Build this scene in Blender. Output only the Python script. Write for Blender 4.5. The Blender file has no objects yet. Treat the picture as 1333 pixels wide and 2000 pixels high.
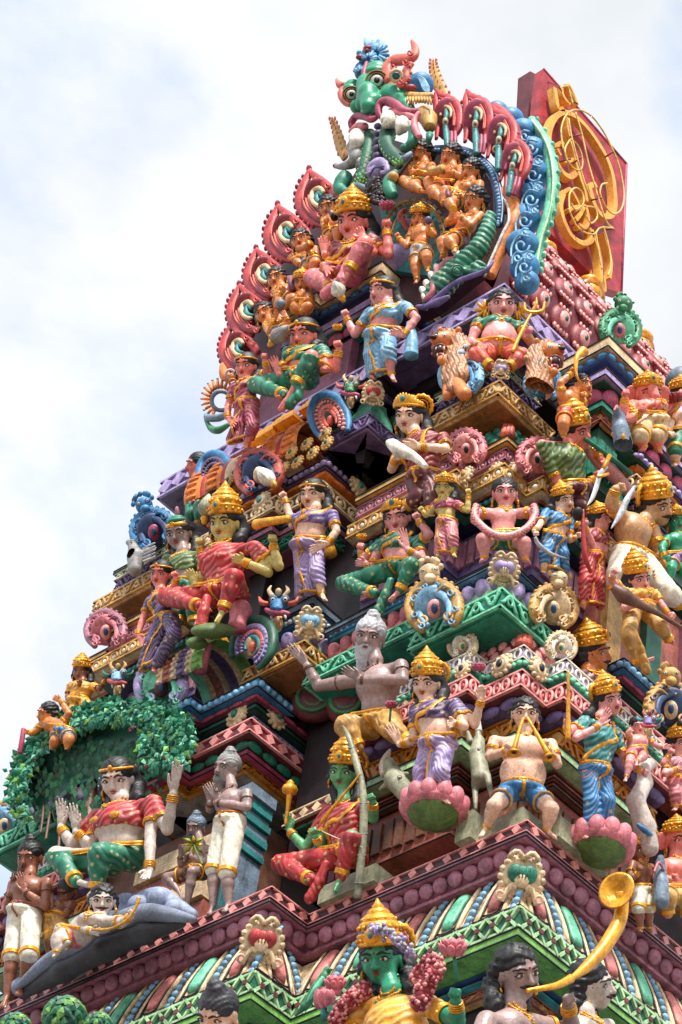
import bpy, math, random
import numpy as np
from mathutils import Vector, Matrix
random.seed(7); np.random.seed(7)
SC = bpy.context.scene; COL = SC.collection
# ------------------------------------------------------------------ camera
FPX = 5480.0
RT = np.array([[0.6609,-0.5765,-0.4805],[-0.7404,-0.3961,-0.5431],[0.1228,0.7146,-0.6886]])
_u,_s,_v = np.linalg.svd(RT); RT = _u @ _v            # camera axes (columns) in world space
CAM = np.array([-9.330,-8.533,1.6]); Z1 = 11.405
cd = bpy.data.cameras.new('camera'); cam = bpy.data.objects.new('camera', cd); COL.objects.link(cam)
cd.sensor_fit = 'VERTICAL'; cd.sensor_height = 24.0; cd.lens = 24*FPX/2000; cd.clip_end = 5000
m4 = Matrix(RT.tolist()).to_4x4(); m4.translation = Vector(CAM); cam.matrix_world = m4
SC.camera = cam
SC.view_settings.view_transform = 'Standard'; SC.view_settings.look = 'None'
SC.view_settings.exposure = EXPO = 0.84; SC.view_settings.gamma = 1.0
# ------------------------------------------------------------------ sky and sun
SUN_EL, SUN_AZ = math.radians(54), math.radians(222)      # azimuth of the sun measured from +Y clockwise
w = bpy.data.worlds.new('World'); SC.world = w; w.use_nodes = True
nt = w.node_tree; nt.nodes.clear()
N = nt.nodes.new; Lk = nt.links.new
out = N('ShaderNodeOutputWorld'); bg = N('ShaderNodeBackground'); bg.inputs[1].default_value = 0.1
sky = N('ShaderNodeTexSky'); sky.sky_type = 'NISHITA'; sky.sun_disc = False
sky.sun_elevation = SUN_EL; sky.sun_rotation = SUN_AZ; sky.air_density = 1.0; sky.dust_density = 0.6
tc = N('ShaderNodeTexCoord'); mp = N('ShaderNodeMapping'); mp.inputs['Scale'].default_value = (1,1,1.3)
mp.inputs['Location'].default_value = (0.35,0.1,0.55)
nz = N('ShaderNodeTexNoise'); nz.inputs['Scale'].default_value = 3.6; nz.inputs['Detail'].default_value = 8; nz.inputs['Roughness'].default_value = 0.55
nz.inputs['Distortion'].default_value = 0.1
cr = N('ShaderNodeValToRGB'); cr.color_ramp.elements[0].position = 0.33; cr.color_ramp.elements[0].color = (0.0,0.0,0.0,1)
cr.color_ramp.elements[1].position = 0.50; cr.color_ramp.elements[1].color = (1,1,1,1)
nz2 = N('ShaderNodeTexNoise'); nz2.inputs['Scale'].default_value = 9; nz2.inputs['Detail'].default_value = 6
cr2 = N('ShaderNodeValToRGB'); cr2.color_ramp.elements[0].position = 0.3; cr2.color_ramp.elements[0].color = (4.7,4.95,5.2,1)
cr2.color_ramp.elements[1].position = 0.62; cr2.color_ramp.elements[1].color = (6.1,6.12,6.15,1)
mx = N('ShaderNodeMixRGB'); bl = N('ShaderNodeMixRGB'); bl.blend_type='MULTIPLY'; bl.inputs[0].default_value=1.0; bl.inputs[2].default_value=(2.8,2.6,2.35,1)
Lk(tc.outputs['Generated'], mp.inputs[0]); Lk(mp.outputs[0], nz.inputs['Vector']); Lk(mp.outputs[0], nz2.inputs['Vector'])
Lk(nz.outputs['Fac'], cr.inputs[0]); Lk(nz2.outputs['Fac'], cr2.inputs[0])
Lk(sky.outputs[0], bl.inputs[1]); Lk(bl.outputs[0], mx.inputs[1])
Lk(cr.outputs[0], mx.inputs[0]); Lk(cr2.outputs[0], mx.inputs[2])
Lk(mx.outputs[0], bg.inputs[0]); Lk(bg.outputs[0], out.inputs[0])
sl = bpy.data.lights.new('sun','SUN'); sl.energy = 3.6; sl.angle = math.radians(10); sl.color = (1.0,0.96,0.9)
so = bpy.data.objects.new('sun', sl); COL.objects.link(so)
sd = Vector((math.sin(SUN_AZ)*math.cos(SUN_EL), math.cos(SUN_AZ)*math.cos(SUN_EL), math.sin(SUN_EL)))
so.rotation_euler = sd.to_track_quat('Z','Y').to_euler()
# ------------------------------------------------------------------ rays (used only to read real positions off known planes)
def nrm(v):
    v = np.asarray(v,float); return v/(np.linalg.norm(v)+1e-12)
def ray(px,py): return nrm(RT @ np.array([px-666.5, -(py-1000.0), -FPX]))
def atp(px,py,p0,n):
    d = ray(px,py); n = np.asarray(n,float); return CAM + d*(np.dot(np.asarray(p0)-CAM,n)/np.dot(d,n))
def atz(px,py,h): return atp(px,py,(0,0,Z1+h),(0,0,1))
def atx(px,py,x): return atp(px,py,(x,0,0),(1,0,0))
def aty(px,py,y): return atp(px,py,(0,y,0),(0,1,0))
# ------------------------------------------------------------------ materials
MATS = {}
def lin(c):
    return tuple((x/12.92 if x<=0.04045 else ((x+0.055)/1.055)**2.4) for x in c)
def mat(key, rgb=None, rough=0.5, metal=0.0, hi=None, scale=9.0, bump=0.35, var=0.55, attr=False, dirt=0.35, orn=0.0, dots=0.0):
    """painted plaster: slow tone drift, rubbed lighter patches, small specks of dirt, fine surface bump"""
    if key in MATS: return MATS[key]
    rgb = tuple(q**1.12 for q in rgb)
    m = bpy.data.materials.new(key); m.use_nodes = True; t = m.node_tree; b = t.nodes['Principled BSDF']
    n = t.nodes.new; l = t.links.new
    tcn = n('ShaderNodeTexCoord')
    a = n('ShaderNodeTexNoise'); a.inputs['Scale'].default_value = scale; a.inputs['Detail'].default_value = 7; a.inputs['Roughness'].default_value = 0.62
    l(tcn.outputs['Object'], a.inputs['Vector'])
    base = n('ShaderNodeMixRGB'); c1 = (*lin(rgb),1)
    k = 1-var*0.75; c0 = (c1[0]*k, c1[1]*k, c1[2]*k, 1)
    base.inputs[1].default_value = c0; base.inputs[2].default_value = tuple(min(1,x*(1+var*0.35)) for x in c1[:3])+(1,)
    r = n('ShaderNodeValToRGB'); r.color_ramp.elements[0].position = 0.36; r.color_ramp.elements[1].position = 0.62
    l(a.outputs['Fac'], r.inputs[0]); l(r.outputs[0], base.inputs[0])
    g2 = n('ShaderNodeTexNoise'); g2.inputs['Scale'].default_value = 55; g2.inputs['Detail'].default_value = 4; g2.inputs['Roughness'].default_value=.7; l(tcn.outputs['Object'], g2.inputs['Vector'])
    gr = n('ShaderNodeMapRange'); gr.inputs[1].default_value=.3; gr.inputs[2].default_value=.7; gr.inputs[3].default_value=.70; gr.inputs[4].default_value=1.22; l(g2.outputs['Fac'], gr.inputs[0])
    gm = n('ShaderNodeMixRGB'); gm.blend_type='MULTIPLY'; gm.inputs[0].default_value=1.0; l(base.outputs[0], gm.inputs[1]); l(gr.outputs[0], gm.inputs[2])
    cur = gm.outputs[0]
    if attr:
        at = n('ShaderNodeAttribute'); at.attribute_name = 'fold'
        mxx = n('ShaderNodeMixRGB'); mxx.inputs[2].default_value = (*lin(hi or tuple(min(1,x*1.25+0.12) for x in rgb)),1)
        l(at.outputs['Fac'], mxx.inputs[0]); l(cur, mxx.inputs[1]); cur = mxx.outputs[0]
    if orn>0:      # painted tracery: thin concentric lines with dark outlines, as on the plaster mouldings
        vo = n('ShaderNodeTexVoronoi'); vo.inputs['Scale'].default_value = 11; vo.inputs['Randomness'].default_value=.7
        l(tcn.outputs['Object'], vo.inputs['Vector'])
        m1 = n('ShaderNodeMath'); m1.operation='MULTIPLY'; m1.inputs[1].default_value=30; m2 = n('ShaderNodeMath'); m2.operation='SINE'
        l(vo.outputs['Distance'], m1.inputs[0]); l(m1.outputs[0], m2.inputs[0])
        r1 = n('ShaderNodeValToRGB'); r1.color_ramp.elements[0].position=.35; r1.color_ramp.elements[0].color=(0,0,0,1); r1.color_ramp.elements[1].position=.75; r1.color_ramp.elements[1].color=(orn,orn,orn,1)
        x1 = n('ShaderNodeMixRGB'); x1.inputs[2].default_value=tuple(min(1,.45*q+.42) for q in c1[:3])+(1,)
        l(m2.outputs[0], r1.inputs[0]); l(r1.outputs[0], x1.inputs[0]); l(cur, x1.inputs[1])
        r2 = n('ShaderNodeMath'); r2.operation='LESS_THAN'; r2.inputs[1].default_value=-.86; l(m2.outputs[0], r2.inputs[0])
        r3 = n('ShaderNodeMath'); r3.operation='MULTIPLY'; r3.inputs[1].default_value=orn*1.2; l(r2.outputs[0], r3.inputs[0])
        x2 = n('ShaderNodeMixRGB'); x2.inputs[2].default_value=(c1[0]*.15,c1[1]*.15,c1[2]*.15,1); l(r3.outputs[0], x2.inputs[0]); l(x1.outputs[0], x2.inputs[1]); cur=x2.outputs[0]
    if dots>0:     # small printed motifs on cloth
        vo = n('ShaderNodeTexVoronoi'); vo.inputs['Scale'].default_value = 20; vo.inputs['Randomness'].default_value=.35
        l(tcn.outputs['Object'], vo.inputs['Vector'])
        r2 = n('ShaderNodeMath'); r2.operation='LESS_THAN'; r2.inputs[1].default_value=.24; l(vo.outputs['Distance'], r2.inputs[0])
        r3 = n('ShaderNodeMath'); r3.operation='MULTIPLY'; r3.inputs[1].default_value=dots; l(r2.outputs[0], r3.inputs[0])
        x2 = n('ShaderNodeMixRGB'); x2.inputs[2].default_value=(.75,.55,.22,1); l(r3.outputs[0], x2.inputs[0]); l(cur, x2.inputs[1]); cur=x2.outputs[0]
    if dirt > 0:
        d = n('ShaderNodeTexNoise'); d.inputs['Scale'].default_value = 38; d.inputs['Detail'].default_value = 5; d.inputs['Roughness'].default_value = 0.7
        mpp = n('ShaderNodeMapping'); mpp.inputs['Scale'].default_value = (1,1,0.22)
        l(tcn.outputs['Object'], mpp.inputs[0]); l(mpp.outputs[0], d.inputs['Vector'])
        dr = n('ShaderNodeValToRGB'); dr.color_ramp.elements[0].position = 0.53; dr.color_ramp.elements[0].color=(0,0,0,1)
        dr.color_ramp.elements[1].position = 0.70; dr.color_ramp.elements[1].color=(dirt,dirt,dirt,1)
        dm = n('ShaderNodeMixRGB'); dm.inputs[2].default_value = (0.035,0.03,0.03,1)
        l(d.outputs['Fac'], dr.inputs[0]); l(dr.outputs[0], dm.inputs[0]); l(cur, dm.inputs[1]); cur = dm.outputs[0]
    l(cur, b.inputs['Base Color'])
    b.inputs['Metallic'].default_value = metal
    rr = n('ShaderNodeMapRange'); rr.inputs[3].default_value = max(0.08,rough-0.12); rr.inputs[4].default_value = min(1,rough+0.18)
    l(a.outputs['Fac'], rr.inputs[0]); l(rr.outputs[0], b.inputs['Roughness'])
    f = n('ShaderNodeTexNoise'); f.inputs['Scale'].default_value = 70; f.inputs['Detail'].default_value = 3
    l(tcn.outputs['Object'], f.inputs['Vector'])
    bp = n('ShaderNodeBump'); bp.inputs['Strength'].default_value = bump; bp.inputs['Distance'].default_value = 0.006
    l(f.outputs['Fac'], bp.inputs['Height']); l(bp.outputs[0], b.inputs['Normal'])
    MATS[key] = m; return m
PAL = dict(
 skin=(0.90,0.66,0.53), pale=(0.92,0.76,0.66), pink=(0.93,0.55,0.50), rose=(0.90,0.62,0.60), tan=(0.86,0.54,0.30), brown=(0.62,0.40,0.30), white=(0.82,0.76,0.72),
 ash=(0.66,0.56,0.54), green_skin=(0.42,0.68,0.48), teal_skin=(0.20,0.62,0.47), lime_skin=(0.80,0.72,0.42),
 gold=(0.95,0.68,0.20), deepgold=(0.78,0.48,0.10), cream=(0.88,0.76,0.58), ivory=(0.90,0.87,0.80),
 red=(0.72,0.13,0.14), crimson=(0.55,0.06,0.10), coral=(0.86,0.36,0.28), maroon=(0.40,0.10,0.14), plum=(0.46,0.20,0.30), dplum=(0.24,0.08,0.13), magenta=(0.68,0.20,0.34), mauve=(0.66,0.40,0.48), pinkpaint=(0.84,0.44,0.48),
 orange=(0.90,0.48,0.13), amber=(0.55,0.32,0.10), ochre=(0.78,0.58,0.26), brick=(0.62,0.30,0.22), wood=(0.42,0.24,0.15),
 green=(0.05,0.48,0.36), dgreen=(0.03,0.32,0.22), mint=(0.40,0.78,0.62), lime=(0.42,0.66,0.26), leaf=(0.16,0.50,0.30), olive=(0.30,0.42,0.13), palegreen=(0.66,0.82,0.60), teal=(0.10,0.50,0.50),
 blue=(0.16,0.48,0.70), dblue=(0.09,0.22,0.42), sky=(0.48,0.70,0.84), navy=(0.06,0.12,0.24), lilac=(0.66,0.58,0.78), violet=(0.36,0.26,0.46), purple=(0.44,0.36,0.60), slate=(0.42,0.50,0.58), khaki=(0.80,0.62,0.45), grey=(0.56,0.55,0.54), dgrey=(0.25,0.25,0.28), lgrey=(0.72,0.72,0.74),
 stonegreen=(0.58,0.58,0.46), black=(0.045,0.04,0.05), dark=(0.15,0.08,0.10), hair=(0.06,0.055,0.07), eyewhite=(0.93,0.92,0.90), lip=(0.70,0.20,0.22))
METAL = {'gold':0.35,'deepgold':0.3}
def M(k, fold=False):
    key = k + ('_cloth' if fold else '')
    if key in MATS: return MATS[key]
    rgb = PAL[k]
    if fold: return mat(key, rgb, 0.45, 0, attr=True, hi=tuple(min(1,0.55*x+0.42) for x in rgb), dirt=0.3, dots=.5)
    if k in METAL: return mat(key, rgb, 0.3, METAL[k], dirt=0.45, var=0.5, scale=14)
    if k in ('khaki','skin','pale','pink','rose','tan','brown','white','ash','green_skin','teal_skin','lime_skin'): return mat(key, rgb, 0.36, 0, var=0.28, dirt=0.35, scale=5)
    if k not in ('black','dark','hair','eyewhite','lip','dgrey','navy'): rgb = tuple(.86*q+.13 for q in rgb)
    return mat(key, rgb, 0.5, orn=(.55 if k in ORN else 0), dirt=.6)
ORN=set()
# ------------------------------------------------------------------ mesh and object helpers
def mesh_np(name, V, Fq, mats, mi=None, smooth=True, attr=None):
    """V (n,3); Fq list/array of faces"""
    me = bpy.data.meshes.new(name); V = np.asarray(V, np.float32)
    if isinstance(Fq, np.ndarray):
        nf, k = Fq.shape; me.vertices.add(len(V)); me.vertices.foreach_set('co', V.ravel())
        me.loops.add(nf*k); me.loops.foreach_set('vertex_index', Fq.ravel().astype(np.int32))
        me.polygons.add(nf); me.polygons.foreach_set('loop_start', np.arange(0,nf*k,k,dtype=np.int32))
        me.update(calc_edges=True)
    else:
        me.from_pydata([tuple(map(float,v)) for v in V], [], Fq)
    if not isinstance(mats,(list,tuple)): mats = [mats]
    for m in mats: me.materials.append(m)
    if mi is not None: me.polygons.foreach_set('material_index', np.asarray(mi,np.int32))
    if isinstance(smooth,bool): me.polygons.foreach_set('use_smooth', np.full(len(me.polygons), smooth))
    else: me.polygons.foreach_set('use_smooth', np.asarray(smooth,bool))
    if attr is not None:
        a = me.attributes.new('fold','FLOAT','POINT'); a.data.foreach_set('value', np.asarray(attr,np.float32))
    me.validate(); me.update(); return me
class MB:
    """collects shapes; build() links them as one mesh object"""
    def __init__(s): s.V=[]; s.F=[]; s.m=[]; s.sm=[]; s.n=0
    def add(s, V, F, mi=0, smooth=True):
        V = np.asarray(V,float); s.V.append(V); o = s.n
        for f in F: s.F.append(tuple(int(i)+o for i in f))
        s.m += [mi]*len(F); s.sm += [smooth]*len(F); s.n += len(V)
    def box(s, c, ax, sz, mi=0):          # centre, 3 axes rows, full sizes
        c = np.asarray(c,float); ax = np.asarray(ax,float); V=[]
        for i in (-.5,.5):
            for j in (-.5,.5):
                for k in (-.5,.5): V.append(c+ax[0]*sz[0]*i+ax[1]*sz[1]*j+ax[2]*sz[2]*k)
        s.add(V, [(0,1,3,2),(4,6,7,5),(0,4,5,1),(2,3,7,6),(0,2,6,4),(1,5,7,3)], mi, False)
    def bbox(s, lo, hi, mi=0):
        lo=np.array(lo,float); hi=np.array(hi,float); s.box((lo+hi)/2, np.eye(3), hi-lo, mi)
    def ell(s, c, r, ax=None, mi=0, nu=12, nv=8):
        ax = np.eye(3) if ax is None else np.asarray(ax,float); r = np.broadcast_to(np.asarray(r,float),(3,))
        V=[c+0*ax[0]+ax[2]*r[2]]; c=np.asarray(c,float)
        V=[c+ax[2]*r[2]]
        for j in range(1,nv):
            th=math.pi*j/nv
            for i in range(nu):
                ph=2*math.pi*i/nu
                V.append(c+ax[0]*r[0]*math.sin(th)*math.cos(ph)+ax[1]*r[1]*math.sin(th)*math.sin(ph)+ax[2]*r[2]*math.cos(th))
        V.append(c-ax[2]*r[2]); F=[]
        for i in range(nu): F.append((0,1+i,1+(i+1)%nu))
        for j in range(nv-2):
            for i in range(nu):
                a=1+j*nu+i; b=1+j*nu+(i+1)%nu; F.append((a,a+nu,b+nu,b))
        e=len(V)-1; o=1+(nv-2)*nu
        for i in range(nu): F.append((e,o+(i+1)%nu,o+i))
        s.add(V,F,mi)
    def tube(s, P, r, mi=0, n=8, closed=False, flat=1.0, upv=None):
        P = np.asarray(P,float); K=len(P); r = np.broadcast_to(np.asarray(r,float),(K,))
        if closed: T = np.roll(P,-1,0)-np.roll(P,1,0)
        else: T = np.gradient(P,axis=0)
        T = T/(np.linalg.norm(T,axis=1)[:,None]+1e-9)
        if upv is None:
            a = np.array([0,0,1.]) if abs(T[0][2])<0.9 else np.array([1.,0,0]); 
        else: a = np.asarray(upv,float)
        V=[]; prev=None
        for i in range(K):
            b = a if (upv is not None or prev is None) else prev
            nn = b-T[i]*np.dot(b,T[i]); nn = nrm(nn); bb = np.cross(T[i],nn); prev = nn
            for j in range(n):
                ph=2*math.pi*j/n; V.append(P[i]+nn*r[i]*flat*math.cos(ph)+bb*r[i]*math.sin(ph))
        F=[]; KK = K if closed else K-1
        for i in range(KK):
            for j in range(n):
                a0=i*n+j; a1=i*n+(j+1)%n; b0=((i+1)%K)*n+j; b1=((i+1)%K)*n+(j+1)%n; F.append((a0,a1,b1,b0))
        if not closed:
            F.append(tuple(range(n))[::-1]); F.append(tuple((K-1)*n+j for j in range(n)))
        s.add(V,F,mi)
    def lathe(s, c, ax, prof, mi=0, n=20, fl=0, fla=0.0, squash=1.0):   # prof: (r,z) list ; ax rows x,y,z
        c=np.asarray(c,float); ax=np.asarray(ax,float); V=[]; K=len(prof)
        for (r,z) in prof:
            for i in range(n):
                ph=2*math.pi*i/n; rr=r*(1+fla*math.cos(fl*ph)) if fl else r
                V.append(c+ax[0]*rr*math.cos(ph)+ax[1]*rr*squash*math.sin(ph)+ax[2]*z)
        F=[]
        for k in range(K-1):
            for i in range(n):
                a=k*n+i; b=k*n+(i+1)%n; F.append((a,b,b+n,a+n))
        F.append(tuple(range(n))[::-1]); F.append(tuple((K-1)*n+i for i in range(n)))
        s.add(V,F,mi)
    def torus(s, c, ax, R, r, mi=0, n=20, m=6, squash=1.0, bump=0, ba=0.0):
        th=[2*math.pi*i/n for i in range(n)]; ax=np.asarray(ax,float)
        P=[np.asarray(c)+ax[0]*R*math.cos(t)+ax[1]*R*squash*math.sin(t) for t in th]
        rr=[r*(1+ba*math.cos(bump*t)) for t in th] if bump else r
        s.tube(P, rr, mi, m, closed=True, upv=ax[2])
    def prism(s, P, nvec, th, mi=0, smooth=False):      # flat outline P (n,3) thickened along nvec
        P=np.asarray(P,float); n=len(P); nv=np.asarray(nvec,float)*th
        V=np.vstack([P, P+nv]); F=[tuple(range(n))[::-1], tuple(range(n,2*n))]
        for i in range(n): F.append((i,(i+1)%n,n+(i+1)%n,n+i))
        s.add(V,F,mi,smooth)
    def build(s, name, mats, parent=None, org=None, kind=None, label=None):
        if not s.V: return None
        V=np.vstack(s.V)
        if parent is not None:
            o = np.array(parent.matrix_basis.translation) if parent.parent is None else np.array(parent['_o'])
        elif org is not None: o = np.asarray(org,float)
        else:
            o = (V.min(0)+V.max(0))/2; o[2]=V[:,2].min()
        if not isinstance(mats,(list,tuple)): mats=[mats]
        mats=[M(k) if isinstance(k,str) else k for k in mats]
        me = mesh_np(name, V-o, s.F, mats, s.m, s.sm)
        return link(name, me, parent, o, kind, label)
def link(name, me, parent, o, kind=None, label=None):
    ob = bpy.data.objects.new(name, me); COL.objects.link(ob)
    if parent is not None: ob.parent = parent
    else: ob.location = Vector(o)
    ob['_o'] = [float(x) for x in o]
    if kind: ob['kind']=kind
    if label: ob['label']=label
    return ob
def root(name, loc, label, cat, group=None):
    o = bpy.data.objects.new(name, None); COL.objects.link(o); o.location = Vector(np.asarray(loc,float)); o.empty_display_size=0.1
    o['label']=label; o['category']=cat; o['_o']=[float(x) for x in loc]
    if group: o['group']=group
    return o
# ------------------------------------------------------------------ smooth implicit surfaces (one continuous skin per figure)
class Field:
    def __init__(s, lo, hi, h):
        s.h=h; s.lo=np.asarray(lo,float); s.n=np.maximum(4,np.ceil((np.asarray(hi)-s.lo)/h).astype(int)+1)
        s.f=np.full(tuple(s.n), 9.0, np.float32); s.att=None; s.soft=1.0
    def _sub(s, lo, hi):
        a=np.clip(np.floor((lo-s.lo)/s.h).astype(int),0,s.n); b=np.clip(np.ceil((hi-s.lo)/s.h).astype(int)+1,0,s.n)
        if (b<=a).any(): return None
        g=[(s.lo[i]+s.h*np.arange(a[i],b[i])).astype(np.float32) for i in range(3)]
        return (slice(a[0],b[0]),slice(a[1],b[1]),slice(a[2],b[2])), g[0][:,None,None], g[1][None,:,None], g[2][None,None,:]
    def _mix(s, sl, d, k, op):
        f=s.f[sl]
        if op=='sub':
            d=-d; 
            if k<=0: s.f[sl]=np.maximum(f,d); return
            hh=np.clip(0.5-0.5*(f-d)/k,0,1); s.f[sl]=f*(1-hh)+d*hh+k*hh*(1-hh); return
        if k<=0: s.f[sl]=np.minimum(f,d); return
        hh=np.maximum(k-np.abs(f-d),0)/k; s.f[sl]=np.minimum(f,d)-hh*hh*k*0.25
    def cap(s, a, b, r1, r2, k=0.0, ax=None, op='add'):
        """tapered capsule; ax=(axis, factor) squeezes it along an axis"""
        a=np.asarray(a,float); b=np.asarray(b,float); R=max(r1,r2)*1.15+k+3*s.h
        q=s._sub(np.minimum(a,b)-R, np.maximum(a,b)+R)
        if q is None: return
        sl,x,y,z=q; ba=b-a; L=max(float(ba@ba),1e-9)
        px,py,pz=x-a[0],y-a[1],z-a[2]
        t=np.clip((px*ba[0]+py*ba[1]+pz*ba[2])/L,0,1)
        dx,dy,dz=px-t*ba[0],py-t*ba[1],pz-t*ba[2]
        d2=dx*dx+dy*dy+dz*dz
        if ax is not None:
            v,fac=ax; pr=dx*v[0]+dy*v[1]+dz*v[2]; d2=d2+pr*pr*(1/(fac*fac)-1)
        d=np.sqrt(d2)-(r1+(r2-r1)*t)
        s._mix(sl,d,k,op)
    def chain(s, P, R, k=0.0):
        for i in range(len(P)-1): s.cap(P[i],P[i+1],R[i],R[i+1],k)
    def ell(s, c, ax, r, k=0.0, op='add'):
        c=np.asarray(c,float); r=np.asarray(r,float); R=max(r)+k+3*s.h
        q=s._sub(c-R,c+R)
        if q is None: return
        sl,x,y,z=q; px,py,pz=x-c[0],y-c[1],z-c[2]; k0=0; k1=0
        for i in range(3):
            u=(px*ax[i][0]+py*ax[i][1]+pz*ax[i][2])/r[i]; k0=k0+u*u; k1=k1+(u/r[i])**2
        k0=np.sqrt(k0)+1e-6; d=k0*(k0-1)/np.sqrt(k1+1e-9)
        d=np.where(k0<0.3, -min(r)*0.7, d)
        s._mix(sl,d,k,op)
    def cut(s, p, n):          # remove the side the normal points to
        g=[(s.lo[i]+s.h*np.arange(s.n[i])).astype(np.float32) for i in range(3)]
        n=nrm(n); d=(g[0]-p[0])[:,None,None]*n[0]+(g[1]-p[1])[None,:,None]*n[1]+(g[2]-p[2])[None,None,:]*n[2]
        s.f=np.maximum(s.f,d.astype(np.float32))
    def ripple(s, fn, amp):    # fn(x,y,z)->-1..1
        g=[(s.lo[i]+s.h*np.arange(s.n[i])).astype(np.float32) for i in range(3)]
        w=fn(g[0][:,None,None],g[1][None,:,None],g[2][None,None,:])
        s.f=np.where(s.f<2, s.f-amp*w, s.f).astype(np.float32); s.att=fn
    def at(s, p):
        i=np.round((np.asarray(p)-s.lo)/s.h).astype(int)
        if (i<0).any() or (i>=s.n).any(): return 9.0
        return float(s.f[tuple(i)])
    def mesh(s):
        f=s.f; S=f<0; nx,ny,nz=f.shape
        c=np.zeros((nx-1,ny-1,nz-1),np.int8)
        for i in (0,1):
            for j in (0,1):
                for k in (0,1): c+=S[i:nx-1+i,j:ny-1+j,k:nz-1+k]
        I=np.argwhere((c>0)&(c<8))
        if len(I)==0: return None,None,None
        idx=-np.ones(c.shape,np.int32); idx[I[:,0],I[:,1],I[:,2]]=np.arange(len(I))
        acc=np.zeros((len(I),3)); cnt=np.zeros(len(I))
        co=[(i,j,k) for i in (0,1) for j in (0,1) for k in (0,1)]
        val={o:f[I[:,0]+o[0],I[:,1]+o[1],I[:,2]+o[2]] for o in co}
        for o in co:
            for d in range(3):
                if o[d]==0:
                    q=list(o); q[d]=1; q=tuple(q); fa,fb=val[o],val[q]
                    m=(fa<0)!=(fb<0); t=np.where(m, fa/np.where(m,fa-fb,1), 0)
                    P=np.tile(np.array(o,float),(len(I),1)); P[:,d]+=t
                    acc[m]+=P[m]; cnt[m]+=1
        V=(I+acc/cnt[:,None])*s.h+s.lo; Fs=[]
        for d in range(3):
            a,b=[(1,2),(2,0),(0,1)][d]
            sl0=[slice(None)]*3; sl1=[slice(None)]*3; sl0[d]=slice(0,-1); sl1[d]=slice(1,None)
            A=S[tuple(sl0)]; B=S[tuple(sl1)]; E=np.argwhere(A!=B)
            ok=(E[:,a]>0)&(E[:,b]>0)&(E[:,a]<f.shape[a]-1)&(E[:,b]<f.shape[b]-1); E=E[ok]
            def g(da,db):
                q=E.copy(); q[:,a]-=da; q[:,b]-=db; return idx[q[:,0],q[:,1],q[:,2]]
            Q=np.stack([g(1,1),g(0,1),g(0,0),g(1,0)],1)
            ins=A[E[:,0],E[:,1],E[:,2]]; Q[~ins]=Q[~ins][:,::-1]
            Fs.append(Q)
        Fq=np.vstack(Fs); Fq=Fq[(Fq>=0).all(1)]
        at=None
        if s.att is not None:
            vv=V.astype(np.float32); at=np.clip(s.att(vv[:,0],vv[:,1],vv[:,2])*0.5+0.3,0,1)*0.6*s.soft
        return V,Fq,at
    def build(s, name, m, parent, label=None):
        V,Fq,at=s.mesh()
        if V is None: return None
        o=np.array(parent['_o']); m=M(m) if isinstance(m,str) else m
        return link(name, mesh_np(name,V-o,Fq,m,None,True,at), parent, o, None, label)
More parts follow.
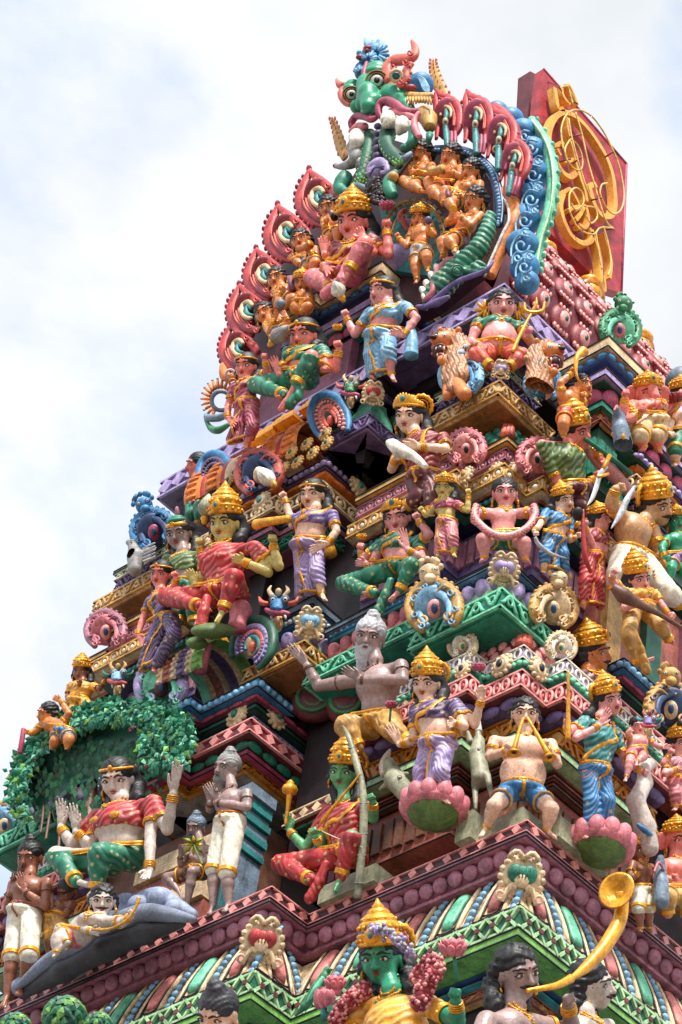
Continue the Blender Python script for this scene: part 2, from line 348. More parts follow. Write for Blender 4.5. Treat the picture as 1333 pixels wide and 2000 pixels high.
# ------------------------------------------------------------------ statues
CR, CU, CB = RT[:,0], RT[:,1], RT[:,2]
FACE = {'L':(-1,0,0), 'D':(-.7071,-.7071,0), 'R':(0,-1,0), 'LD':(-.93,-.37,0), 'RD':(-.37,-.93,0), 'LL':(-.9,.43,0), 'RR':(.3,-.95,0)}
def headframe(yaw, pitch, roll, lean=0):
    y,p,r=map(math.radians,(yaw,pitch,roll))
    f=CB*math.cos(p)*math.cos(y)+CR*math.cos(p)*math.sin(y)+CU*math.sin(p)
    u=CU-f*np.dot(CU,f); u=nrm(u); s=np.cross(u,f)
    u2=u*math.cos(r)+s*math.sin(r); s2=np.cross(u2,f)
    return s2,f,u2           # right (viewer's), forward, up
class Fig:
    def __init__(s, name, label, o, U, at, J, arms='', legs='', face='L', lean=18, head=(0,0,0), skin='pale', sex='f', cat='statue', group=None,
                 top=None, topfull=False, low=None, lowc='red', hem='gold', drape=None, crown='kirita', crownh=1.0, hair='long', hairc='hair', belly=0.0, sash=None, thin=1.0,
                 beard=None, moustache=False, jewels=True, eyes=True, brow='black', lowr=1.0, halo=False, beads=False, bindi='red', sleeves=0.5, res=15.0, belt='gold', noneck=False, armlet=True, fat=1.0, hsc=1.34):
        s.o=o; s.k=0.3 if max(o)>=0 else 1; n=nrm(FACE[face]); L=math.radians(lean)
        s.n=nrm(n*math.cos(L)-np.array([0,0,1])*math.sin(L)); s.U=1; s.hsc=hsc
        pts={}
        for it in J.split(';'):
            q=it.split(); pts[q[0]]=tuple(float(v) for v in q[1:])
        s.raw=pts; B=pts.get('B',pts['P'])
        px,py=s.px(B)
        kind,val=at
        s.p0={'x':atx,'y':aty,'h':atz}[kind](px,py,val) if kind in 'xyh' else None
        d=np.linalg.norm(s.p0-CAM); s.U=U=U*s.k*d/FPX
        j={k:s.J(*v) for k,v in pts.items()}; s.j=j; s.lab=label
        P,Cc,Nk,H=j['P'],j['C'],j['N'],j['H']; SL,SR=j['SL'],j['SR']
        lat=nrm(SR-SL); up=nrm(Nk-P); fwd=nrm(np.cross(lat,up)); 
        if np.dot(fwd,CB)<0: fwd=-fwd
        up=nrm(np.cross(fwd,lat)); s.lat,s.up,s.fwd=lat,up,fwd; sw=np.linalg.norm(SR-SL)*fat
        hs,hf,hu=headframe(*head); s.hs,s.hf,s.hu=hs,hf,hu; s.Hc=H
        R0=min(j.values(),key=lambda v:v[2]); base=P.copy(); 
        A=[]; 
        for it in filter(None,[q.strip() for q in arms.split(';')]):
            q=it.split(); S0=j[q[0]]; pp=[s.J(*map(float,v.split(','))) for v in q[1:4]]; A.append((S0,pp[0],pp[1],pp[2],q[4] if len(q)>4 else 'o', q[0]))
        G=[]
        for i,it in enumerate(filter(None,[q.strip() for q in legs.split(';')])):
            q=it.split(); pp=[s.J(*map(float,v.split(','))) for v in q[:3]]; sg=-1 if i==0 else 1
            G.append((P+lat*sg*0.20*sw-up*0.12*U, pp[0],pp[1],pp[2]))
        allp=[P,Cc,Nk,H]+[p for a in A for p in a[:4]]+[p for g in G for p in g]
        base=np.array([P[0],P[1],min(p[2] for p in allp)]); s.base=base
        s.root=r=root(name, base, label, cat, group); s.A,s.G=A,G
        arr=np.array(allp); lo=arr.min(0)-1.5*U; hi=arr.max(0)+1.5*U
        h=U/res; s.h=h; f=Field(lo,hi,h); s.f=f; m=1.0 if sex=='f' else 1.15
        m*=thin
        # torso
        W=P+(Cc-P)*0.42
        f.ell(Cc,(lat,fwd,up),(0.40*sw,0.27*sw*m+0.05*U,0.62*np.linalg.norm(Nk-Cc)+0.25*U),0)
        f.ell(W,(lat,fwd,up),(0.31*sw,0.25*sw,0.45*np.linalg.norm(Cc-P)+0.15*U),0.3*U)
        f.ell(P,(lat,fwd,up),(0.37*sw,0.30*sw,0.55*U),0.3*U)
        f.cap(SL,SR,0.36*U*m,0.36*U*m,0.3*U)
        if sex=='f':
            for g_ in (-1,1): f.ell(Cc+lat*g_*0.19*sw+fwd*0.22*sw-up*0.02*U,(lat,fwd,up),(0.36*U,)*3,0.14*U)
        else:
            for g_ in (-1,1): f.ell(Cc+lat*g_*0.19*sw+fwd*0.2*sw+up*0.12*U,(lat,fwd,up),(0.38*U,0.2*U,0.3*U),0.16*U)
        if belly>0: 
            bc=P+(Cc-P)*0.40+fwd*0.18*U*belly; f.ell(bc,(lat,fwd,up),(0.36*sw*belly**.3,0.55*U*belly,0.46*np.linalg.norm(Cc-P)+.35*U),0.35*U)
            f.ell(bc+fwd*0.55*U*belly-up*0.25*U,(lat,fwd,up),(0.06*U,0.09*U,0.07*U),0.05*U,'sub')
        if not noneck: f.cap(Nk,H-hu*0.35*U-hf*0.1*U,0.48*U*thin,0.44*U*thin,0.22*U)
        f.cap(Nk-up*.1*U,Cc,0.5*U,0.4*U,0.2*U)
        # head
        U0=U; s.UH=U=U*hsc; H=H-hu*(hsc-1)*.35*U0; s.Hc=H
        def hp(a,b,c): return H+hs*a*s.UH+hf*b*s.UH+hu*c*s.UH
        s.hp=hp; hx=(hs,hf,hu)
        f.ell(hp(0,-.10,.22),hx,(.76*U,.82*U,.76*U),0.0)
        f.ell(hp(0,.17,-.22),hx,(.65*U,.61*U,.68*U),0.25*U)
        f.ell(hp(0,.40,-.70),hx,(.30*U,.24*U,.20*U),0.28*U)
        for g_ in (-1,1):
            f.ell(hp(g_*.32,.42,-.28),hx,(.26*U,.26*U,.28*U),0.15*U)
            f.ell(hp(g_*.30,.80,.07),hx,(.19*U,.12*U,.11*U),0.10*U,'sub')
            f.ell(hp(g_*.75,-.05,-.06),hx,(.09*U,.22*U,.30*U),0.06*U)
            f.ell(hp(g_*.77,-.05,-.40),hx,(.09*U,.10*U,.16*U),0.06*U)
            f.ell(hp(g_*.11,.80,-.24),hx,(.08*U,.09*U,.07*U),0.05*U)
        f.cap(hp(0,.70,.16),hp(0,.90,-.20),.07*U,.115*U,0.07*U)
        f.ell(hp(0,.64,-.44),hx,(.22*U,.13*U,.14*U),0.12*U)
        f.ell(hp(0,.66,.28),hx,(.5*U,.12*U,.10*U),0.12*U)
        U=U0
        # arms
        ra,rf=0.41*U*m*fat**.5,0.25*U*m
        for S0,E,Wr,Hn,ty,_ in A:
            f.chain([S0,S0+(E-S0)*.45,E,E+(Wr-E)*.35,Wr],[ra*1.05,ra,ra*.78,ra*.80,rf],0.12*U)
            s.hand(f,Wr,Hn,ty)
        # legs
        for i,(Hp,K,An,T) in enumerate(G):
            f.chain([Hp,K,K+(An-K)*.35,An],[.74*U*m*fat**.5,.52*U*m*fat**.3,.47*U*m*fat**.3,.26*U*m],0.18*U)
            d=nrm(T-An); sd=nrm(np.cross(d,s.n)); f.cap(An,T-d*.2*U,.22*U,.17*U,0.1*U)
            L_=np.linalg.norm(T-An)
            sd=nrm(np.cross(d,np.array([0,0,1.])+0.01*lat)) 
            for q in range(5):
                o_=(q-2)*.12*U; f.cap(An+(T-An)*.6+sd*o_*.7,T+sd*o_-d*abs(q-1)*.05*U,.10*U,.075*U,0.03*U)
        s.skinf=f.f.copy()
        f.build('body',skin,r)
        s.cl=f.f.copy()           # everything so far, for draping
        # lower garment
        def clothfield(): return Field(lo,hi,h*1.1)
        cf=None
        if low:
            cf=Field(lo,hi,h); t=.07*U
            cf.ell(P,(lat,fwd,up),(0.40*sw+t,0.33*sw+t,0.58*U),0)
            cf.ell(P+up*.45*U,(lat,fwd,up),(0.35*sw,0.29*sw,0.3*U),.2*U)
            if low=='sari':
                mid=sum((g[2] for g in G))/len(G)
                for Hp,K,An,T in G: cf.chain([Hp,K,An],[.74*U*lowr,.60*U*lowr,.48*U*lowr],.2*U)
                cf.cap(P-up*.3*U+fwd*.2*U,mid+fwd*.2*U,.40*U*lowr,.50*U*lowr,.25*U,(fwd,.8))
                e=nrm(mid-P); cf.cut(mid+e*.02*U, e)
                def fn(x,y,z,P=P,lat=lat,up=up,U=U,fwd=fwd):
                    a=((x-P[0])*lat[0]+(y-P[1])*lat[1]+(z-P[2])*lat[2])/U; b=((x-P[0])*up[0]+(y-P[1])*up[1]+(z-P[2])*up[2])/U
                    a0=a+0.10*b; w_=np.clip(1.6-np.abs(a0+.12)*3.2,0,1); w_=w_*np.clip((-b-0.2)*2,0,1)
                    return w_*np.sin(a0*27+0.6*np.sin(b*3))+(1-w_)*0.75*np.sin((b*1.0+np.abs(a0)*0.9+0.3*np.sin(a*3))*13)
                cf.ripple(fn,.055*U)
            else:
                for Hp,K,An,T in G:
                    if low=='legs': cf.chain([Hp,K,K+(An-K)*.4,An],[.86*U*m*lowr,.64*U*m*lowr,.58*U*m*lowr,.36*U*m],.15*U)
                    elif low=='dhoti': 
                        cf.chain([Hp,K],[.80*U*m*lowr,.66*U*m*lowr],.15*U); 
                    elif low=='shorts':
                        cf.cap(Hp,Hp+(K-Hp)*.5,.80*U*m*fat**.5*lowr,.70*U*m*fat**.5*lowr,.15*U)
                if low in('dhoti','shorts'):
                    for Hp,K,An,T in G:
                        fr=.93 if low=='dhoti' else .5
                        # trim at the hem
                        pass
                if drape:
                    D=[s.J(*map(float,v.split(','))) for v in drape.split()]
                    cf.chain(D,[.30*U+.07*U*i for i in range(len(D))],.2*U)
                def fn(x,y,z,P=P,lat=lat,up=up,U=U,fwd=fwd):
                    a=((x-P[0])*lat[0]+(y-P[1])*lat[1]+(z-P[2])*lat[2])/U; b=((x-P[0])*up[0]+(y-P[1])*up[1]+(z-P[2])*up[2])/U; c=((x-P[0])*fwd[0]+(y-P[1])*fwd[1]+(z-P[2])*fwd[2])/U
                    q_=0.7*a+0.5*b-0.45*c+0.32*np.sin(b*1.7+a)+.2*np.sin(a*2.3+c*2); w_=.5+.5*np.sin(a*1.9+b*2.7+c); return (.35+.65*w_)*np.sin(q_*10+1.2*np.sin(c*3))+.25*np.sin(q_*25+2*np.sin(b*4))
                cf.ripple(fn,(.036 if low=='legs' else .022)*U); cf.soft=.55
            q=P+up*(.62 if sex=='f' else .5)*U; cf.cut(q,up)
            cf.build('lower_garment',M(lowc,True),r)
            s.cl=np.minimum(s.cl,cf.f)
        if top:
            tf=Field(lo,hi,h); t=.06*U
            tf.ell(Cc,(lat,fwd,up),(0.40*sw+t,0.27*sw*m+.05*U+t,0.62*np.linalg.norm(Nk-Cc)+0.25*U+t),0)
            tf.cap(SL,SR,0.36*U*m+t,0.36*U*m+t,0.3*U)
            if sex=='f':
                for g_ in (-1,1): tf.ell(Cc+lat*g_*0.19*sw+fwd*0.22*sw-up*0.02*U,(lat,fwd,up),(0.36*U+t,)*3,0.14*U)
            if topfull: tf.ell(W,(lat,fwd,up),(0.31*sw+t,0.25*sw+t,0.45*np.linalg.norm(Cc-P)+0.15*U),0.3*U)
            seen=set()
            for S0,E,Wr,Hn,ty,_ in A:
                tf.cap(S0,S0+(E-S0)*sleeves,ra*1.05+t,ra+t,0.12*U)
            tf.cut(Nk-up*.12*U,up)
            if not topfull: tf.cut(Cc-up*.50*U,-up)
            def fn(x,y,z,P=P,lat=lat,up=up,U=U):
                a=((x-P[0])*lat[0]+(y-P[1])*lat[1]+(z-P[2])*lat[2])/U; b=((x-P[0])*up[0]+(y-P[1])*up[1]+(z-P[2])*up[2])/U
                return np.sin((b*1.0-a*0.8+0.1*np.sin(a*6))*11)
            tf.ripple(fn,.03*U)
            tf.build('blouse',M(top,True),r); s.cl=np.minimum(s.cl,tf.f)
        f.f=s.cl
        # trims on the garments
        if low and hem and G:
            mb=MB()
            if low=='sari':
                s.ringon(mb,sum((g[2] for g in G))/len(G)+up*.16*U, lat, fwd, .15*U, 1.6*U)
                # gold edge falling in front
                pp=[P+up*.4*U+lat*.35*U, P+lat*.1*U-up*.5*U, P-lat*.25*U-up*1.2*U, sum((g[2] for g in G))/len(G)-lat*.45*U+up*.3*U]
                s.ribbon(mb,[s.snap(q) for q in s.curve(pp,14)],.15*U)
            else:
                for Hp,K,An,T in G:
                    if low=='legs': q,dd,rr=An+(K-An)*.12,nrm(K-An),.40*U*m
                    elif low=='dhoti': q,dd,rr=K+(Hp-K)*.02,nrm(Hp-K),.67*U*m*lowr
                    else: q,dd,rr=Hp+(K-Hp)*.56,nrm(Hp-K),.74*U*m*fat**.5*lowr
                    a1=nrm(np.cross(dd,CR+.01)); a2=np.cross(dd,a1)
                    for e in (-.12,0,.12) if low!='shorts' else (0,): mb.torus(q+dd*e*U,(a1,a2,dd),rr,.115*U,0,22,6)
                    mb.build('hem_trim',hem,r); mb=MB()
            if mb.V: mb.build('hem_trim',hem,r)
        if low and belt:
            mb=MB(); c_=P+up*.45*U
            s.ringon(mb,c_,lat,fwd,.14*U,1.4*sw); s.ringon(mb,c_-up*.17*U,lat,fwd,.06*U,1.4*sw)
            q=s.snap(c_-up*.05*U); mb.ell(q,(.2*U,.2*U,.09*U),(lat,up,fwd)); 
            for g_ in (-1,1): mb.ell(s.snap(c_-up*.2*U+lat*g_*.3*U),(.12*U,.12*U,.07*U),(lat,up,fwd))
            s.ribbon(mb,[s.snap(q) for q in s.curve([c_-up*.2*U,c_-up*.7*U+lat*.05*U,c_-up*1.15*U],7)],.15*U)
            mb.build('belt',belt,r)
        if sash:
            mb=MB(); pp=[Nk+lat*.95*sw*.45-up*.05*U, Cc+lat*.18*sw+up*.1*U, Cc-lat*.15*sw-up*.45*U, P-lat*.40*sw+up*.55*U]
            c_=[s.snap(q) for q in s.curve(pp,16)]
            s.ribbon(mb,c_,.22*U); mb.build('sash',sash,r)
        if jewels:
            mb=MB()
            for dep,wid,rr in ((.45,.42,.05),(.75,.52,.055)) if jewels!='min' else ((.6,.45,.05),):
                pp=[]
                for i in range(17):
                    a_=math.radians(-82+164*i/16); pp.append(s.snap(Nk+lat*wid*U*math.sin(a_)*1.15-up*(.0+dep*math.cos(a_))*U,.03))
                for q in pp: mb.ell(q,rr*1.45*U,(lat,up,fwd),0,8,6)
                mb.tube(pp,rr*U,0,6)
            q=s.snap(Nk-up*.98*U,.05); mb.ell(q,(.19*U,.19*U,.08*U),(lat,up,fwd),0,12,7); mb.ell(q+fwd*.06*U,(.09*U,.09*U,.05*U),(lat,up,fwd),1,10,6)
            for i in range(8):
                t_=i*math.pi/4; mb.ell(q+lat*.2*U*math.cos(t_)+up*.2*U*math.sin(t_),.055*U,None,0,7,5)
            mb.build('necklace',['gold','teal'],r)
        if beads:
            mb=MB(); pp=[s.snap(Nk+lat*.5*U*math.sin(math.radians(a_))-up*(1.15*math.cos(math.radians(a_)))*U,.06) for a_ in range(-84,85,8)]
            for q in pp: mb.ell(q,.085*U,None,0,8,6)
            mb.build('bead_string','wood',r)
        # bangles, armlets
        for S0,E,Wr,Hn,ty,_ in A:
            d=nrm(E-Wr); a1=nrm(np.cross(d,CR+.02)); a2=np.cross(d,a1); mb=MB()
            mk='gold' if jewels else 'wood'
            for i in range(4 if jewels=='full' or jewels is True else 2): mb.torus(Wr+d*(.10+.12*i)*U,(a1,a2,d),rf*1.13+.012*U*i,.055*U,0,16,6, bump=0 if jewels else 8, ba=.4)
            mb.build('bangle',mk,r)
            if armlet:
                mb=MB(); d=nrm(E-S0); a1=nrm(np.cross(d,CR+.02)); a2=np.cross(d,a1); q=S0+(E-S0)*(sleeves+.06 if top else .45)
                for i in range(3 if jewels else 1): mb.torus(q+d*.1*i*U,(a1,a2,d),ra*1.12,.06*U,0,18,6,bump=0 if jewels else 9,ba=.4)
                if jewels: mb.ell(q+d*.1*U+nrm(CB-d*np.dot(CB,d))*ra*1.15,(.14*U,.14*U,.14*U))
                mb.build('armlet',mk,r)
        if jewels:
            for Hp,K,An,T in G:
                mb=MB(); d=nrm(K-An); a1=nrm(np.cross(d,CR+.02)); a2=np.cross(d,a1)
                for i in range(2): mb.torus(An+d*(.02+.11*i)*U,(a1,a2,d),.29*U*m,.07*U,0,16,6)
                mb.build('anklet','gold',r)
        s.facepaint(brow,bindi,eyes,moustache,hairc,jewels)
        if hair: s.hairf(hair,hairc,crown)
        if beard: s.beardf(*beard)
        if crown: s.crownf(crown,crownh,halo)
    # --- helpers
    def px(s,v): return s.o[0]+v[0]*s.k, s.o[1]+v[1]*s.k
    def J(s,x,y,f=0.0):
        u,v=s.px((x,y)); return atp(u,v,s.p0+s.n*f*s.U,s.n)
    def curve(s,P,n):
        P=np.asarray(P,float); K=len(P)-1; out=[]
        for i in range(n):
            t=i/(n-1)*K; a=min(int(t),K-1); u=t-a
            p0=P[max(a-1,0)];p1=P[a];p2=P[a+1];p3=P[min(a+2,K)]
            out.append(0.5*((2*p1)+(-p0+p2)*u+(2*p0-5*p1+4*p2-p3)*u*u+(-p0+3*p1-3*p2+p3)*u**3))
        return out
    def snap(s,q,gap=.02):
        q=np.asarray(q,float)+s.fwd*1.6*s.U; st=s.h*.8
        for i in range(int(3.0*s.U/st)):
            if s.f.at(q)<gap*s.U: return q
            q=q-s.fwd*st
        return q+s.fwd*1.4*s.U
    def ringon(s,mb,c,l,f,r,R,mi=0):
        pts=[]
        for i in range(26):
            t=2*math.pi*i/26; d=l*math.cos(t)+f*math.sin(t); q=c+d*R; st=s.h*.8
            for _ in range(int(R/st)):
                if s.f.at(q)<.01*s.U: break
                q=q-d*st
            pts.append(q)
        pts=np.array(pts); pts=(np.roll(pts,1,0)+pts*2+np.roll(pts,-1,0))/4
        mb.tube(pts,r,mi,6,closed=True)
    def ribbon(s,mb,P,w,mi=0):
        mb.tube(P,w,mi,8,flat=.35,upv=s.fwd)
    def hand(s,f,W,H,ty):
        U=s.U; d=nrm(H-W); L=np.linalg.norm(H-W); ref=nrm(s.fwd*.4+CB*.6); pn=nrm(ref-d*np.dot(ref,d)); sd=np.cross(d,pn)
        if ty=='f':
            f.ell(W+d*.45*U*.8,(sd,pn,d),(.26*U,.17*U,.27*U),.08*U)
            for i in range(4):
                o=(i-1.5)*.135*U; p0=W+d*.5*U+sd*o+pn*.05*U; p1=p0+d*.12*U+pn*.17*U; p2=p0-d*.10*U+pn*.30*U; p3=p0-d*.24*U+pn*.22*U
                f.chain([p0,p1,p2,p3],[.085*U,.085*U,.078*U,.07*U],.02*U)
            th=1 if np.dot(sd,s.up)>0 else -1
            f.chain([W+d*.15*U+sd*th*.15*U,W+d*.32*U+sd*th*.30*U+pn*.15*U,W+d*.45*U+sd*th*.22*U+pn*.32*U],[.12*U,.095*U,.08*U],.05*U)
        else:
            pl=.48*L; f.ell(W+d*pl*.62,(sd,pn,d),(.29*U,.13*U,pl*.62),.1*U); c=.12 if ty=='o' else .45
            for i in range(4):
                o=(i-1.5)*.15*U; ln=(L-pl)*(.86,1.0,.97,.78)[i]*1.05; spr=sd*(i-1.5)*.07
                b=nrm(d+spr+pn*c*.2); b2=nrm(d+spr*1.3+pn*c*1.0); p0=W+d*pl*.95+sd*o; p1=p0+b*ln*.45; p2=p1+b2*ln*.55
                f.chain([p0,p1,p2],[.092*U,.085*U,.066*U],.025*U)
            th=1 if np.dot(sd,s.lat*(1 if np.dot(W-s.p0,s.lat)<0 else -1)+s.up*.5)>0 else -1
            if ty=='p': th=-th
            f.chain([W+d*.12*L+sd*th*.15*U,W+d*.34*L+sd*th*.40*U+pn*.1*U,W+d*.55*L+sd*th*.47*U+pn*.14*U],[.14*U,.105*U,.08*U],.05*U)
    def facepaint(s,brow,bindi,eyes,moustache,hairc,jewels):
        U=s.UH; hp=s.hp; hx=(s.hs,s.hf,s.hu); r=s.root
        def surf(a,c,b0=1.3,gap=.015):
            q=hp(a,b0,c); st=s.h*.4
            for _ in range(int(1.2*U/st)):
                if s.f.at(q)<gap*U: break
                q=q-s.hf*st
            return q
        for g_ in (-1,1):
            mb=MB(); c=surf(g_*.31,.06); c=c-s.hf*.055*U
            mb.ell(c,(.20*U,.085*U,.105*U),hx,0,16,10)
            mb.ell(c+s.hf*.045*U,(.092*U,.055*U,.096*U),hx,1,12,8)
            mb.ell(c+s.hf*.085*U,(.038*U,.022*U,.042*U),hx,3,8,6)
            up=[c+s.hs*.215*U*t+s.hu*(.105*(1-t*t)**.8 if t*t<1 else 0)*U+s.hf*(.065*(1-.6*t*t))*U for t in np.linspace(-1,1,11)]
            dn=[c+s.hs*.215*U*t-s.hu*(.10*(1-t*t)**.8 if t*t<1 else 0)*U+s.hf*(.055*(1-.6*t*t))*U for t in np.linspace(-1,1,11)]
            up.append(up[-1]+s.hs*.06*U-s.hf*.03*U) if g_>0 else up.insert(0,up[0]-s.hs*.06*U-s.hf*.03*U)
            mb.tube(up,.028*U,2,5); mb.tube(dn,.013*U,2,5)
            mb.build('eye',['eyewhite','wood','black','black'],r)
            mb=MB(); pp=[surf(g_*(.12+.46*t),.255+.10*math.sin(t*math.pi*.95)-.05*t) for t in np.linspace(0,1,9)]
            mb.tube(pp,[(.022+.036*math.sin(math.pi*min(1,t*1.15+.1)))*U for t in np.linspace(0,.85,9)],0,6); mb.build('eyebrow',brow,r)
        mb=MB(); q=surf(0,-.44,1.3); 
        mb.tube([surf(t*.19,-.405+.03*abs(math.cos(t*4))) for t in np.linspace(-1,1,9)],[(.014+.030*(1-t*t))*U for t in np.linspace(-1,1,9)],0,6)
        mb.tube([surf(t*.15,-.485+.03*t*t) for t in np.linspace(-1,1,9)],[(.014+.034*(1-t*t))*U for t in np.linspace(-1,1,9)],0,6)
        mb.build('lips','lip',r)
        if bindi:
            mb=MB(); q=surf(0,.34); mb.ell(q,(.045*U,.03*U,.055*U),hx,0,8,6); mb.build('forehead_mark',bindi,r)
        if moustache:
            mb=MB()
            for g_ in (-1,1):
                pp=[surf(g_*t,-.335-.05*math.sin(t*6)+.16*max(0,t-.25)) for t in np.linspace(.03,.42,8)]
                mb.tube(pp,[(.075*(1-t)**.7+.015)*U for t in np.linspace(0,1,8)],0,8)
            mb.build('moustache',hairc if hairc!='hair' else 'black',r)
        if jewels:
            for g_ in (-1,1):
                mb=MB(); c=hp(g_*.84,.02,-.62); mb.torus(c,(s.hf,s.hu,s.hs),.15*U,.055*U,0,14,6); mb.ell(c,.085*U,None,0,8,6)
                mb.ell(c-s.hu*.25*U,(.10*U,.10*U,.13*U),hx,0,8,6); mb.build('earring','gold',r)
    def hairf(s,kind,col,crown):
        U=s.UH; hp=s.hp; hx=(s.hs,s.hf,s.hu); H=s.Hc
        lo=H-2.9*U; hi=H+2.4*U; g=Field(lo,hi,U/14)
        g.ell(hp(0,-.16,.28),hx,(.84*U,.86*U,.80*U),0)
        curly = kind in('curly','longcurly')
        if kind in('long','longcurly'):
            back=s.lat*0-s.fwd
            for g_ in (-1,1):
                g.chain([hp(g_*.62,-.35,.1),hp(g_*.80,-.45,-.5),s.j['N']+s.lat*g_*.75*U+back*.35*U,s.j['N']+s.lat*g_*.95*U-s.up*.55*U+back*.3*U],[.38*U,.36*U,.34*U,.18*U],.2*U)
        if kind=='curly':
            for g_ in (-1,1): g.ell(hp(g_*.62,-.4,-.15),hx,(.40*U,.5*U,.55*U),.15*U)
        if kind=='bunknot':
            g.ell(hp(0,-.18,.98),hx,(.46*U,.46*U,.18*U),.08*U); g.ell(hp(.03,-.2,1.16),hx,(.38*U,.38*U,.16*U),.05*U); g.ell(hp(0,-.2,1.32),hx,(.26*U,.26*U,.13*U),.04*U)
        if kind=='sidebun':
            g.ell(hp(.55,-.65,-.1),hx,(.5*U,.5*U,.5*U),.1*U); g.ell(hp(-.55,-.65,-.1),hx,(.5*U,.5*U,.5*U),.1*U)
        # open the face
        g.ell(hp(0,.75,-.24),hx,(.66*U,.85*U,.74*U),.08*U,'sub')
        if kind not in ('long','longcurly','curly'): 
            pass
        if curly:
            def fn(x,y,z,H=H,U=U,a=s.hs,b=s.hf,c=s.hu):
                p=[((x-H[0])*v[0]+(y-H[1])*v[1]+(z-H[2])*v[2])/U for v in (a,b,c)]
                return np.sin(p[0]*17+2*np.sin(p[2]*5))*np.sin(p[1]*15+1.0)*0.6+np.sin(p[2]*19+2*np.sin(p[0]*6))*.6
            g.ripple(fn,.06*U); g.att=None
        else:
            def fn(x,y,z,H=H,U=U,a=s.hs,b=s.hf,c=s.hu):
                p=[((x-H[0])*v[0]+(y-H[1])*v[1]+(z-H[2])*v[2])/U for v in (a,b,c)]
                return np.sin((p[0]*1.3+0.9*p[1]*np.sign(p[0]+.001*p[1])+.15*np.sin(p[2]*5))*21)
            g.ripple(fn,.028*U); g.att=None
        g.build('hair',col,s.root); s.hg=g
    def beardf(s,col,L):
        U=s.UH; hp=s.hp; hx=(s.hs,s.hf,s.hu); H=s.Hc; g=Field(H-(2.2+L)*U,H+1.3*U,U/16)
        g.ell(hp(0,.42,-.78),hx,(.50*U,.40*U,.36*U),0)
        for g_ in (-1,1): g.cap(hp(g_*.60,.08,-.1),hp(g_*.42,.38,-.70),.12*U,.26*U,.12*U)
        for g_ in (-1,1): g.cap(hp(g_*.05,.84,-.36),hp(g_*.34,.66,-.60),.09*U,.08*U,.08*U)
        dn=nrm(-s.hu*1.0-np.array([0,0,.3])); g.cap(hp(0,.45,-.9),hp(0,.48,-.9)+dn*L*U,.60*U,.34*U,.2*U,(s.hf,.7))
        g.ell(hp(0,.88,-.50),hx,(.15*U,.22*U,.09*U),.03*U,'sub')
        def fn(x,y,z,H=H,U=U,a=s.hs,b=s.hf,c=s.hu):
            p=[((x-H[0])*v[0]+(y-H[1])*v[1]+(z-H[2])*v[2])/U for v in (a,b,c)]
            return np.sin((p[0]+.12*np.sin(p[2]*7))*34)*.7+.4*np.sin(p[2]*11+p[0]*9)
        g.ripple(fn,.035*U); g.att=None
        g.build('beard',col,s.root)
    def crownf(s,kind,hh,halo):
        U=s.UH; hp=s.hp; c=hp(0,-.10,.50); t=math.radians(-12)
        up=nrm(s.hu*math.cos(t)+s.hf*math.sin(t)); f=np.cross(up,s.hs)*-1; f=nrm(s.hf-up*np.dot(s.hf,up)); ax=(s.hs,f,up); mb=MB()
        if kind=='kirita':
            pr=[(.70,-.12),(.86,-.08),(.90,.0),(.86,.06),(.88,.16),(.86,.26),(.92,.32),(.86,.38),(.74,.42),(.78,.55),(.80,.68),(.74,.80),(.66,.84),(.70,.90),(.62,1.0),(.50,1.10),(.44,1.12),(.46,1.18),(.34,1.28),(.22,1.34),(.24,1.40),(.12,1.52),(.03,1.68)]
            mb.lathe(c,ax,[(r*U,z*U*hh if z>0 else z*U) for r,z in pr],0,30,squash=1.06)
            for R,z,n_,rr in ((.90,.14,16,.085),(.80,.60,14,.10),(.66,.92,12,.06)):
                for i in range(n_):
                    a=2*math.pi*(i+.5)/n_; mb.ell(c+ax[0]*R*U*math.cos(a)+ax[1]*R*1.06*U*math.sin(a)+up*z*hh*U,rr*U,None,0,7,5)
            q=c+f*.97*U+up*.3*U; mb.ell(q,(.26*U,.12*U,.32*U),(s.hs,f,up),0,12,8); mb.ell(q+f*.09*U,(.11*U,.07*U,.14*U),(s.hs,f,up),1,8,6)
        elif kind=='tiara':
            n_=15
            for i in range(n_):
                a=math.radians(8+164*i/(n_-1)); h_=(.26+.42*math.sin(a)**3)*hh; q=c+s.hs*.86*U*math.cos(a)+f*.92*U*math.sin(a)
                mb.cap_=None; dd=s.hs*math.cos(a)+f*math.sin(a); mb.ell(q+up*h_*.4*U,(.13*U,.08*U,h_*.62*U),(np.cross(up,dd),dd,up),0,8,8)
            mb.torus(c,ax,.86*U,.08*U,0,26,6,squash=1.07)
            mb.torus(c+up*.18*U,ax,.84*U,.05*U,0,26,6,squash=1.07)
            q=c+f*.98*U+up*.32*U; mb.ell(q,(.15*U,.1*U,.2*U),ax,1,10,7)
            mb.ell(c+up*.5*U-f*.25*U,(.42*U,.42*U,.3*U),ax,0,14,8)
        elif kind=='band':
            mb.torus(c-up*.02*U,ax,.80*U,.07*U,0,26,6,squash=1.07); q=c+f*.88*U+up*.05*U; mb.ell(q,(.12*U,.08*U,.14*U),ax,0,10,7)
        mb.build('crown' if kind!='band' else 'headband',['gold','teal'],s.root)
        if halo:
            mb=MB(); q=hp(.55 if halo>0 else -.55,-.55,.55); 
            hx=(nrm(s.hs-s.hf*.3),s.hu,nrm(s.hf+s.hs*.3)); mb.torus(q,(hx[0],hx[1],hx[2]),.58*U,.13*U,0,28,8,bump=14,ba=.25); mb.torus(q,(hx[0],hx[1],hx[2]),.36*U,.05*U,0,22,6)
            mb.build('head_ring','gold',s.root)
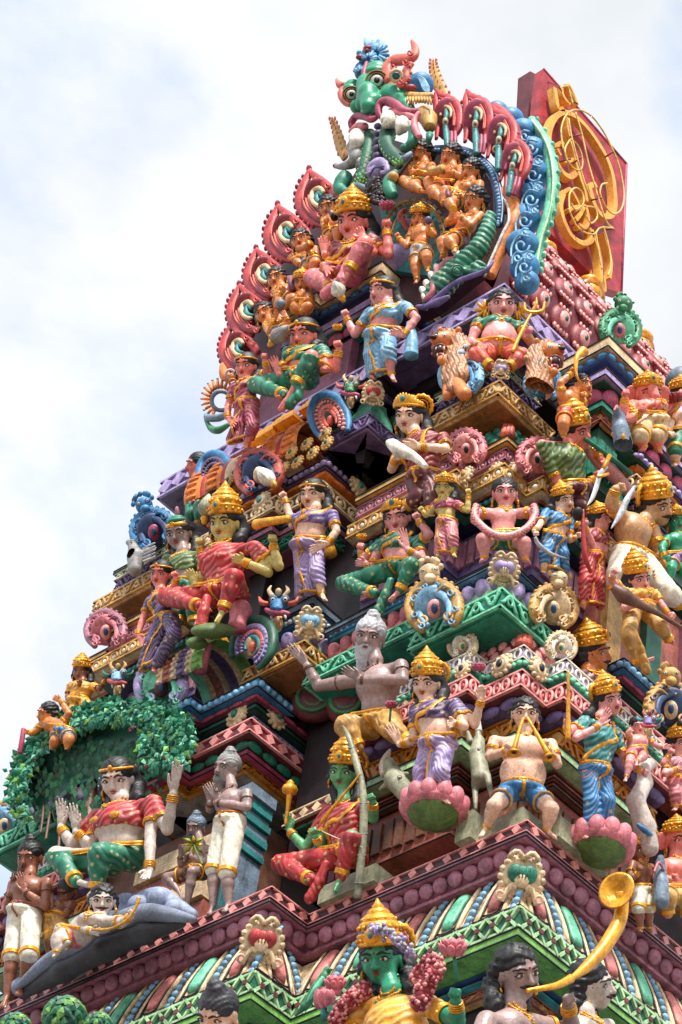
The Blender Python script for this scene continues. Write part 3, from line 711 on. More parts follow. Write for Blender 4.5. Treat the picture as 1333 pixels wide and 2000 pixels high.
    # --- things held, built as parts of the sculpture
    def tubep(s,name,pts,r,m,n=10,f=None):
        mb=MB(); P=[s.J(*p) for p in pts]; P=s.curve(P,max(len(P)*5,8)) if len(P)>2 else P
        rr=np.interp(np.linspace(0,1,len(P)),np.linspace(0,1,len(r)),r)*s.U if isinstance(r,(list,tuple)) else r*s.U
        mb.tube(P,rr,0,n); return mb.build(name,m,s.root)
    def blob(s,name,p,rad,m,ax=None):
        mb=MB(); mb.ell(s.J(*p),np.asarray(rad)*s.U,ax if ax is not None else (CR,CB,CU),0,16,12); return mb.build(name,m,s.root)
    def flower(s,name,p,R,m,stem=None):
        mb=MB(); c=s.J(*p); U=s.U*R
        mb.ell(c,(.45*U,.45*U,.5*U),(CR,CB,CU),0)
        for k,(rr,zz,nn) in enumerate(((.5,.0,8),(.75,-.25,9))):
            for i in range(nn):
                a=2*math.pi*(i+.5*k)/nn; d=CR*math.cos(a)+CB*math.sin(a); q=c+d*rr*U+CU*zz*U
                mb.ell(q,(.30*U,.16*U,.5*U),(np.cross(CU,d),nrm(d-CU*.3),nrm(CU+d*.45)),0,8,7)
        if stem: mb.tube([c,s.J(*stem)],.09*s.U,1,8)
        return mb.build(name,[m,'green'],s.root)
    def whisk(s,p,q,R=1.0,col='lgrey'):
        """gold handle with a tuft of pale hair"""
        a,b=s.J(*p),s.J(*q); d=nrm(b-a); mb=MB(); U=s.U*R; a1=nrm(np.cross(d,CB)); a2=np.cross(d,a1)
        mb.lathe(a,(a1,a2,d),[(.16*U,-.2*U),(.22*U,0),(.36*U,.25*U),(.30*U,.42*U)],0,14)
        L=np.linalg.norm(b-a)
        mb.lathe(a,(a1,a2,d),[(.28*U,.4*U),(.62*U,.4*U+L*.25),(.66*U,.4*U+L*.45),(.42*U,.4*U+L*.75),(.08*U,.4*U+L)],1,36,fl=12,fla=.08)
        return mb.build('fly_whisk',['gold',col],s.root)
def lotus_seat(parent, c, n, ax, R, H, petal='pinkpaint', under='olive', cnt=6):
    """lotus pedestal in front of a figure: fat petals over a leaf disc"""
    mb=MB(); ax=np.asarray(ax,float)
    mb.lathe(c,ax,[(R*.8,-H*.15),(R*1.0,0),(R*.95,H*.5),(R*.75,H*.9),(R*.7,H)],0,30)
    for i in range(cnt*2):
        a=2*math.pi*i/(cnt*2); d=ax[0]*math.cos(a)+ax[1]*math.sin(a)
        mb.ell(c+d*R*.86+ax[2]*H*.42,(R*math.pi/cnt*.52,R*.24,H*.62),(np.cross(ax[2],d),nrm(d-ax[2]*.2),nrm(ax[2]+d*.25)),0,12,9)
    mb.build('lotus_seat',petal,parent)
    mb=MB(); mb.lathe(c-ax[2]*H*.3,ax,[(R*.3,-H*.5),(R*.5,-H*.3),(R*.74,H*.0),(R*.80,H*.2),(R*.7,H*.3)],0,34,fl=11,fla=.04); mb.build('lotus_leaf',under,parent)
# ------------------------------------------------------------------ ground
g=MB(); g.V=[np.array([(-400,-400,0),(400,-400,0),(400,400,0),(-400,400,0)],float)]; g.F=[(0,1,2,3)]; g.m=[0]; g.sm=[False]; g.n=4
gm=mat('paving',(0.52,0.49,0.46),0.8,scale=3,dirt=0.1)
go=g.build('ground',gm,org=(0,0,0)); go['kind']='structure'
# ------------------------------------------------------------------ tower mouldings
TOWER = root('temple_tower',(1.5,3.0,Z1),'tall tiered gateway tower carrying painted mouldings, ledges, niches and miniature shrines','temple tower')
def hrow(x,y,v):
    """height above the main ledge whose picture row is v, on the vertical through (x,y)"""
    a=RT.T@(np.array([x,y,Z1])-CAM); b=RT.T@np.array([0,0,1.]); k=(1000.0-v)/FPX      # qy/-qz = k
    return (-k*a[2]-a[1])/(b[1]+k*b[2])
def offs(path,o):
    P=np.asarray(path,float); n=len(P); out=[]
    nr=[]
    for i in range(n-1):
        d=P[i+1]-P[i]; d=d/np.linalg.norm(d); nr.append(np.array([d[1],-d[0]]))
    for i in range(n):
        if i==0: v=nr[0]
        elif i==n-1: v=nr[-1]
        else:
            v=nr[i-1]+nr[i]
            if abs(np.dot(nr[i-1],nr[i]))>.9: v=nr[i]
        out.append(P[i]+v*o)
    return out
def band(name, path, prof, col, orn=None, ocol=None, sp=.1, parent=None, deep=.22, oscale=1.0, col3=None):
    """solid moulding: prof=[(out,z)] top to bottom (z absolute)"""
    mb=MB(); pr=[(min(p[0] for p in prof)-deep,prof[0][1])]+list(prof)+[(min(p[0] for p in prof)-deep,prof[-1][1])]
    K=len(pr); rows=[offs(path,o) for o,z in pr]; n=len(path)
    for i in range(n-1):
        V=[];F=[]
        for k in range(K):
            for q in (i,i+1): V.append((rows[k][q][0],rows[k][q][1],pr[k][1]))
        for k in range(K-1): F.append((2*k,2*k+1,2*k+3,2*k+2))
        F=[f[::-1] for f in F]
        mb.add(V,F,0,False)
        if len(prof)>3: 
            for q in range(len(mb.sm)-len(F)+1,len(mb.sm)-1): mb.sm[q]=True
    if orn:
        zt,zb=prof[0][1],prof[-1][1]; h=zt-zb; zc=(zt+zb)/2
        om=max(p[0] for p in prof)
        mid=prof[len(prof)//2][0] if len(prof)>2 else (prof[0][0]+prof[-1][0])/2
        PP=offs(path,om)
        for i in range(n-1):
            a=np.array([*PP[i],zc]); b=np.array([*PP[i+1],zc]); L=np.linalg.norm(b-a); t=(b-a)/L; nn=np.array([t[1],-t[0],0.]); m=max(1,int(round(L/sp)))
            if m>140: m=140
            w=L/m; U3=np.array([0,0,1.])
            for j in range(m):
                c=a+t*(w*(j+.5)+RJ.uniform(-.05,.05)*w)+U3*RJ.uniform(-.04,.04)*h+nn*RJ.uniform(-.003,.004)
                if orn=='petal':
                    q_=RJ.uniform(.92,1.05); mb.ell(c-nn*h*.02-U3*h*.02,(w*.51*q_,h*.36*oscale*q_,h*.62*q_),(t,nn,nrm(U3+nn*.3)),1,12,8); mb.ell(c+nn*h*.16+U3*h*.30,(w*.30,h*.10,h*.07),(t,nn,U3),2 if col3 else 1,8,6)
                elif orn=='diamond': 
                    mb.box(c+nn*.004,(nrm(t+U3*h/w),nn,nrm(U3-t*w/h) if False else nrm(np.cross(nn,nrm(t+U3*h/w)))),(h*.60,.022,h*.60),1)
                elif orn=='x':
                    for sg in (-1,1): mb.box(c+nn*.006,(nrm(t*w+U3*sg*h),nn,np.cross(nn,nrm(t*w+U3*sg*h))),(math.hypot(w,h)*.98,.026,h*.13),1)
                    mb.box(c+nn*.006,(t,nn,U3),(h*.22,.04,h*.22),2 if col3 else 1)
                elif orn=='oval':
                    mb.torus(c+nn*.006,(t,U3,nn),w*.36,h*.09,1,12,5,squash=h*.34/(w*.36)); 
                    if col3: mb.ell(c,(w*.2,.018,h*.2),(t,nn,U3),2,8,5)
                elif orn=='bead': q_=RJ.uniform(.88,1.08); mb.ell(c,(min(w,h)*.44*q_,min(w,h)*.4,min(w,h)*.44*q_),(t,nn,U3),1,8,6)
                elif orn=='egg': mb.ell(c-nn*h*.1,(w*.42,h*.34,h*.42),(t,nn,U3),1,10,7)
                elif orn=='scroll':
                    sg=1 if j%2 else -1; th=np.linspace(0,1,10)
                    pts=[c+nn*.012+t*(w*.5*(2*u-1))+U3*sg*h*.30*math.cos(u*math.pi*2) for u in th]; mb.tube(pts,h*.08,1,5)
                    mb.torus(c+nn*.012,(t,U3,nn),h*.17,h*.07,2 if col3 else 1,9,5)
                elif orn=='strip': mb.box(c+nn*.008,(t,nn,U3),(w*.7,.03,h*.6),1)
        # thin fillets framing the ornament
        if orn in('diamond','oval','x','scroll'):
            for z_ in (zt-h*.05,zb+h*.05):
                o_=om+.012; PQ=offs(path,o_)
                for i in range(n-1):
                    a=np.array([*PQ[i],z_]); b=np.array([*PQ[i+1],z_]); L=np.linalg.norm(b-a)
                    t=(b-a)/L; nn=np.array([t[1],-t[0],0.]); mb.box((a+b)/2-nn*.008,(t,nn,(0,0,1)),(L,.022,h*.11),1)
    if len(prof)==2 and prof[0][1]-prof[1][1]>.03:      # painted dark joint lines along the edges
        for (o_,z_) in ((prof[0][0],prof[0][1]-.004),(prof[1][0],prof[1][1]+.004)):
            PQ=offs(path,o_+.002)
            for i in range(n-1):
                a=np.array([*PQ[i],z_]); b=np.array([*PQ[i+1],z_]); L=np.linalg.norm(b-a); t=(b-a)/L; nn=np.array([t[1],-t[0],0.])
                mb.box((a+b)/2,(t,nn,(0,0,1)),(L,.012,.007),9)
    ms=[M(col)]+([M(ocol)] if ocol else [])+([M(col3)] if col3 else [])
    mb.m=[len(ms) if q==9 else q for q in mb.m]; ms.append(M('black')); ob=mb.build(name,ms,parent or TOWER); return ob
YC=2.70; RJ=random.Random(11)
def mir(P): return [(a,2*YC-b) for a,b in P][::-1]
def stack(ref, path, rows, parent=None, both=False, href=None):
    """rows: (v_top, v_bottom, out_top, out_bottom, colour, shape, ornament, ornament colour, spacing, third colour, name) read down the corner"""
    x,y=ref; P=[(x+a,y+b) for a,b in path]; z_prev=None
    for r in rows:
        vt,vb,o1,o2,col,shape=r[:6]; orn=r[6] if len(r)>6 else None; oc=r[7] if len(r)>7 else None; sp=r[8] if len(r)>8 else .1; c3=r[9] if len(r)>9 else None
        nm=r[10] if len(r)>10 else {'petal':'lotus_moulding','diamond':'lattice_band','x':'lattice_band','oval':'rosette_band','scroll':'scroll_frieze','bead':'bead_moulding','egg':'bead_moulding'}.get(orn,'ledge' if shape=='flat' else 'round_moulding')
        om=max(o1,o2); hx_,hy_=href or (x,y); zt=Z1+hrow(hx_-o1,hy_-o1,vt); zb=Z1+hrow(hx_-o2,hy_-o2,vb)
        if z_prev is not None and zt>z_prev-.003: zt=z_prev-.003
        if zb>zt-.012: zb=zt-.012
        if z_prev is not None and z_prev-zt<.05: zt=z_prev-.003
        z_prev=zb; h=zt-zb
        if len(r)>6 and r[6]=='petal': pr=[(o1-h*.30,zt),(o1-h*.22,(zt+zb)/2),(o2-h*.25,zb)]
        elif shape=='flat': pr=[(o1,zt),(o2,zb)]
        elif shape=='torus': pr=[(o1-h*.15+h*.42*math.sin(a),zt-h*(1-math.cos(a))/2) for a in np.linspace(0.0,math.pi,7)]
        elif shape=='cove': pr=[(o1+(o2-o1)*(math.sin(a*math.pi/2))**1.0,zt-h*(1-math.cos(a*math.pi/2)) ) for a in np.linspace(0,1,8)]
        elif shape=='cyma': pr=[(o1+(o2-o1)*(.5-.5*math.cos(a*math.pi)),zt-h*a) for a in np.linspace(0,1,7)]
        band(nm,P,pr,col,orn,oc,sp,parent,col3=c3)
        if both: band(nm,mir(P),pr,col,orn,oc,sp,parent,col3=c3)
def wall(name,lo,hi,col,parent=None):
    mb=MB(); mb.bbox((lo[0],lo[1],Z1+lo[2]),(hi[0],hi[1],Z1+hi[2])); return mb.build(name,col,parent or TOWER)
# core of the tower, tier by tier
wall('wall',(.35,.30,-12.2),(9,9,.05),'plum') if False else None
wall('wall',(.22,.22,-11.4),(9,6.5,-.02),'plum')
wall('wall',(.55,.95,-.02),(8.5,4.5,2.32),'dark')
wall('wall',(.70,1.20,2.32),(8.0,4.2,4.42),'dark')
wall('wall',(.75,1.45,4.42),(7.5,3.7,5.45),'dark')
# --- main plum cornice and painted cove
P0=[(6,6.9),(-.33,6.9),(-.33,1.68),(0,1.68),(0,0),(1.95,0),(1.95,-.33),(10,-.33)]
stack((0,0),P0,[
 (1604,1626,0,0,'dplum','flat','diamond','rose',.125),
 (1626,1633,.012,.012,'mauve','flat'),
 (1633,1674,-.02,-.05,'plum','torus','petal','mauve',.115,'rose'),
 (1674,1688,-.07,-.07,'mauve','flat'),
 (1688,1702,-.14,-.14,'lilac','flat'),
 (1702,1768,-.12,.04,'cream','flat'),
 (1768,1780,.10,.10,'lilac','flat'),
 (1780,1812,.13,.13,'dgreen','flat','x','palegreen',.11,'maroon'),
 (1812,1828,.14,.14,'lime','flat'),
 (1830,1842,-.02,-.02,'dblue','flat'),
 (1844,1884,-.06,-.08,'maroon','cyma','egg','magenta',.20),
 (1886,1894,-.04,-.04,'teal','flat'),
 (1896,1930,-.1,-.1,'ochre','flat','scroll','brick',.14),
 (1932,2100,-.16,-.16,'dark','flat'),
 (2100,2200,.1,.1,'blue','torus'),
])
# tongues and bead columns on the cove, medallions at the corners
def cove_pts(x,y,o1=-.12,o2=.04,v1=1702,v2=1768):
    zt=Z1+hrow(o1*-1*1-0, -o1,v1) if False else Z1+hrow(-o1,-o1,v1); zb=Z1+hrow(-o2,-o2,v2); h=zt-zb
    return [(o1+(o2-o1)*a+.015*math.sin(a*math.pi), zt-h*a) for a in np.linspace(0.0,1.0,8)]
PAL['rose2']=(.88,.50,.47)
mt={k:MB() for k in ('mint','coral','bead','trim')}
CP=cove_pts(0,0)
def tongues(a,b,nv,off,skip=()):
    a=np.array(a,float); b=np.array(b,float); L=np.linalg.norm(b-a); t=(b-a)/L; n2=np.array([t[1],-t[0]]); m=max(1,int(round(L/.35))); w=L/m
    for j in range(m):
        c=a+t*w*(j+.5+off)
        if (c-a)@t<.12 or (c-a)@t>L-.12: continue
        def P3(s,k,g=0): 
            o,z=CP[k]; return np.array([*(c+t*s+n2*(o+g)),z+g*.3])
        col='mint' if j%2 else 'rose2'
        pts=[P3(0,k,.004) for k in range(1,7)]; nn=np.array([*n2,0.3])
        m1=MB(); m1.tube(pts,[.048,.052,.052,.052,.050,.038],0,12,flat=.4,upv=nn); m1.build('cove_tongue_panel',col,TOWER)
        for sg in (-1,1):
            mt['trim'].tube([P3(sg*.072,k,.004) for k in range(0,8)],.006,1,5)
            mt['trim'].tube([P3(sg*.092,k,.0) for k in range(0,8)],.014,0,6)
        mt['trim'].tube([P3(.072*math.cos(q),6,.004)-np.array([0,0,.03*math.sin(q)]) for q in np.linspace(0,math.pi,7)],.006,1,5)
        mbd=MB()
        for k in range(8):
            mbd.ell(P3(w*.5,k,.002),(.026,.018,.022),(np.array([*t,0]),np.array([*n2,0]),np.array([0,0,1.])),0,8,6)
        for sg in (-1,1): mbd.tube([P3(w*.5+sg*.032,k,.0) for k in range(8)],.004,1,4)
        mbd.build('cove_bead_column',['sky','navy'],TOWER)
tongues((-.33,7.5),(-.33,1.68),None,0); tongues((-.33,1.68),(0,1.68),None,0); tongues((0,1.68),(0,0),None,0); tongues((0,0),(1.95,0),None,0); tongues((1.95,-.33),(4,-.33),None,0)
mt['trim'].build('cove_trim',['cream','black'],TOWER)
def corner_medallion(x,y,col,s=1.0,v=1725,n=(-.7071,-.7071,0)):
    n=nrm(n); z=Z1+hrow(x,y,v); c=np.array([x,y,z])+n*.06; t=np.cross((0,0,1),n)*1.0; u=nrm(np.array([0,0,1.])-n*(-.55)); nn=np.cross(t,u)*1.0
    if np.dot(nn,n)<0: nn=-nn
    mb=MB(); ax=(t,u,nn)
    mb.ell(c+u*.03,(.17*s,.17*s,.05*s),ax,0,20,8)
    for i in range(18):
        a=math.pi*2*i/18; mb.ell(c+u*.03*s+t*.16*s*math.cos(a)+u*.17*s*math.sin(a),(.032*s,.032*s,.03*s),ax,0,7,5)
    for sg in (-1,1):
        mb.ell(c+t*sg*.05*s+u*.06*s+nn*.05*s,(.068*s,.075*s,.04*s),ax,1,14,9)
        mb.tube([c+t*sg*(.03+.10*q)*s-u*(.05+.13*q-.07*math.sin(q*3))*s+nn*.05*s for q in np.linspace(0,1,7)],[.03*s*(1-.5*q) for q in np.linspace(0,1,7)],0,7)
        mb.torus(c+t*sg*.15*s-u*.12*s+nn*.03*s,ax,.03*s,.014*s,0,10,5)
        mb.tube([c+t*sg*(.12*q)*s+u*(.17+.06*math.sin(q*math.pi))*s+nn*.05*s for q in np.linspace(0,1,6)],.02*s,0,6)
    mb.ell(c+u*.05*s+nn*.06*s,(.075*s,.075*s,.03*s),ax,1,12,8)
    mb.ell(c+u*.005*s+nn*.07*s,(.06*s,.06*s,.03*s),ax,0,10,7)
    for i in range(5): mb.tube([c+t*(i-2)*.022*s+u*.02*s+nn*.10*s,c+t*(i-2)*.034*s+u*.07*s+nn*.098*s,c+t*(i-2)*.030*s+u*.11*s+nn*.08*s],.005*s,1,5)
    mb.build('corner_medallion',['cream',col,'black'],TOWER)
corner_medallion(.04,.04,'green',.72,1736); corner_medallion(-.29,1.72,'red',.72,1860)
# --- corner shrine, lower
K1=[(-.14,1.25),(-.14,.30),(0,.30),(0,0),(.24,0),(.24,-.14),(1.3,-.14)]
stack((.14,.29),K1,[
 (1262,1287,-.06,-.06,'lilac','flat','oval','ivory',.075),
 (1287,1299,-.12,-.12,'maroon','flat'),
 (1299,1309,-.05,-.05,'green','torus','bead','mint',.05),
 (1309,1341,.03,.03,'maroon','flat','oval','rose',.085,'red'),
 (1341,1394,-.02,-.10,'violet','torus','petal','purple',.17,'purple'),
 (1394,1404,-.12,-.12,'navy','flat','bead','sky',.035),
 (1404,1440,-.10,-.10,'ochre','flat','scroll','deepgold',.13),
 (1440,1447,-.06,-.06,'palegreen','flat'),
 (1449,1462,-.16,-.16,'brick','flat'),(1465,1478,-.18,-.18,'wood','flat'),(1481,1494,-.16,-.16,'brick','flat'),(1497,1510,-.18,-.18,'wood','flat'),
 (1513,1620,-.22,-.22,'brick','flat','strip','wood',.09),
],both=True)
# upper corner shrine
stack((.17,.67),K1,[
 (850,862,-.0,-.0,'ochre','flat'),(862,877,-.03,-.05,'wood','cyma'),
 (877,898,-.04,-.04,'pinkpaint','flat','oval','mauve',.08,'rose'),
 (898,907,-.10,-.10,'violet','flat'),
 (907,932,.02,.02,'cream','flat','oval','ochre',.10,'ivory'),
 (932,966,-.04,-.08,'brick','torus','petal','brick',.2,'coral'),
 (966,976,-.06,-.06,'dgreen','flat','bead','teal',.05),
 (978,990,-.12,-.12,'navy','flat'),(992,1100,-.20,-.20,'violet','flat','strip','mauve',.08),
],both=True)
# projecting slabs over both shrines
SL1=[(.5,.62),(0,.62),(0,0),(.46,0),(.46,.5)]
stack((.03,.43),SL1,[(1088,1096,0,0,'sky','flat'),(1096,1110,-.03,-.03,'dblue','flat','bead','blue',.045),(1112,1150,-.06,-.02,'palegreen','cyma','egg','lilac',.11),(1150,1186,.06,.06,'green','flat','scroll','mint',.13,'mint'),(1186,1196,.03,.03,'green','flat')],both=True)
stack((.13,.77),[(.5,.62),(0,.62),(0,0),(.46,0),(.46,.5)],[(698,704,0,0,'palegreen','flat'),(704,722,-.02,-.02,'lime','flat','oval','ivory',.10,'palegreen'),(724,745,-.07,-.03,'lilac','cyma','scroll','violet',.10),(745,772,.06,.06,'cream','flat','scroll','ochre',.10,'cream'),(772,782,.03,.03,'amber','flat')],both=True)
corner_medallion(.02,.42,'lilac',.55,1132); corner_medallion(.13,.77,'lilac',.34,738)
def dome(x,y,w,v1,v0,col,scale,cap='gold',tassel='coral',zref=None):
    """square bulging roof of a miniature shrine covered in overlapping scales"""
    zr=zref or (x,y); zb=Z1+hrow(zr[0],zr[1],v0); zt=Z1+hrow(zr[0]+w*.55,zr[1]+w*.55,v1); h=zt-zb; mb=MB(); cx,cy=x+w,y+w; n=28; K=7; V=[];F=[]
    def pos(a,k):
        r=w*(1.0-.06*k-.75*(k)**2.0) if k<1 else w*.2
        c,s_=math.cos(a),math.sin(a); q=(abs(c)**5+abs(s_)**5)**(-1/5.0)
        return np.array([cx+r*q*c,cy+r*q*s_,zb+h*k])
    for k in range(K+1):
        for i in range(n): V.append(pos(2*math.pi*i/n+math.pi/4,k/K))
    for k in range(K):
        for i in range(n): F.append((k*n+i,k*n+(i+1)%n,(k+1)*n+(i+1)%n,(k+1)*n+i))
    mb.add(V,F,0)
    for k in range(5):
        for i in range(24):
            a=2*math.pi*(i+.5*(k%2))/24; kk=(k+.5)/5.2; c=pos(a,kk); cu=nrm(pos(a,kk+.05)-pos(a,kk-.05)); ct=nrm(pos(a+.05,kk)-pos(a-.05,kk)); nn=np.cross(ct,cu)
            mb.ell(c,(w*.115,h*.115,.02),(ct,cu,nn),1,6,5)
    mb.build('scaled_roof',[col,scale],TOWER)
    mb=MB()
    for i,(r,z) in enumerate(((.36,0),(.30,.04),(.22,.08))): mb.bbox((cx-w*r,cy-w*r,zt-.02+z),(cx+w*r,cy+w*r,zt+.02+z-.003))
    mb.build('roof_cap',cap,TOWER)
    mb=MB()
    for sg in (-.06,0,.06): mb.tube([pos(math.pi*1.25+sg*1.2,k)+np.array([-.02,-.02,0]) for k in (.15,.4,.65,.9)],[.03,.022,.018,.012],0,6)
    mb.build('roof_tassel',tassel,TOWER)
dome(.20,.35,.33,1205,1268,'maroon','rose'); dome(.22,.72,.30,812,856,'dgreen','green')
dome(.22,2*YC-.72-.60,.30,812,856,'dgreen','green',zref=(.22,.72))
# --- middle bay, first tier
BAY=(-.2,2.31)
PB2=[(1.2,1.25),(-.11,1.25),(-.11,.52),(0,.52),(0,0),(1.6,0)]
R2=[
 (1322,1341,0,0,'blue','flat','bead','sky',.06),
 (1342,1374,-.04,-.10,'plum','torus','petal','magenta',.125,'rose'),
 (1375,1383,-.09,-.09,'dgreen','flat'),
 (1385,1396,-.16,-.16,'ochre','flat'),(1396,1404,-.13,-.13,'lilac','flat','bead','purple',.05),
 (1404,1428,-.03,-.03,'maroon','flat','diamond','rose',.12),
 (1429,1465,-.08,-.12,'dgreen','torus','petal','green',.135,'mint'),
 (1466,1473,-.10,-.10,'magenta','flat'),
 (1474,1502,-.16,-.16,'ochre','flat','scroll','deepgold',.13),
 (1503,1515,-.20,-.20,'grey','flat'),(1516,1700,-.35,-.35,'wood','flat','strip','brick',.12)]
stack(BAY,PB2,R2[:-1]); stack((.98,.20),[(0,1.2),(0,0),(4,0)],R2[:6],href=BAY)
def medal(x,y,v,n,R=.08,c1='cream',c2='green',px=None):
    c=np.array(px) if px is not None else np.array([x,y,Z1+hrow(x,y,v)]); n=nrm(n); t=nrm(np.cross((0,0,1),n)); u=np.cross(n,t); mb=MB()
    mb.ell(c,(R,R,R*.4),(t,u,n),0,16,6); mb.torus(c+n*R*.25,(t,u,n),R*.62,R*.12,0,16,5)
    for i in range(12):
        a=math.pi*i/6; mb.ell(c+(t*math.cos(a)+u*math.sin(a))*R,(R*.26,R*.26,R*.22),(t,u,n),0,6,5)
    mb.ell(c+n*R*.4,(R*.34,R*.42,R*.2),(t,u,n),1,10,7); return mb.build('medallion',[c1,c2],TOWER)
def mpx(px,py,x=None,y=None,**k): 
    p=atx(px,py,x) if x is not None else aty(px,py,y); n=(-1,0,0) if x is not None else (0,-1,0); medal(0,0,0,n,px=p,**k)
mpx(464,1398,x=-.11); mpx(540,1400,y=2.40); mpx(790,1385,x=.05,c2='navy',R=.07)
mpx(981,1300,x=.08,c2='navy',R=.07); mpx(1052,1307,y=.23,c2='navy',R=.07); mpx(905,1308,x=-.02,c2='navy',R=.055); 
mpx(910,928,x=.05,c2='ochre',R=.06); mpx(968,918,x=.17,c2='ochre',R=.055,c1='cream'); mpx(1008,920,y=.66,c2='ochre',R=.055)
# pillar and niche of the first tier
mb=MB(); px0,py0=.02,2.42; zt=Z1+1.25
for i,(w_,z0,z1_,k) in enumerate(((.17,1.16,1.24,0),(.14,1.08,1.15,1),(.11,1.03,1.07,0),(.15,.97,1.02,1),(.12,.91,.96,0),(.14,.85,.90,1),(.11,.79,.84,0),(.13,.74,.78,1),(.10,.10,.73,0),(.13,-.01,.09,1))):
    w_*=.68; mb.bbox((px0-w_,py0-w_,Z1+z0),(px0+.12,py0+w_*.8,Z1+z1_),k)
for dy in (-.05,0,.05): mb.bbox((px0-.08,py0+dy-.012,Z1+.16),(px0-.09,py0+dy+.012,Z1+.70),1)
mb.build('pillar',['slate','teal'],TOWER)
for k in range(5):
    mb=MB()
mb=MB()
for i in range(6): mb.bbox((.06-.03*(i%2),2.75,Z1+.1+.17*i),(.3,3.45,Z1+.25+.17*i),i%2)
mb.build('chevron_pilaster',['brick','cream'],TOWER)
wall('wall',(.12,2.6,-.02),(.6,4.3,1.3),'wood')
# small bracket beside the bow hero
stack((.12,1.62),[(.5,.55),(0,.55),(0,0),(.6,0)],[(1535,1558,0,0,'maroon','flat','diamond','cream',.12),(1559,1585,-.04,-.08,'dgreen','torus','petal','leaf',.12),(1587,1600,-.1,-.1,'blue','flat'),(1601,1650,-.14,-.14,'dblue','flat','scroll','blue',.1),(1652,1735,-.16,-.16,'dplum','flat','strip','maroon',.08)])
# --- middle bay, second tier
BAY3=(-.05,2.20)
R3=[
 (893,910,0,0,'violet','flat','bead','lilac',.055),
 (911,932,-.03,-.06,'orange','torus','egg','orange',.12),
 (933,940,-.10,-.10,'red','flat'),
 (941,966,-.02,-.02,'wood','flat','oval','cream',.13,'cream'),
 (967,974,-.10,-.10,'brick','flat'),
 (975,1000,-.09,-.12,'dblue','torus','egg','blue',.10),
 (1002,1009,-.10,-.10,'mauve','flat'),
 (1010,1034,-.13,-.13,'dgreen','flat','scroll','green',.12),
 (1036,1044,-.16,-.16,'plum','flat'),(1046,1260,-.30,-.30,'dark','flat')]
stack(BAY3,[(1.2,1.15),(-.08,1.15),(-.08,.38),(0,.38),(0,0),(1.6,0)],R3); stack((1.15,.35),[(0,1.4),(0,0),(4,0)],R3[:8],href=BAY3)
wall('wall',(1.15,.62,2.06),(6,1.3,3.4),'brick')
for i in range(9): wall('pilaster',(1.2+.42*i,.56,2.06),(1.36+.42*i,.64,3.36),('ochre','dgreen','plum')[i%3])
mpx(700,950,y=2.16,c2='teal',R=.075); mpx(512,980,x=-.12,c2='teal',R=.075); mpx(367,1077,x=-.16,c2='teal',R=.07)
# goddess seat, third tier
stack((0,2.03),[(.8,1.0),(-.06,1.0),(-.06,.62),(0,.62),(0,0),(.9,0)],[
 (510,530,0,0,'cream','flat'),(531,560,-.05,-.07,'dblue','torus','egg','blue',.10),(561,571,-.10,-.10,'coral','flat'),(572,590,-.04,-.04,'lilac','flat'),
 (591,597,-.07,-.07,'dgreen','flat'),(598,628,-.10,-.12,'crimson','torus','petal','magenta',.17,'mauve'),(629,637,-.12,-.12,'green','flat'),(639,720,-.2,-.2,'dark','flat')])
# eave of the roof with its diamond lattice
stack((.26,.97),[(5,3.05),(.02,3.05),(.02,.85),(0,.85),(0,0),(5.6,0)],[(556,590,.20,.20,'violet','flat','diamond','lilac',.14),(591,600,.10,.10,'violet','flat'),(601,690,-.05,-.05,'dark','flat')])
# right-hand bay of the top tier
RB=atp(1190,658,(0,.2,0),(0,1,0)); RX,RY=RB[0],RB[1]
stack((RX,RY),[(.9,.55),(.0,.55),(0,0),(.55,0),(.55,.12),(3.2,.12)],[
 (656,676,0,0,'cream','flat'),(677,706,-.04,-.06,'dblue','torus','egg','blue',.10),(707,716,-.1,-.1,'coral','flat'),(717,732,-.04,-.04,'lilac','flat'),(733,741,-.07,-.07,'dgreen','flat'),
 (742,785,-.09,-.12,'maroon','torus','petal','magenta',.15,'crimson'),(786,794,-.10,-.10,'green','flat'),(795,822,-.14,-.14,'ochre','flat','scroll','brick',.1),(823,950,-.18,-.18,'dgreen','flat','strip','green',.06)])
# small pedestals
def ped(px,py,x,path,rows): p=atx(px,py,x); stack((p[0],p[1]),path,rows)
ped(737,728,0.0,[(.4,.30),(0,.30),(0,0),(.30,0),(.30,.4)],[(728,742,0,0,'dark','flat'),(744,770,-.04,-.06,'lilac','flat','scroll','violet',.09),(772,808,-.08,-.03,'mint','cyma'),(809,834,.04,.04,'lilac','flat','scroll','violet',.10),(834,842,.02,.02,'violet','flat'),(843,905,-.10,-.12,'dark','cyma')])
ped(613,1163,-.08,[(.5,.42),(0,.42),(0,0),(.55,0),(.55,.4)],[(1163,1180,0,0,'slate','flat'),(1181,1192,-.03,-.03,'dblue','flat'),(1193,1203,-.0,-.0,'blue','flat','bead','ivory',.04),(1205,1222,-.06,-.06,'dblue','flat'),(1222,1252,-.08,-.02,'palegreen','cyma','egg','lilac',.12),(1252,1280,.06,.06,'amber','flat','scroll','ochre',.12,'cream'),(1280,1288,.04,.04,'amber','flat'),(1290,1400,-.2,-.25,'dark','flat')])
corner_medallion(-.08,2.03,'sky',.55,1235); corner_medallion(.0,1.88,'red',.45,785)
# side panels of the second tier beneath the seated goddess in green
ped(835,1128,.05,[(.5,.9),(0,.9),(0,0),(.3,0)],[(1128,1140,0,0,'slate','flat'),(1140,1152,-.02,-.02,'blue','flat','bead','sky',.05),(1153,1162,-.03,-.03,'teal','flat'),(1164,1200,-.07,-.03,'rose','cyma','egg','pinkpaint',.10),(1201,1228,.05,.05,'green','flat','scroll','mint',.12),(1228,1236,.03,.03,'green','flat')])
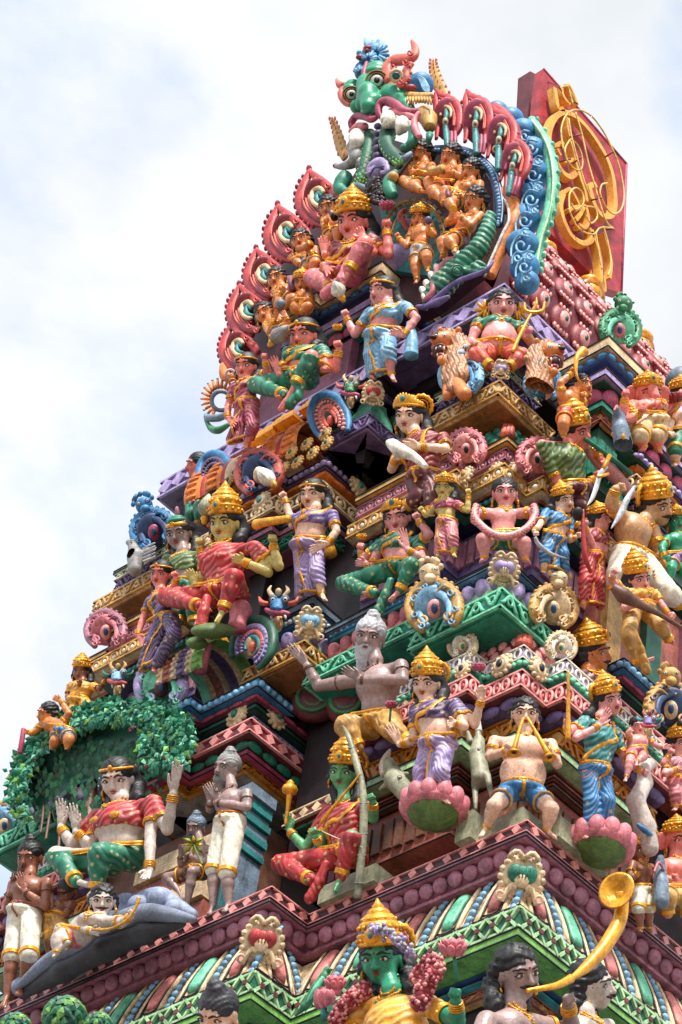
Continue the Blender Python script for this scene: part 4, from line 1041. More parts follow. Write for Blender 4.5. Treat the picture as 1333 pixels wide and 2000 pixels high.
# pale stone blocks on the main ledge
def block(px,py,h,ax,ay,hh,col='stonegreen',name='stone_block'):
    p=atz(px,py,h+hh); mb=MB(); mb.bbox((p[0],p[1],Z1+h+.004),(p[0]+ax,p[1]+ay,Z1+h+hh)); mb.build(name,col,TOWER)
block(735,1685,0,.5,.45,.13); block(925,1580,0,.5,.12,.2); block(1022,1575,0,.4,.4,.17); block(1095,1592,0,.45,.4,.15); block(470,1755,0,.4,.2,.1)
p=atz(1222,2052/1.0-0,0) if False else aty(1262,2068-0,-.1) if False else None
# dark shield petals behind the sage
for (c,x,w_) in (((619,1372),.22,.17),((680,1380),.3,.15)):
    q=atx(c[0],c[1],x); mb=MB(); n=nrm((-1,-.6,0)); t=nrm(np.cross((0,0,1),n)); u=np.array([0,0,1.])
    mb.ell(q,(w_,.10,w_*.95),(t,n,u),0,20,10)
    for r_ in (.55,.85): mb.torus(q+n*.07,(t,u,n),w_*r_*.8,.018,1,24,5,squash=1.1)
    mb.build('shield_panel',['maroon','leaf'],TOWER)
# barrel roofs along the bays
def barrel(a,b,R,cols,bands,name,squash=1.0,lift=(0,0,1)):
    a=np.asarray(a,float); b=np.asarray(b,float); d=nrm(b-a); L=np.linalg.norm(b-a); up=np.array([0,0,1.]); sd=nrm(np.cross(up,d)); mb=MB(); n=20; K=len(bands)
    pos=0; tot=sum(w_ for w_,_,_ in bands)
    for w_,ci,bulge in bands:
        l0,l1=pos/tot*L,(pos+w_)/tot*L; pos+=w_; V=[];F=[]; m=5
        for k in range(m+1):
            t=k/m; r=R*(1+bulge*math.sin(math.pi*t))
            for i in range(n+1):
                ph=math.pi*(-.12+1.24*i/n); V.append(a+d*(l0+(l1-l0)*t)+sd*math.cos(ph)*r+up*math.sin(ph)*r*squash)
        for k in range(m):
            for i in range(n): F.append((k*(n+1)+i,k*(n+1)+i+1,(k+1)*(n+1)+i+1,(k+1)*(n+1)+i))
        mb.add(V,F,ci)
        if bulge>.02:
            for i in range(22):
                ph=math.pi*(-.1+1.2*i/21); c=a+d*(l0+l1)/2+(sd*math.cos(ph)+up*math.sin(ph)*squash)*R*(1+bulge)
                mb.ell(c,((l1-l0)*.36,R*.05,R*.06),(d,sd*math.cos(ph)+up*math.sin(ph),np.cross(d,sd*math.cos(ph)+up*math.sin(ph))),ci,6,5)
    mb.build(name,cols,TOWER)
def bar_px(p1,p2,x,R,*a,**k): barrel(atx(*p1,x),atx(*p2,x),R,*a,**k)
bar_px((450,1322),(345,1366),-.12,.27,['mint','brick','cream','violet','lime'],[(1,0,0),(.6,2,.06),(1,1,.05),(.6,2,.06),(1.1,3,.08),(.6,2,.06),(1.3,4,.06)][::-1],'barrel_roof')
bar_px((640,905),(420,1010),.18,.33,['orange','cream','red','ochre'],[(1,0,.05),(.25,2,.02),(1,0,.05),(.25,2,.02),(1.8,1,.02),(.25,2,.02),(1,0,.05),(.25,2,.02),(1,0,.05)],'barrel_roof')
# rosettes on the orange barrel and gold ridge caps
for (u,v) in ((600,868),(612,885),(570,885),(582,903),(555,915),(636,848),(640,866),(448,940),(436,960),(460,925)):
    mpx(u,v,x=-.16 if u>500 else -.14,R=.05,c1='ochre',c2='dgreen')
for (u,v) in ((560,835),(520,862),(620,800),(415,1270),(400,1280)):
    q=atx(u,v,.05); mb=MB()
    for i in range(3): mb.bbox((q[0]-.07+.012*i,q[1]-.13+.02*i,q[2]+.035*i),(q[0]+.07-.012*i,q[1]+.13-.02*i,q[2]+.035*i+.028))
    mb.build('ridge_cap','gold',TOWER)

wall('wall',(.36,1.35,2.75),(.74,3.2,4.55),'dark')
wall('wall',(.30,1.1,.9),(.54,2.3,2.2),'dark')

wall('wall',(.12,2.35,4.95),(.75,3.3,5.9),'plum')
# ------------------------------------------------------------------ sculpted ornaments, animals, the great gable
A1,A2,A3,A4,A5,A6,A7,A8=(600,40),(933,100),(380,320),(680,360),(933,460),(350,660),(650,700),(933,800)
B1,B2,B3,B4,B5,B6,B7,B8=(200,920),(500,900),(0,1160),(330,1160),(640,1160),(933,1130),(0,1440),(300,1400)
D1,D2,D3,D4,D5,D6=(640,1380),(933,1400),(0,1700),(350,1680),(640,1700),(933,1680)
class Sc:
    """a sculpture laid out from enlarged views: coordinates in a view, standing on its own plane, sizes in view units"""
    def __init__(s,name,label,cat,o,anchor,at,face='L',lean=0,group=None,parent=None):
        s.o=o; n=nrm(FACE[face]); L=math.radians(lean); s.n=nrm(n*math.cos(L)-np.array([0,0,1])*math.sin(L))
        u,v=s.px(anchor); k,val=at; s.p0={'x':atx,'y':aty,'h':atz}[k](u,v,val); s.u=.3*np.linalg.norm(s.p0-CAM)/FPX
        s.t=nrm(np.cross((0,0,1),s.n)); s.w=np.cross(s.n,s.t)
        if np.dot(s.t,CR)<0: s.t=-s.t
        s.root=parent or root(name,s.p0,label,cat,group)
        s.mb=None
    def px(s,v): return s.o[0]+v[0]*.3, s.o[1]+v[1]*.3
    def J(s,x,y,f=0.0): u,v=s.px((x,y)); return atp(u,v,s.p0+s.n*f*s.u,s.n)
    curve=Fig.curve
    def tube(s,pts,r,mi=0,n=10,flat=1.0,mb=None,smooth=True):
        P=[s.J(*p) for p in pts]; N_=max(len(P)*5,8) if (len(P)>2 and smooth) else len(P)
        P=s.curve(P,N_) if len(P)>2 and smooth else P
        r=r if isinstance(r,(list,tuple)) else [r,r]
        rr=np.interp(np.linspace(0,1,len(P)),np.linspace(0,1,len(r)),r)*s.u; (mb or s.mb).tube(P,rr,mi,n,flat=flat,upv=s.n); return P
    def ell(s,x,y,r,mi=0,f=0,ax=None,nu=14,nv=10,mb=None):
        r=np.broadcast_to(np.asarray(r,float),(3,))*s.u; (mb or s.mb).ell(s.J(x,y,f),r,ax if ax is not None else (CR,CB,CU),mi,nu,nv)
    def ring(s,x,y,R,r,mi=0,f=0,squash=1.0,bump=0,ba=0,n=22,mb=None,ax=None): (mb or s.mb).torus(s.J(x,y,f),ax or (CR,CU,CB),R*s.u,r*s.u,mi,n,6,squash=squash,bump=bump,ba=ba)
    def new(s): s.mb=MB(); return s.mb
    def done(s,name,mats): r=s.mb.build(name,mats,s.root); s.mb=None; return r
    def poly(s,pts,f0,th,mi=0,mb=None):
        P=[s.J(x,y,f0) for x,y in pts]; (mb or s.mb).prism(P,-s.n,th*s.u,mi)
    def field(s,pts,pad,h):
        P=np.array([s.J(*p) for p in pts]); s.fl=Field(P.min(0)-pad*s.u,P.max(0)+pad*s.u,h*s.u); return s.fl
    def fe(s,x,y,r,k=0,f=0,op='add'):
        r=np.broadcast_to(np.asarray(r,float),(3,))*s.u; s.fl.ell(s.J(x,y,f),(CR,CB,CU),r,k*s.u,op)
    def fc(s,a,b,r1,r2,k=0,op='add'): s.fl.cap(s.J(*a),s.J(*b),r1*s.u,r2*s.u,k*s.u,None,op)
    def fch(s,P,R,k=0):
        for i in range(len(P)-1): s.fc(P[i],P[i+1],R[i],R[i+1],k)
    def eye(s,x,y,r,f,rings=2,iris='wood',dirv=None):
        q=MB(); c=s.J(x,y,f); s_=s.u; d=dirv if dirv is not None else CB
        q.ell(c,(r*s_,r*.6*s_,r*.9*s_),(CR,CB,CU),0,16,10); q.ell(c+d*r*.35*s_,(r*.52*s_,r*.36*s_,r*.52*s_),(CR,CB,CU),1,14,8); q.ell(c+d*r*.62*s_,(r*.22*s_,r*.14*s_,r*.22*s_),(CR,CB,CU),1,8,6)
        a=np.linspace(0,2*math.pi,22)[:-1]
        for i in range(rings): q.torus(c+d*.1*r*s_,(CR,CU,CB),r*(1.06+.2*i)*s_,r*.09*s_,1 if i%2==0 else 2,22,5,squash=.9)
        return q.build('eye',['eyewhite','black','ochre'],s.root)
# ---- gable over the goddess tier
G=Sc('gable_arch','horseshoe gable arch with blue beaded ring and blue swirling back crowning the tower','gable arch',A4,(900,300),('x',.05))
G.new()
pts=[(560,-225),(700,-222),(800,-190),(880,-130),(935,-60),(965,60),(975,160),(965,260)]
G.tube([(x+14,y,0) for x,y in pts],34,0,10); G.tube([(x-12,y,16) for x,y in pts],8,1,6); G.tube([(x+32,y-8,22) for x,y in pts],6,1,6); G.done('arch_ring',['dblue','sky'])
G.new()
P=G.curve([G.J(x+10,y,30) for x,y in pts],34)
for p in P: G.mb.ell(p,(13*G.u,11*G.u,13*G.u),(CR,CB,CU),0,8,6)
G.done('arch_beads','sky')
G.new(); G.poly([(560,-210),(700,-210),(860,-130),(940,0),(950,200),(820,500),(500,760),(0,1000),(-560,1230),(-740,1250),(-730,1000),(-640,780),(-480,480),(-240,220),(0,0),(120,-200),(260,-300)],-140,160); G.done('recess','dplum')
# blue back and scalloped mint rim behind the arch, red flames between
LB=((1140,-340,95,-150),(1195,-210,105,-160),(1210,-60,108,-160),(1195,90,105,-150),(1155,230,105,-130),(1135,400,108,-110),(1150,540,98,-100),(1165,640,80,-90),(1060,-420,90,-160),(970,-470,80,-170),(860,-500,80,-200))
fl=G.field([(x,y,f) for x,y,r,f in LB],160,7)
for x,y,r,f in LB: G.fe(x,y,(r,r*1.08,r),42,f)
fl.build('gable_back','blue',G.root)
G.new()
for (x,y,R,f) in ((1190,-230,44,-52),(1205,-60,48,-52),(1190,100,46,-42),(1150,240,44,-24),(1130,400,52,2),(1150,540,44,4),(1105,480,28,6),(1185,470,24,4),(1150,-310,30,-50),(1240,-150,24,-60),(1240,20,24,-60),(1215,170,22,-50),(1150,320,24,-14),(1160,610,22,-8)):
    G.tube([(x+R*math.cos(a)*(1-a/9),y+R*math.sin(a)*(1-a/9),f) for a in np.linspace(0,7,12)],8,1,6)
    G.tube([(x-R*1.3,y+R*1.5,f-10),(x-R*1.2,y,f),(x-R*.3,y-R*1.3,f),(x+R,y-R*1.1,f-10)],7,1,6)
G.done('gable_swirls',['blue','sky'])
G.new(); mp_=[(1195,-420),(1290,-270),(1330,-100),(1330,60),(1300,220),(1260,340),(1235,470),(1220,560)]
G.tube([(x,y,-190) for x,y in mp_],[30,44,44,38,24],0,8)
P=G.curve([G.J(x+38,y,-190) for x,y in mp_],14)
for p in P: G.mb.ell(p,(16*G.u,14*G.u,24*G.u),(CR,CB,CU),0,7,6)
G.tube([(x+2,y,-140) for x,y in mp_],9,1,6)
G.done('scalloped_rim',['mint','palegreen'])
G.new(); op=[(1010,60),(1070,120),(1085,230),(1040,330),(1000,420),(955,520),(925,600)]
G.tube([(x,y,-40) for x,y in op],[52,50,46,42,40,36],0,10); G.tube([(x-36,y,5) for x,y in op],[10,12,12,10],1,6)
P=G.curve([G.J(x-44,y,10) for x,y in op],16)
for p in P: G.mb.ell(p,(8*G.u,8*G.u,10*G.u),(CR,CB,CU),2,6,5)
G.done('rim_band',['orange','ivory','red'])
# spotted inner cord
G.new(); P=G.curve([G.J(x,y,10) for x,y in ((962,190),(955,300),(930,400),(880,500))],20)
for p in P: G.mb.ell(p,(17*G.u,15*G.u,14*G.u),(CR,CB,CU),0,7,5)
G.done('cord','wood')
# ---- sea-monster at the foot of the arch
m=Sc('makara_statue','green sea monster statue with white teeth curling under the right foot of the arch','sea monster',A4,(800,500),('x',-.02))
fl=m.field([(930,150),(560,800),(450,500)],120,5)
m.fch([(925,210),(905,310),(855,410),(780,490),(700,570),(620,650)],[42,52,62,68,80,85],20); m.fch([(620,650),(560,720),(500,800)],[85,60,26],20); m.fc((700,570),(900,560),40,22,20); m.fe(850,540,(55,30,45),15)
m.fe(640,640,(60,20,40),10,30); m.fe(715,560,(48,40,40),12,45)
def fn(x,y,z,a=m.J(905,250),d=nrm(m.J(620,650)-m.J(925,210)),u=m.u): return np.sin(((x-a[0])*d[0]+(y-a[1])*d[1]+(z-a[2])*d[2])/u/6.2)
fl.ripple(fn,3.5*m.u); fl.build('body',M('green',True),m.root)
m.new(); m.tube([(720,470,50),(650,500,55),(590,560,60),(560,640,60),(550,700,55),(520,740,50),(490,760,50)],[10,22,26,22,20,24,10],0,10); m.done('lip','pinkpaint')
for i,(x,y,r) in enumerate(((700,440,30),(640,490,34),(580,540,34),(540,585,32),(505,635,30),(480,680,28),(490,725,24))):
    m.new(); m.tube([(x+25,y+30,30),(x,y,45),(x-22+4*i,y-34+7*i,50)],[r,r*.75,4],0,9); m.done('tooth','ivory')
m.new(); m.tube([(450,800,20),(520,790,30),(600,720,30),(700,640,25),(800,600,20),(900,560,10),(945,500,5)],[16,22,20,16,18,16,8],0,8); m.tube([(500,800,40),(580,770,40),(660,730,35)],[12,30,12],0,8); m.done('fin','purple')
m.new(); m.ring(715,560,34,5,0,85); m.ring(715,560,20,4,0,88); m.done('eye_ring','dgreen')
m=Sc('makara_tail','grey and green curled tail with orange fan at the left foot of the arch','sea monster',A6,(250,420),('x',-.02))
m.new()
for i in range(13):
    a=math.pi*(1.35-.075*i*1.2); m.tube([(265+70*math.cos(a),400-75*math.sin(a),0),(265+110*math.cos(a),400-125*math.sin(a),10)],[13,9],0,7,smooth=False)
    m.ell(265+118*math.cos(a),400-135*math.sin(a),(9,9,9),1)
m.ring(275,410,62,16,2,6); m.tube([(175,500,10),(190,520,20),(260,520,25),(330,490,20)],[12,26,26,18],2); m.tube([(170,530,0),(210,590,10),(260,600,15),(330,560,10)],[8,22,26,12],3)
m.tube([(290,180,0),(300,240,6),(330,260,6),(370,250,6)],[26,40,30,18],0,10); m.ring(335,235,28,10,1,30); m.ring(350,290,22,9,0,30)
m.done('body',['orange','lgrey','slate','leaf'])
# ---- flame crests along the arch
def flame(o,cx,cy,sc,x,label,mir=1,tilt=0,inner='cream'):
    F_=Sc('flame_crest',label,'flame ornament',o,(cx,cy),('x',x),group='flame crests round the arch')
    ct,st=math.cos(math.radians(tilt)),math.sin(math.radians(tilt))
    def T(P): 
        out=[]
        for p in P:
            a,b=p[0]*mir*sc,p[1]*sc; out.append((cx+a*ct-b*st,cy+a*st+b*ct,(p[2] if len(p)>2 else 0)*sc))
        return out
    F_.new(); q=T([(0,10,-16)])[0]; F_.ell(q[0],q[1],(96*sc,18*sc,130*sc),1,q[2]); F_.tube(T([(-55,-175),(-62,-140),(-95,-60),(-112,20),(-92,100),(-40,160),(40,190)]),[x_*sc for x_ in (16,30,44,48,44,38,20)],0,12,flat=.7)
    F_.tube(T([(-50,-160,10),(5,-105,10),(70,-50,10),(120,0,5),(150,50,0)]),[x_*sc for x_ in (14,34,36,34,26)],0,12,flat=.7)
    F_.tube(T([(-40,-60,20),(-60,20,20),(-40,100,20),(30,150,20),(90,150,10)]),[x_*sc for x_ in (22,34,38,34,22)],1,10,flat=.6)
    for k in range(5): F_.tube(T([(-60+14*k,-110+12*k,36),(-96+17*k,-20,38),(-84+18*k,70-6*k,38),(-20+12*k,135-10*k,34)]),[x_*sc for x_ in (3,8,8,3)],2,5)
    for i in range(12):
        a=1.9+2.8*i/11; q=T([(-30+150*math.cos(a)*.82,20-195*math.sin(a)*.9,6)])[0]; F_.ell(q[0],q[1],(14*sc,12*sc,19*sc),0 if i%2 else 3,q[2],nu=7,nv=5)
    for (u_,v_,R_) in ((60,-70,20),(110,-30,18),(10,120,20),(60,150,18),(-20,-110,18)): F_.tube(T([(u_+R_*math.cos(a)*(1-a/9),v_+R_*math.sin(a)*(1-a/9),40) for a in np.linspace(0,6.4,9)]),6*sc,2,5)
    q=T([(-58,-178,5)])[0]; F_.ell(q[0],q[1],(20*sc,16*sc,28*sc),3,q[2]); F_.done('flame',['red','crimson','coral','magenta'])
    F_.new(); F_.tube(T([(40,-20,40),(10,-50,44),(-30,-30,44),(-40,20,44),(-10,60,44),(30,66,44)]),[x_*sc for x_ in (14,18,18,18,16,12)],0,8); 
    F_.tube(T([(30,0,36),(5,-15,38),(-8,15,38),(5,40,38),(40,45,34)]),[x_*sc for x_ in (12,20,22,18,10)],1,8); F_.done('curl',[inner,'teal'])
LL=[(A3,805,210,1.0,'topmost red flame crest left of the mask, above the trumpet cherub'),(A3,600,440,1.0,'second red flame crest down the left flank of the arch'),(A3,455,710,.92,'third red flame crest down the left flank of the arch'),(A3,345,945,.92,'fourth red flame crest down the left flank of the arch'),(A3,285,1190,.86,'lowest red flame crest on the left flank, above the maroon sari lady')]
for o,cx,cy,sc,lb in LL: flame(o,cx,cy,sc,-.02,lb)
def plume(o,cx,cy,sc,x,label,tilt=0):
    F_=Sc('flame_crest',label,'flame ornament',o,(cx,cy),('x',x),group='flame crests round the arch')
    ct,st=math.cos(math.radians(tilt)),math.sin(math.radians(tilt))
    T=lambda P:[(cx+(p[0]*ct-p[1]*st)*sc,cy+(p[0]*st+p[1]*ct)*sc,(p[2] if len(p)>2 else 0)*sc) for p in P]
    F_.new(); q=T([(5,0,-14)])[0]; F_.ell(q[0],q[1],(88*sc,20*sc,150*sc),2,q[2]); F_.tube(T([(-70,-205),(-40,-160),(25,-130),(75,-80),(92,-20),(85,60),(60,110),(25,110)]),[v*sc for v in (6,26,34,38,40,38,26,12)],0,12,flat=.7)
    F_.tube(T([(-68,-190,0),(-72,-140,6),(-66,-70,8),(-72,0,6),(-60,60,4),(-66,140,0)]),[v*sc for v in (10,24,26,24,22,14)],0,10,flat=.7)
    for k_ in range(4): F_.tube(T([(-50+14*k_,-150+10*k_,34),(20+8*k_,-112+16*k_,38),(58-2*k_,-40,40),(60-4*k_,50,38)]),[v*sc for v in (3,6,6,3)],1,5)
    for (u,v) in ((-20,-168),(18,-158),(52,-140),(82,-112),(104,-76),(116,-36),(-96,-120),(-92,-40),(-92,30)):
        q=T([(u,v,4)])[0]; F_.ell(q[0],q[1],(12*sc,10*sc,15*sc),2,q[2],nu=7,nv=5)
    for k_ in (-1,0,1): F_.tube(T([(k_*24+40,90,20),(k_*24+40,150,22),(k_*20+36,210,16)]),[v*sc for v in (12,16,10)],2,7)
    F_.done('flame',['red','coral','magenta'])
    F_.new(); F_.tube(T([(-36,-20,36),(-34,-62,42),(0,-84,44),(34,-60,42),(32,-10,38)]),[v*sc for v in (9,12,13,12,8)],0,8)
    F_.tube(T([(0,-62,40),(4,-20,44),(-6,30,42),(6,120,36),(10,220,26)]),[v*sc for v in (12,20,16,24,20)],1,8); q=T([(-4,20,62)])[0]; F_.ell(q[0],q[1],(20*sc,12*sc,28*sc),0,q[2]); q=T([(-4,20,74)])[0]; F_.ell(q[0],q[1],(10*sc,6*sc,12*sc),1,q[2]); F_.done('curl',['cream','teal'])
RL=[(A1,905,640,.95,0,'first red flame crest right of the mask, beside the orange leaf'),(A1,1100,655,1.0,2,'second red flame crest right of the mask'),(A1,1255,760,1.0,6,'third red flame crest right of the mask'),(A1,1345,930,.95,12,'fourth red flame crest on the right shoulder of the arch')]
for o,cx,cy,sc,tl,lb in RL: plume(o,cx,cy,sc,.02,lb,tl)
m=Sc('flame_crest','large red scalloped flame against the blue gable back','flame ornament',A2,(230,700),('x',.10),group='flame crests round the arch')
m.new(); m.tube([(110,360,0),(180,440,0),(235,560,0),(250,700,0),(245,820,0),(235,950,0),(200,1050,0)],[30,55,60,58,62,55,30],0,10)
for (x,y) in ((150,400),(235,490),(285,620),(290,760),(285,900)): m.ell(x,y,(28,26,40),0,-10)
m.tube([(80,540,40),(110,480,45),(145,540,45)],[10,13,10],1,8); m.tube([(120,540,45),(118,640,45)],[20,14],2,8); m.ring(122,640,20,9,1,50)
m.tube([(180,700,50),(190,800,50),(185,920,45),(175,1050,40)],[16,18,16,10],0,8); m.done('flame',['red','cream','teal'])
# orange feather leaves
def leaf(o,P,w,label,x):
    L_=Sc('feather_leaf',label,'leaf ornament',o,P[0],('x',x)); L_.new(); L_.tube(P,[w*.6,w,w*.9,w*.5,3],0,10,flat=.4)
    for i in range(1,9):
        t=i/9; a=L_.curve([np.array([p[0],p[1],0.]) for p in P],10)[i]
        for sg in (-1,1): L_.ell(a[0]+sg*w*(.95-.6*t),a[1]-6,(9,8,17),1,6,nu=6,nv=5); 
        L_.ell(a[0],a[1],(5,6,18),2,w*.4,nu=6,nv=5)
    L_.done('leaf',['ochre','rose','orange'])
leaf(A1,[(900,500),(850,400),(825,310),(822,250)],46,'orange feather leaf standing behind the mask, right side',.1)
leaf(A1,[(250,900),(215,800),(185,700),(158,625)],42,'orange feather leaf on the sky side left of the mask',.0)
# ---- the great mask
k=Sc('guardian_mask','huge teal guardian mask with bulging eyes, tusks and blue crest at the very top','mask sculpture',A1,(450,450),('x',-.15))
fl=k.field([(200,100,0),(800,800,0),(250,1000,0),(400,450,150)],150,6)
k.fe(460,345,(92,95,85),0,20); k.fe(300,455,(70,80,75),30,-30); k.fch([(400,420,40),(400,500,70),(420,560,70)],[80,72,58],30)
k.fe(570,490,(100,80,75),40,10); k.fch([(540,470,20),(640,560,0),(700,620,-20)],[60,50,30],30)
k.fe(435,520,(52,50,48),12,95); k.fe(355,545,(42,40,40),12,85); k.fe(395,480,(50,60,60),20,100); k.fe(400,420,(70,80,60),25,70); k.fch([(380,400,95),(400,470,110),(400,560,110)],[50,56,50],25); k.fe(420,590,(70,50,30),15,60); k.fe(330,560,(50,50,50),20,40)
k.fe(455,330,(75,60,40),15,60); k.fe(285,440,(50,45,30),12,30)
fl.build('face','teal_skin',k.root)
k.eye(455,392,44,100,4); k.eye(290,482,36,66,4)
k.new(); k.tube([(790,600,-20),(740,590,0),(690,600,20),(630,590,50),(580,550,70),(520,525,85),(475,545,90),(468,600,80),(490,640,60)],[18,22,28,30,30,30,26,22,14],0,12)
k.tube([(780,640,-20),(720,640,0),(670,625,30),(600,600,55),(540,580,70)],[14,20,22,20,12],1,10); k.tube([(460,625,70),(420,645,75),(370,625,70),(320,625,50),(290,665,40),(290,700,30)],[14,22,24,24,24,14],0,12)
k.tube([(380,690,60),(330,700,55),(290,730,45)],[26,34,26],1,10); k.done('lips',['magenta','pinkpaint'])
for P,R in (([(530,640,70),(530,665,85),(490,695,95)],[52,48,8]),([(620,670,50),(615,700,65),(590,745,60)],[46,44,10]),([(325,760,60),(320,800,70),(285,850,60)],[54,50,14])):
    k.new(); k.ell(P[0][0],P[0][1],(R[0],R[0]*.8,R[0]*1.05),0,P[0][2]); k.tube(P,R,0,12); k.done('tusk','ivory')
k.new(); k.tube([(310,820,30),(320,880,35),(290,930,30),(225,950,20),(180,945,10)],[52,46,36,22,14],0,12); k.tube([(340,880,20),(340,960,10)],[30,24],0,10); k.done('trunk','grey')
k.new(); k.tube([(195,940,16),(178,950,16)],[14,16],0,8); k.done('trunk_tip','crimson')
for P,R,nm in (([(530,720,20),(520,800,30),(560,880,25),(620,930,20)],52,'scaled_neck'),([(410,740,0),(400,850,10),(375,960,10),(345,1060,10)],42,'scaled_neck')):
    k.new(); PP=k.tube(P,[R,R,R,R*.8],0,12)
    C_=k.curve([k.J(*p) for p in P],11)
    for i,c in enumerate(C_):
        for q in range(-2,3): k.mb.ell(c+CR*q*R*.38*k.u+CB*R*(1-.14*q*q)*k.u*1.0-CU*abs(q)*5*k.u,(R*.24*k.u,9*k.u,20*k.u),(CR,CB,nrm(CU+CR*.25*q)),1,7,5)
    k.done(nm,['dgreen','lime'])
k.new()
for y,r in ((690,26),(735,28),(785,30),(835,32),(885,34)): k.ell(462,y,(r,r,r*.85),0,35)
k.done('bead_column','violet')
k.new(); k.tube([(420,1010,30),(425,960,40),(470,925,45),(515,940,45),(520,985,45),(485,990,45)],[30,34,34,26,18,12],0,12); k.ell(460,985,(50,30,50),0,20); k.tube([(410,1010,60),(440,960,75),(500,950,75)],[5,6,5],1,6); k.done('curl',['lilac','dblue'])
k.new(); k.ell(450,1110,(62,40,88),0,10)
for i in range(60):
    a=random.uniform(-1,1); b=random.uniform(-1,1)
    y=1030+i/60*165; wd=66*math.sqrt(max(.05,1-((y-1105)/98)**2)); k.ell(450+wd*a,y,(17,15,17),0,38+20*(1-a*a),nu=8,nv=6)
k.done('grape_cluster','dark')
# blue crest and ears
k.new(); k.ell(440,225,(85,70,85),0,20); k.ell(385,250,(50,50,55),0,40); k.ell(345,330,(38,50,60),0,30)
for (cx,cy,R,f) in ((450,215,80,40),(400,250,52,70),(350,335,40,60)):
    for i in range(11):
        a=math.pi*(-.3+1.25*i/10); k.tube([(cx+R*.3*math.cos(a),cy-R*.3*math.sin(a),f+30),(cx+R*1.05*math.cos(a),cy-R*1.05*math.sin(a),f)],[7,12],1 if i%2 else 0,6,smooth=False)
k.tube([(440,190,30),(395,160,30),(378,112,25)],[40,26,4],1,9); k.tube([(340,215,40),(335,190,40)],[20,6],1,8); k.tube([(400,205,90),(370,180,95)],[20,8],2,8); k.ell(400,178,(30,24,18),2,90); k.ell(345,240,(28,24,20),2,85)
k.tube([(390,275,100),(372,340,110),(368,420,105)],[14,20,10],3,8); k.ell(740,420,(85,60,85),0,-40)
for i in range(6): k.tube([(700+i*8,350+i*10,20),(760,380+i*14,15),(800,440+i*6,0)],[4,7,4],1,5)
k.done('crest',['blue','sky','crimson','magenta'])
k.new(); k.tube([(540,400,60),(520,320,60),(560,265,55),(630,255,50),(690,240,40),(705,190,35),(680,130,30)],[36,44,46,44,40,28,8],0,12,flat=.7); k.tube([(545,420,50),(600,430,40),(640,380,40),(650,320,40),(680,280,35)],[34,36,36,34,28],0,12,flat=.7)
k.ring(580,360,36,12,1,110); k.ell(580,360,(26,20,26),2,100)
for (x,y,R) in ((640,270,24),(670,210,20),(560,300,22),(610,400,20)): k.tube([(x+R*math.cos(a)*(1-a/9),y+R*math.sin(a)*(1-a/9),92) for a in np.linspace(0,6.5,10)],6,3,6)
for i in range(10):
    a=math.pi*(.95-.16*i); k.ell(615+62*math.cos(a),340-88*math.sin(a),(11,11,14),0,50,nu=7,nv=5)
k.done('ear',['coral','cream','teal','red'])
k.new(); k.tube([(245,430,0),(215,420,0),(200,400,0),(192,380,0)],[30,26,16,6],0,9); k.tube([(240,440,10),(225,480,10),(250,530,10),(290,550,10)],[22,28,26,18],0,10); k.done('ear',['coral'])
k.new(); k.tube([(650,480,10),(720,500,10),(780,500,0),(820,480,-10)],[18,34,34,14],0,10)
for i in range(9): k.tube([(655+i*18,500,38),(650+i*20,540+6*math.sin(i),30)],[9,7],0,6,smooth=False)
k.tube([(760,600,-30),(790,640,-30),(800,700,-30)],[50,60,36],0,10); k.ell(675,440,(38,24,26),1,30); k.done('feather_ruff',['ochre','crimson'])
k.new(); k.tube([(730,600,60),(700,650,65),(705,710,60),(735,760,50)],[16,20,24,18],0,9); k.tube([(690,700,40),(690,780,40),(650,830,40)],[30,34,26],1,10); k.tube([(800,740,30),(790,790,30)],[24,16],1,8); k.ell(640,830,(34,30,30),1,45); k.done('dragon_head',['pinkpaint','green'])
k.new(); k.tube([(255,1010,0),(230,1050,10),(215,1100,10),(260,1120,10)],[46,50,44,24],0,12); k.ell(345,1030,(30,28,36),0,20); k.tube([(590,990,20),(545,1040,30),(540,1110,30),(570,1140,20)],[30,44,44,26],0,10); k.ell(560,1020,(36,30,36),1,50); k.tube([(250,1110,20),(330,1080,35),(400,1100,20)],[10,26,12],2,8); k.tube([(580,960,30),(640,900,40),(680,860,30)],[12,26,12],2,8); k.done('foliage_base',['green','ochre','slate'])
# inner sunburst ring of cream blocks
s_=Sc('sunburst_ring','ring of cream blocks framing the small golden child figure inside the arch','ring ornament',A4,(440,330),('x',.12))
s_.new()
for a in np.linspace(-.35,2.9,17):
    c=s_.J(430+195*math.cos(a),330-225*math.sin(a),0); s_.mb.box(c,(nrm(CR*math.cos(a)+CU*math.sin(a)),nrm(-CR*math.sin(a)+CU*math.cos(a)),CB),(46*s_.u,30*s_.u,26*s_.u),0)
for R in (165,225): s_.tube([(430+R*.87*math.cos(a),330-R*math.sin(a),8) for a in np.linspace(-.4,3,20)],7,1,6)
s_.done('block_ring',['cream','ochre'])
s_.new(); s_.tube([(380,160,20),(350,190,24),(345,230,24),(375,260,24),(390,300,20)],[14,24,26,24,12],0,8); s_.ring(370,215,16,7,1,44); s_.done('conch_swirl',['coral','rose'])
s_.new(); s_.poly([(200,140),(430,90),(600,200),(640,400),(560,600),(300,560)],-30,60); s_.done('backdrop','teal')
s_.new(); s_.ell(330,480,(110,60,95),0,-10); s_.tube([(395,280,10),(400,240,20),(430,260,20)],[16,22,10],0,8); s_.done('lilac_cushion','lilac')
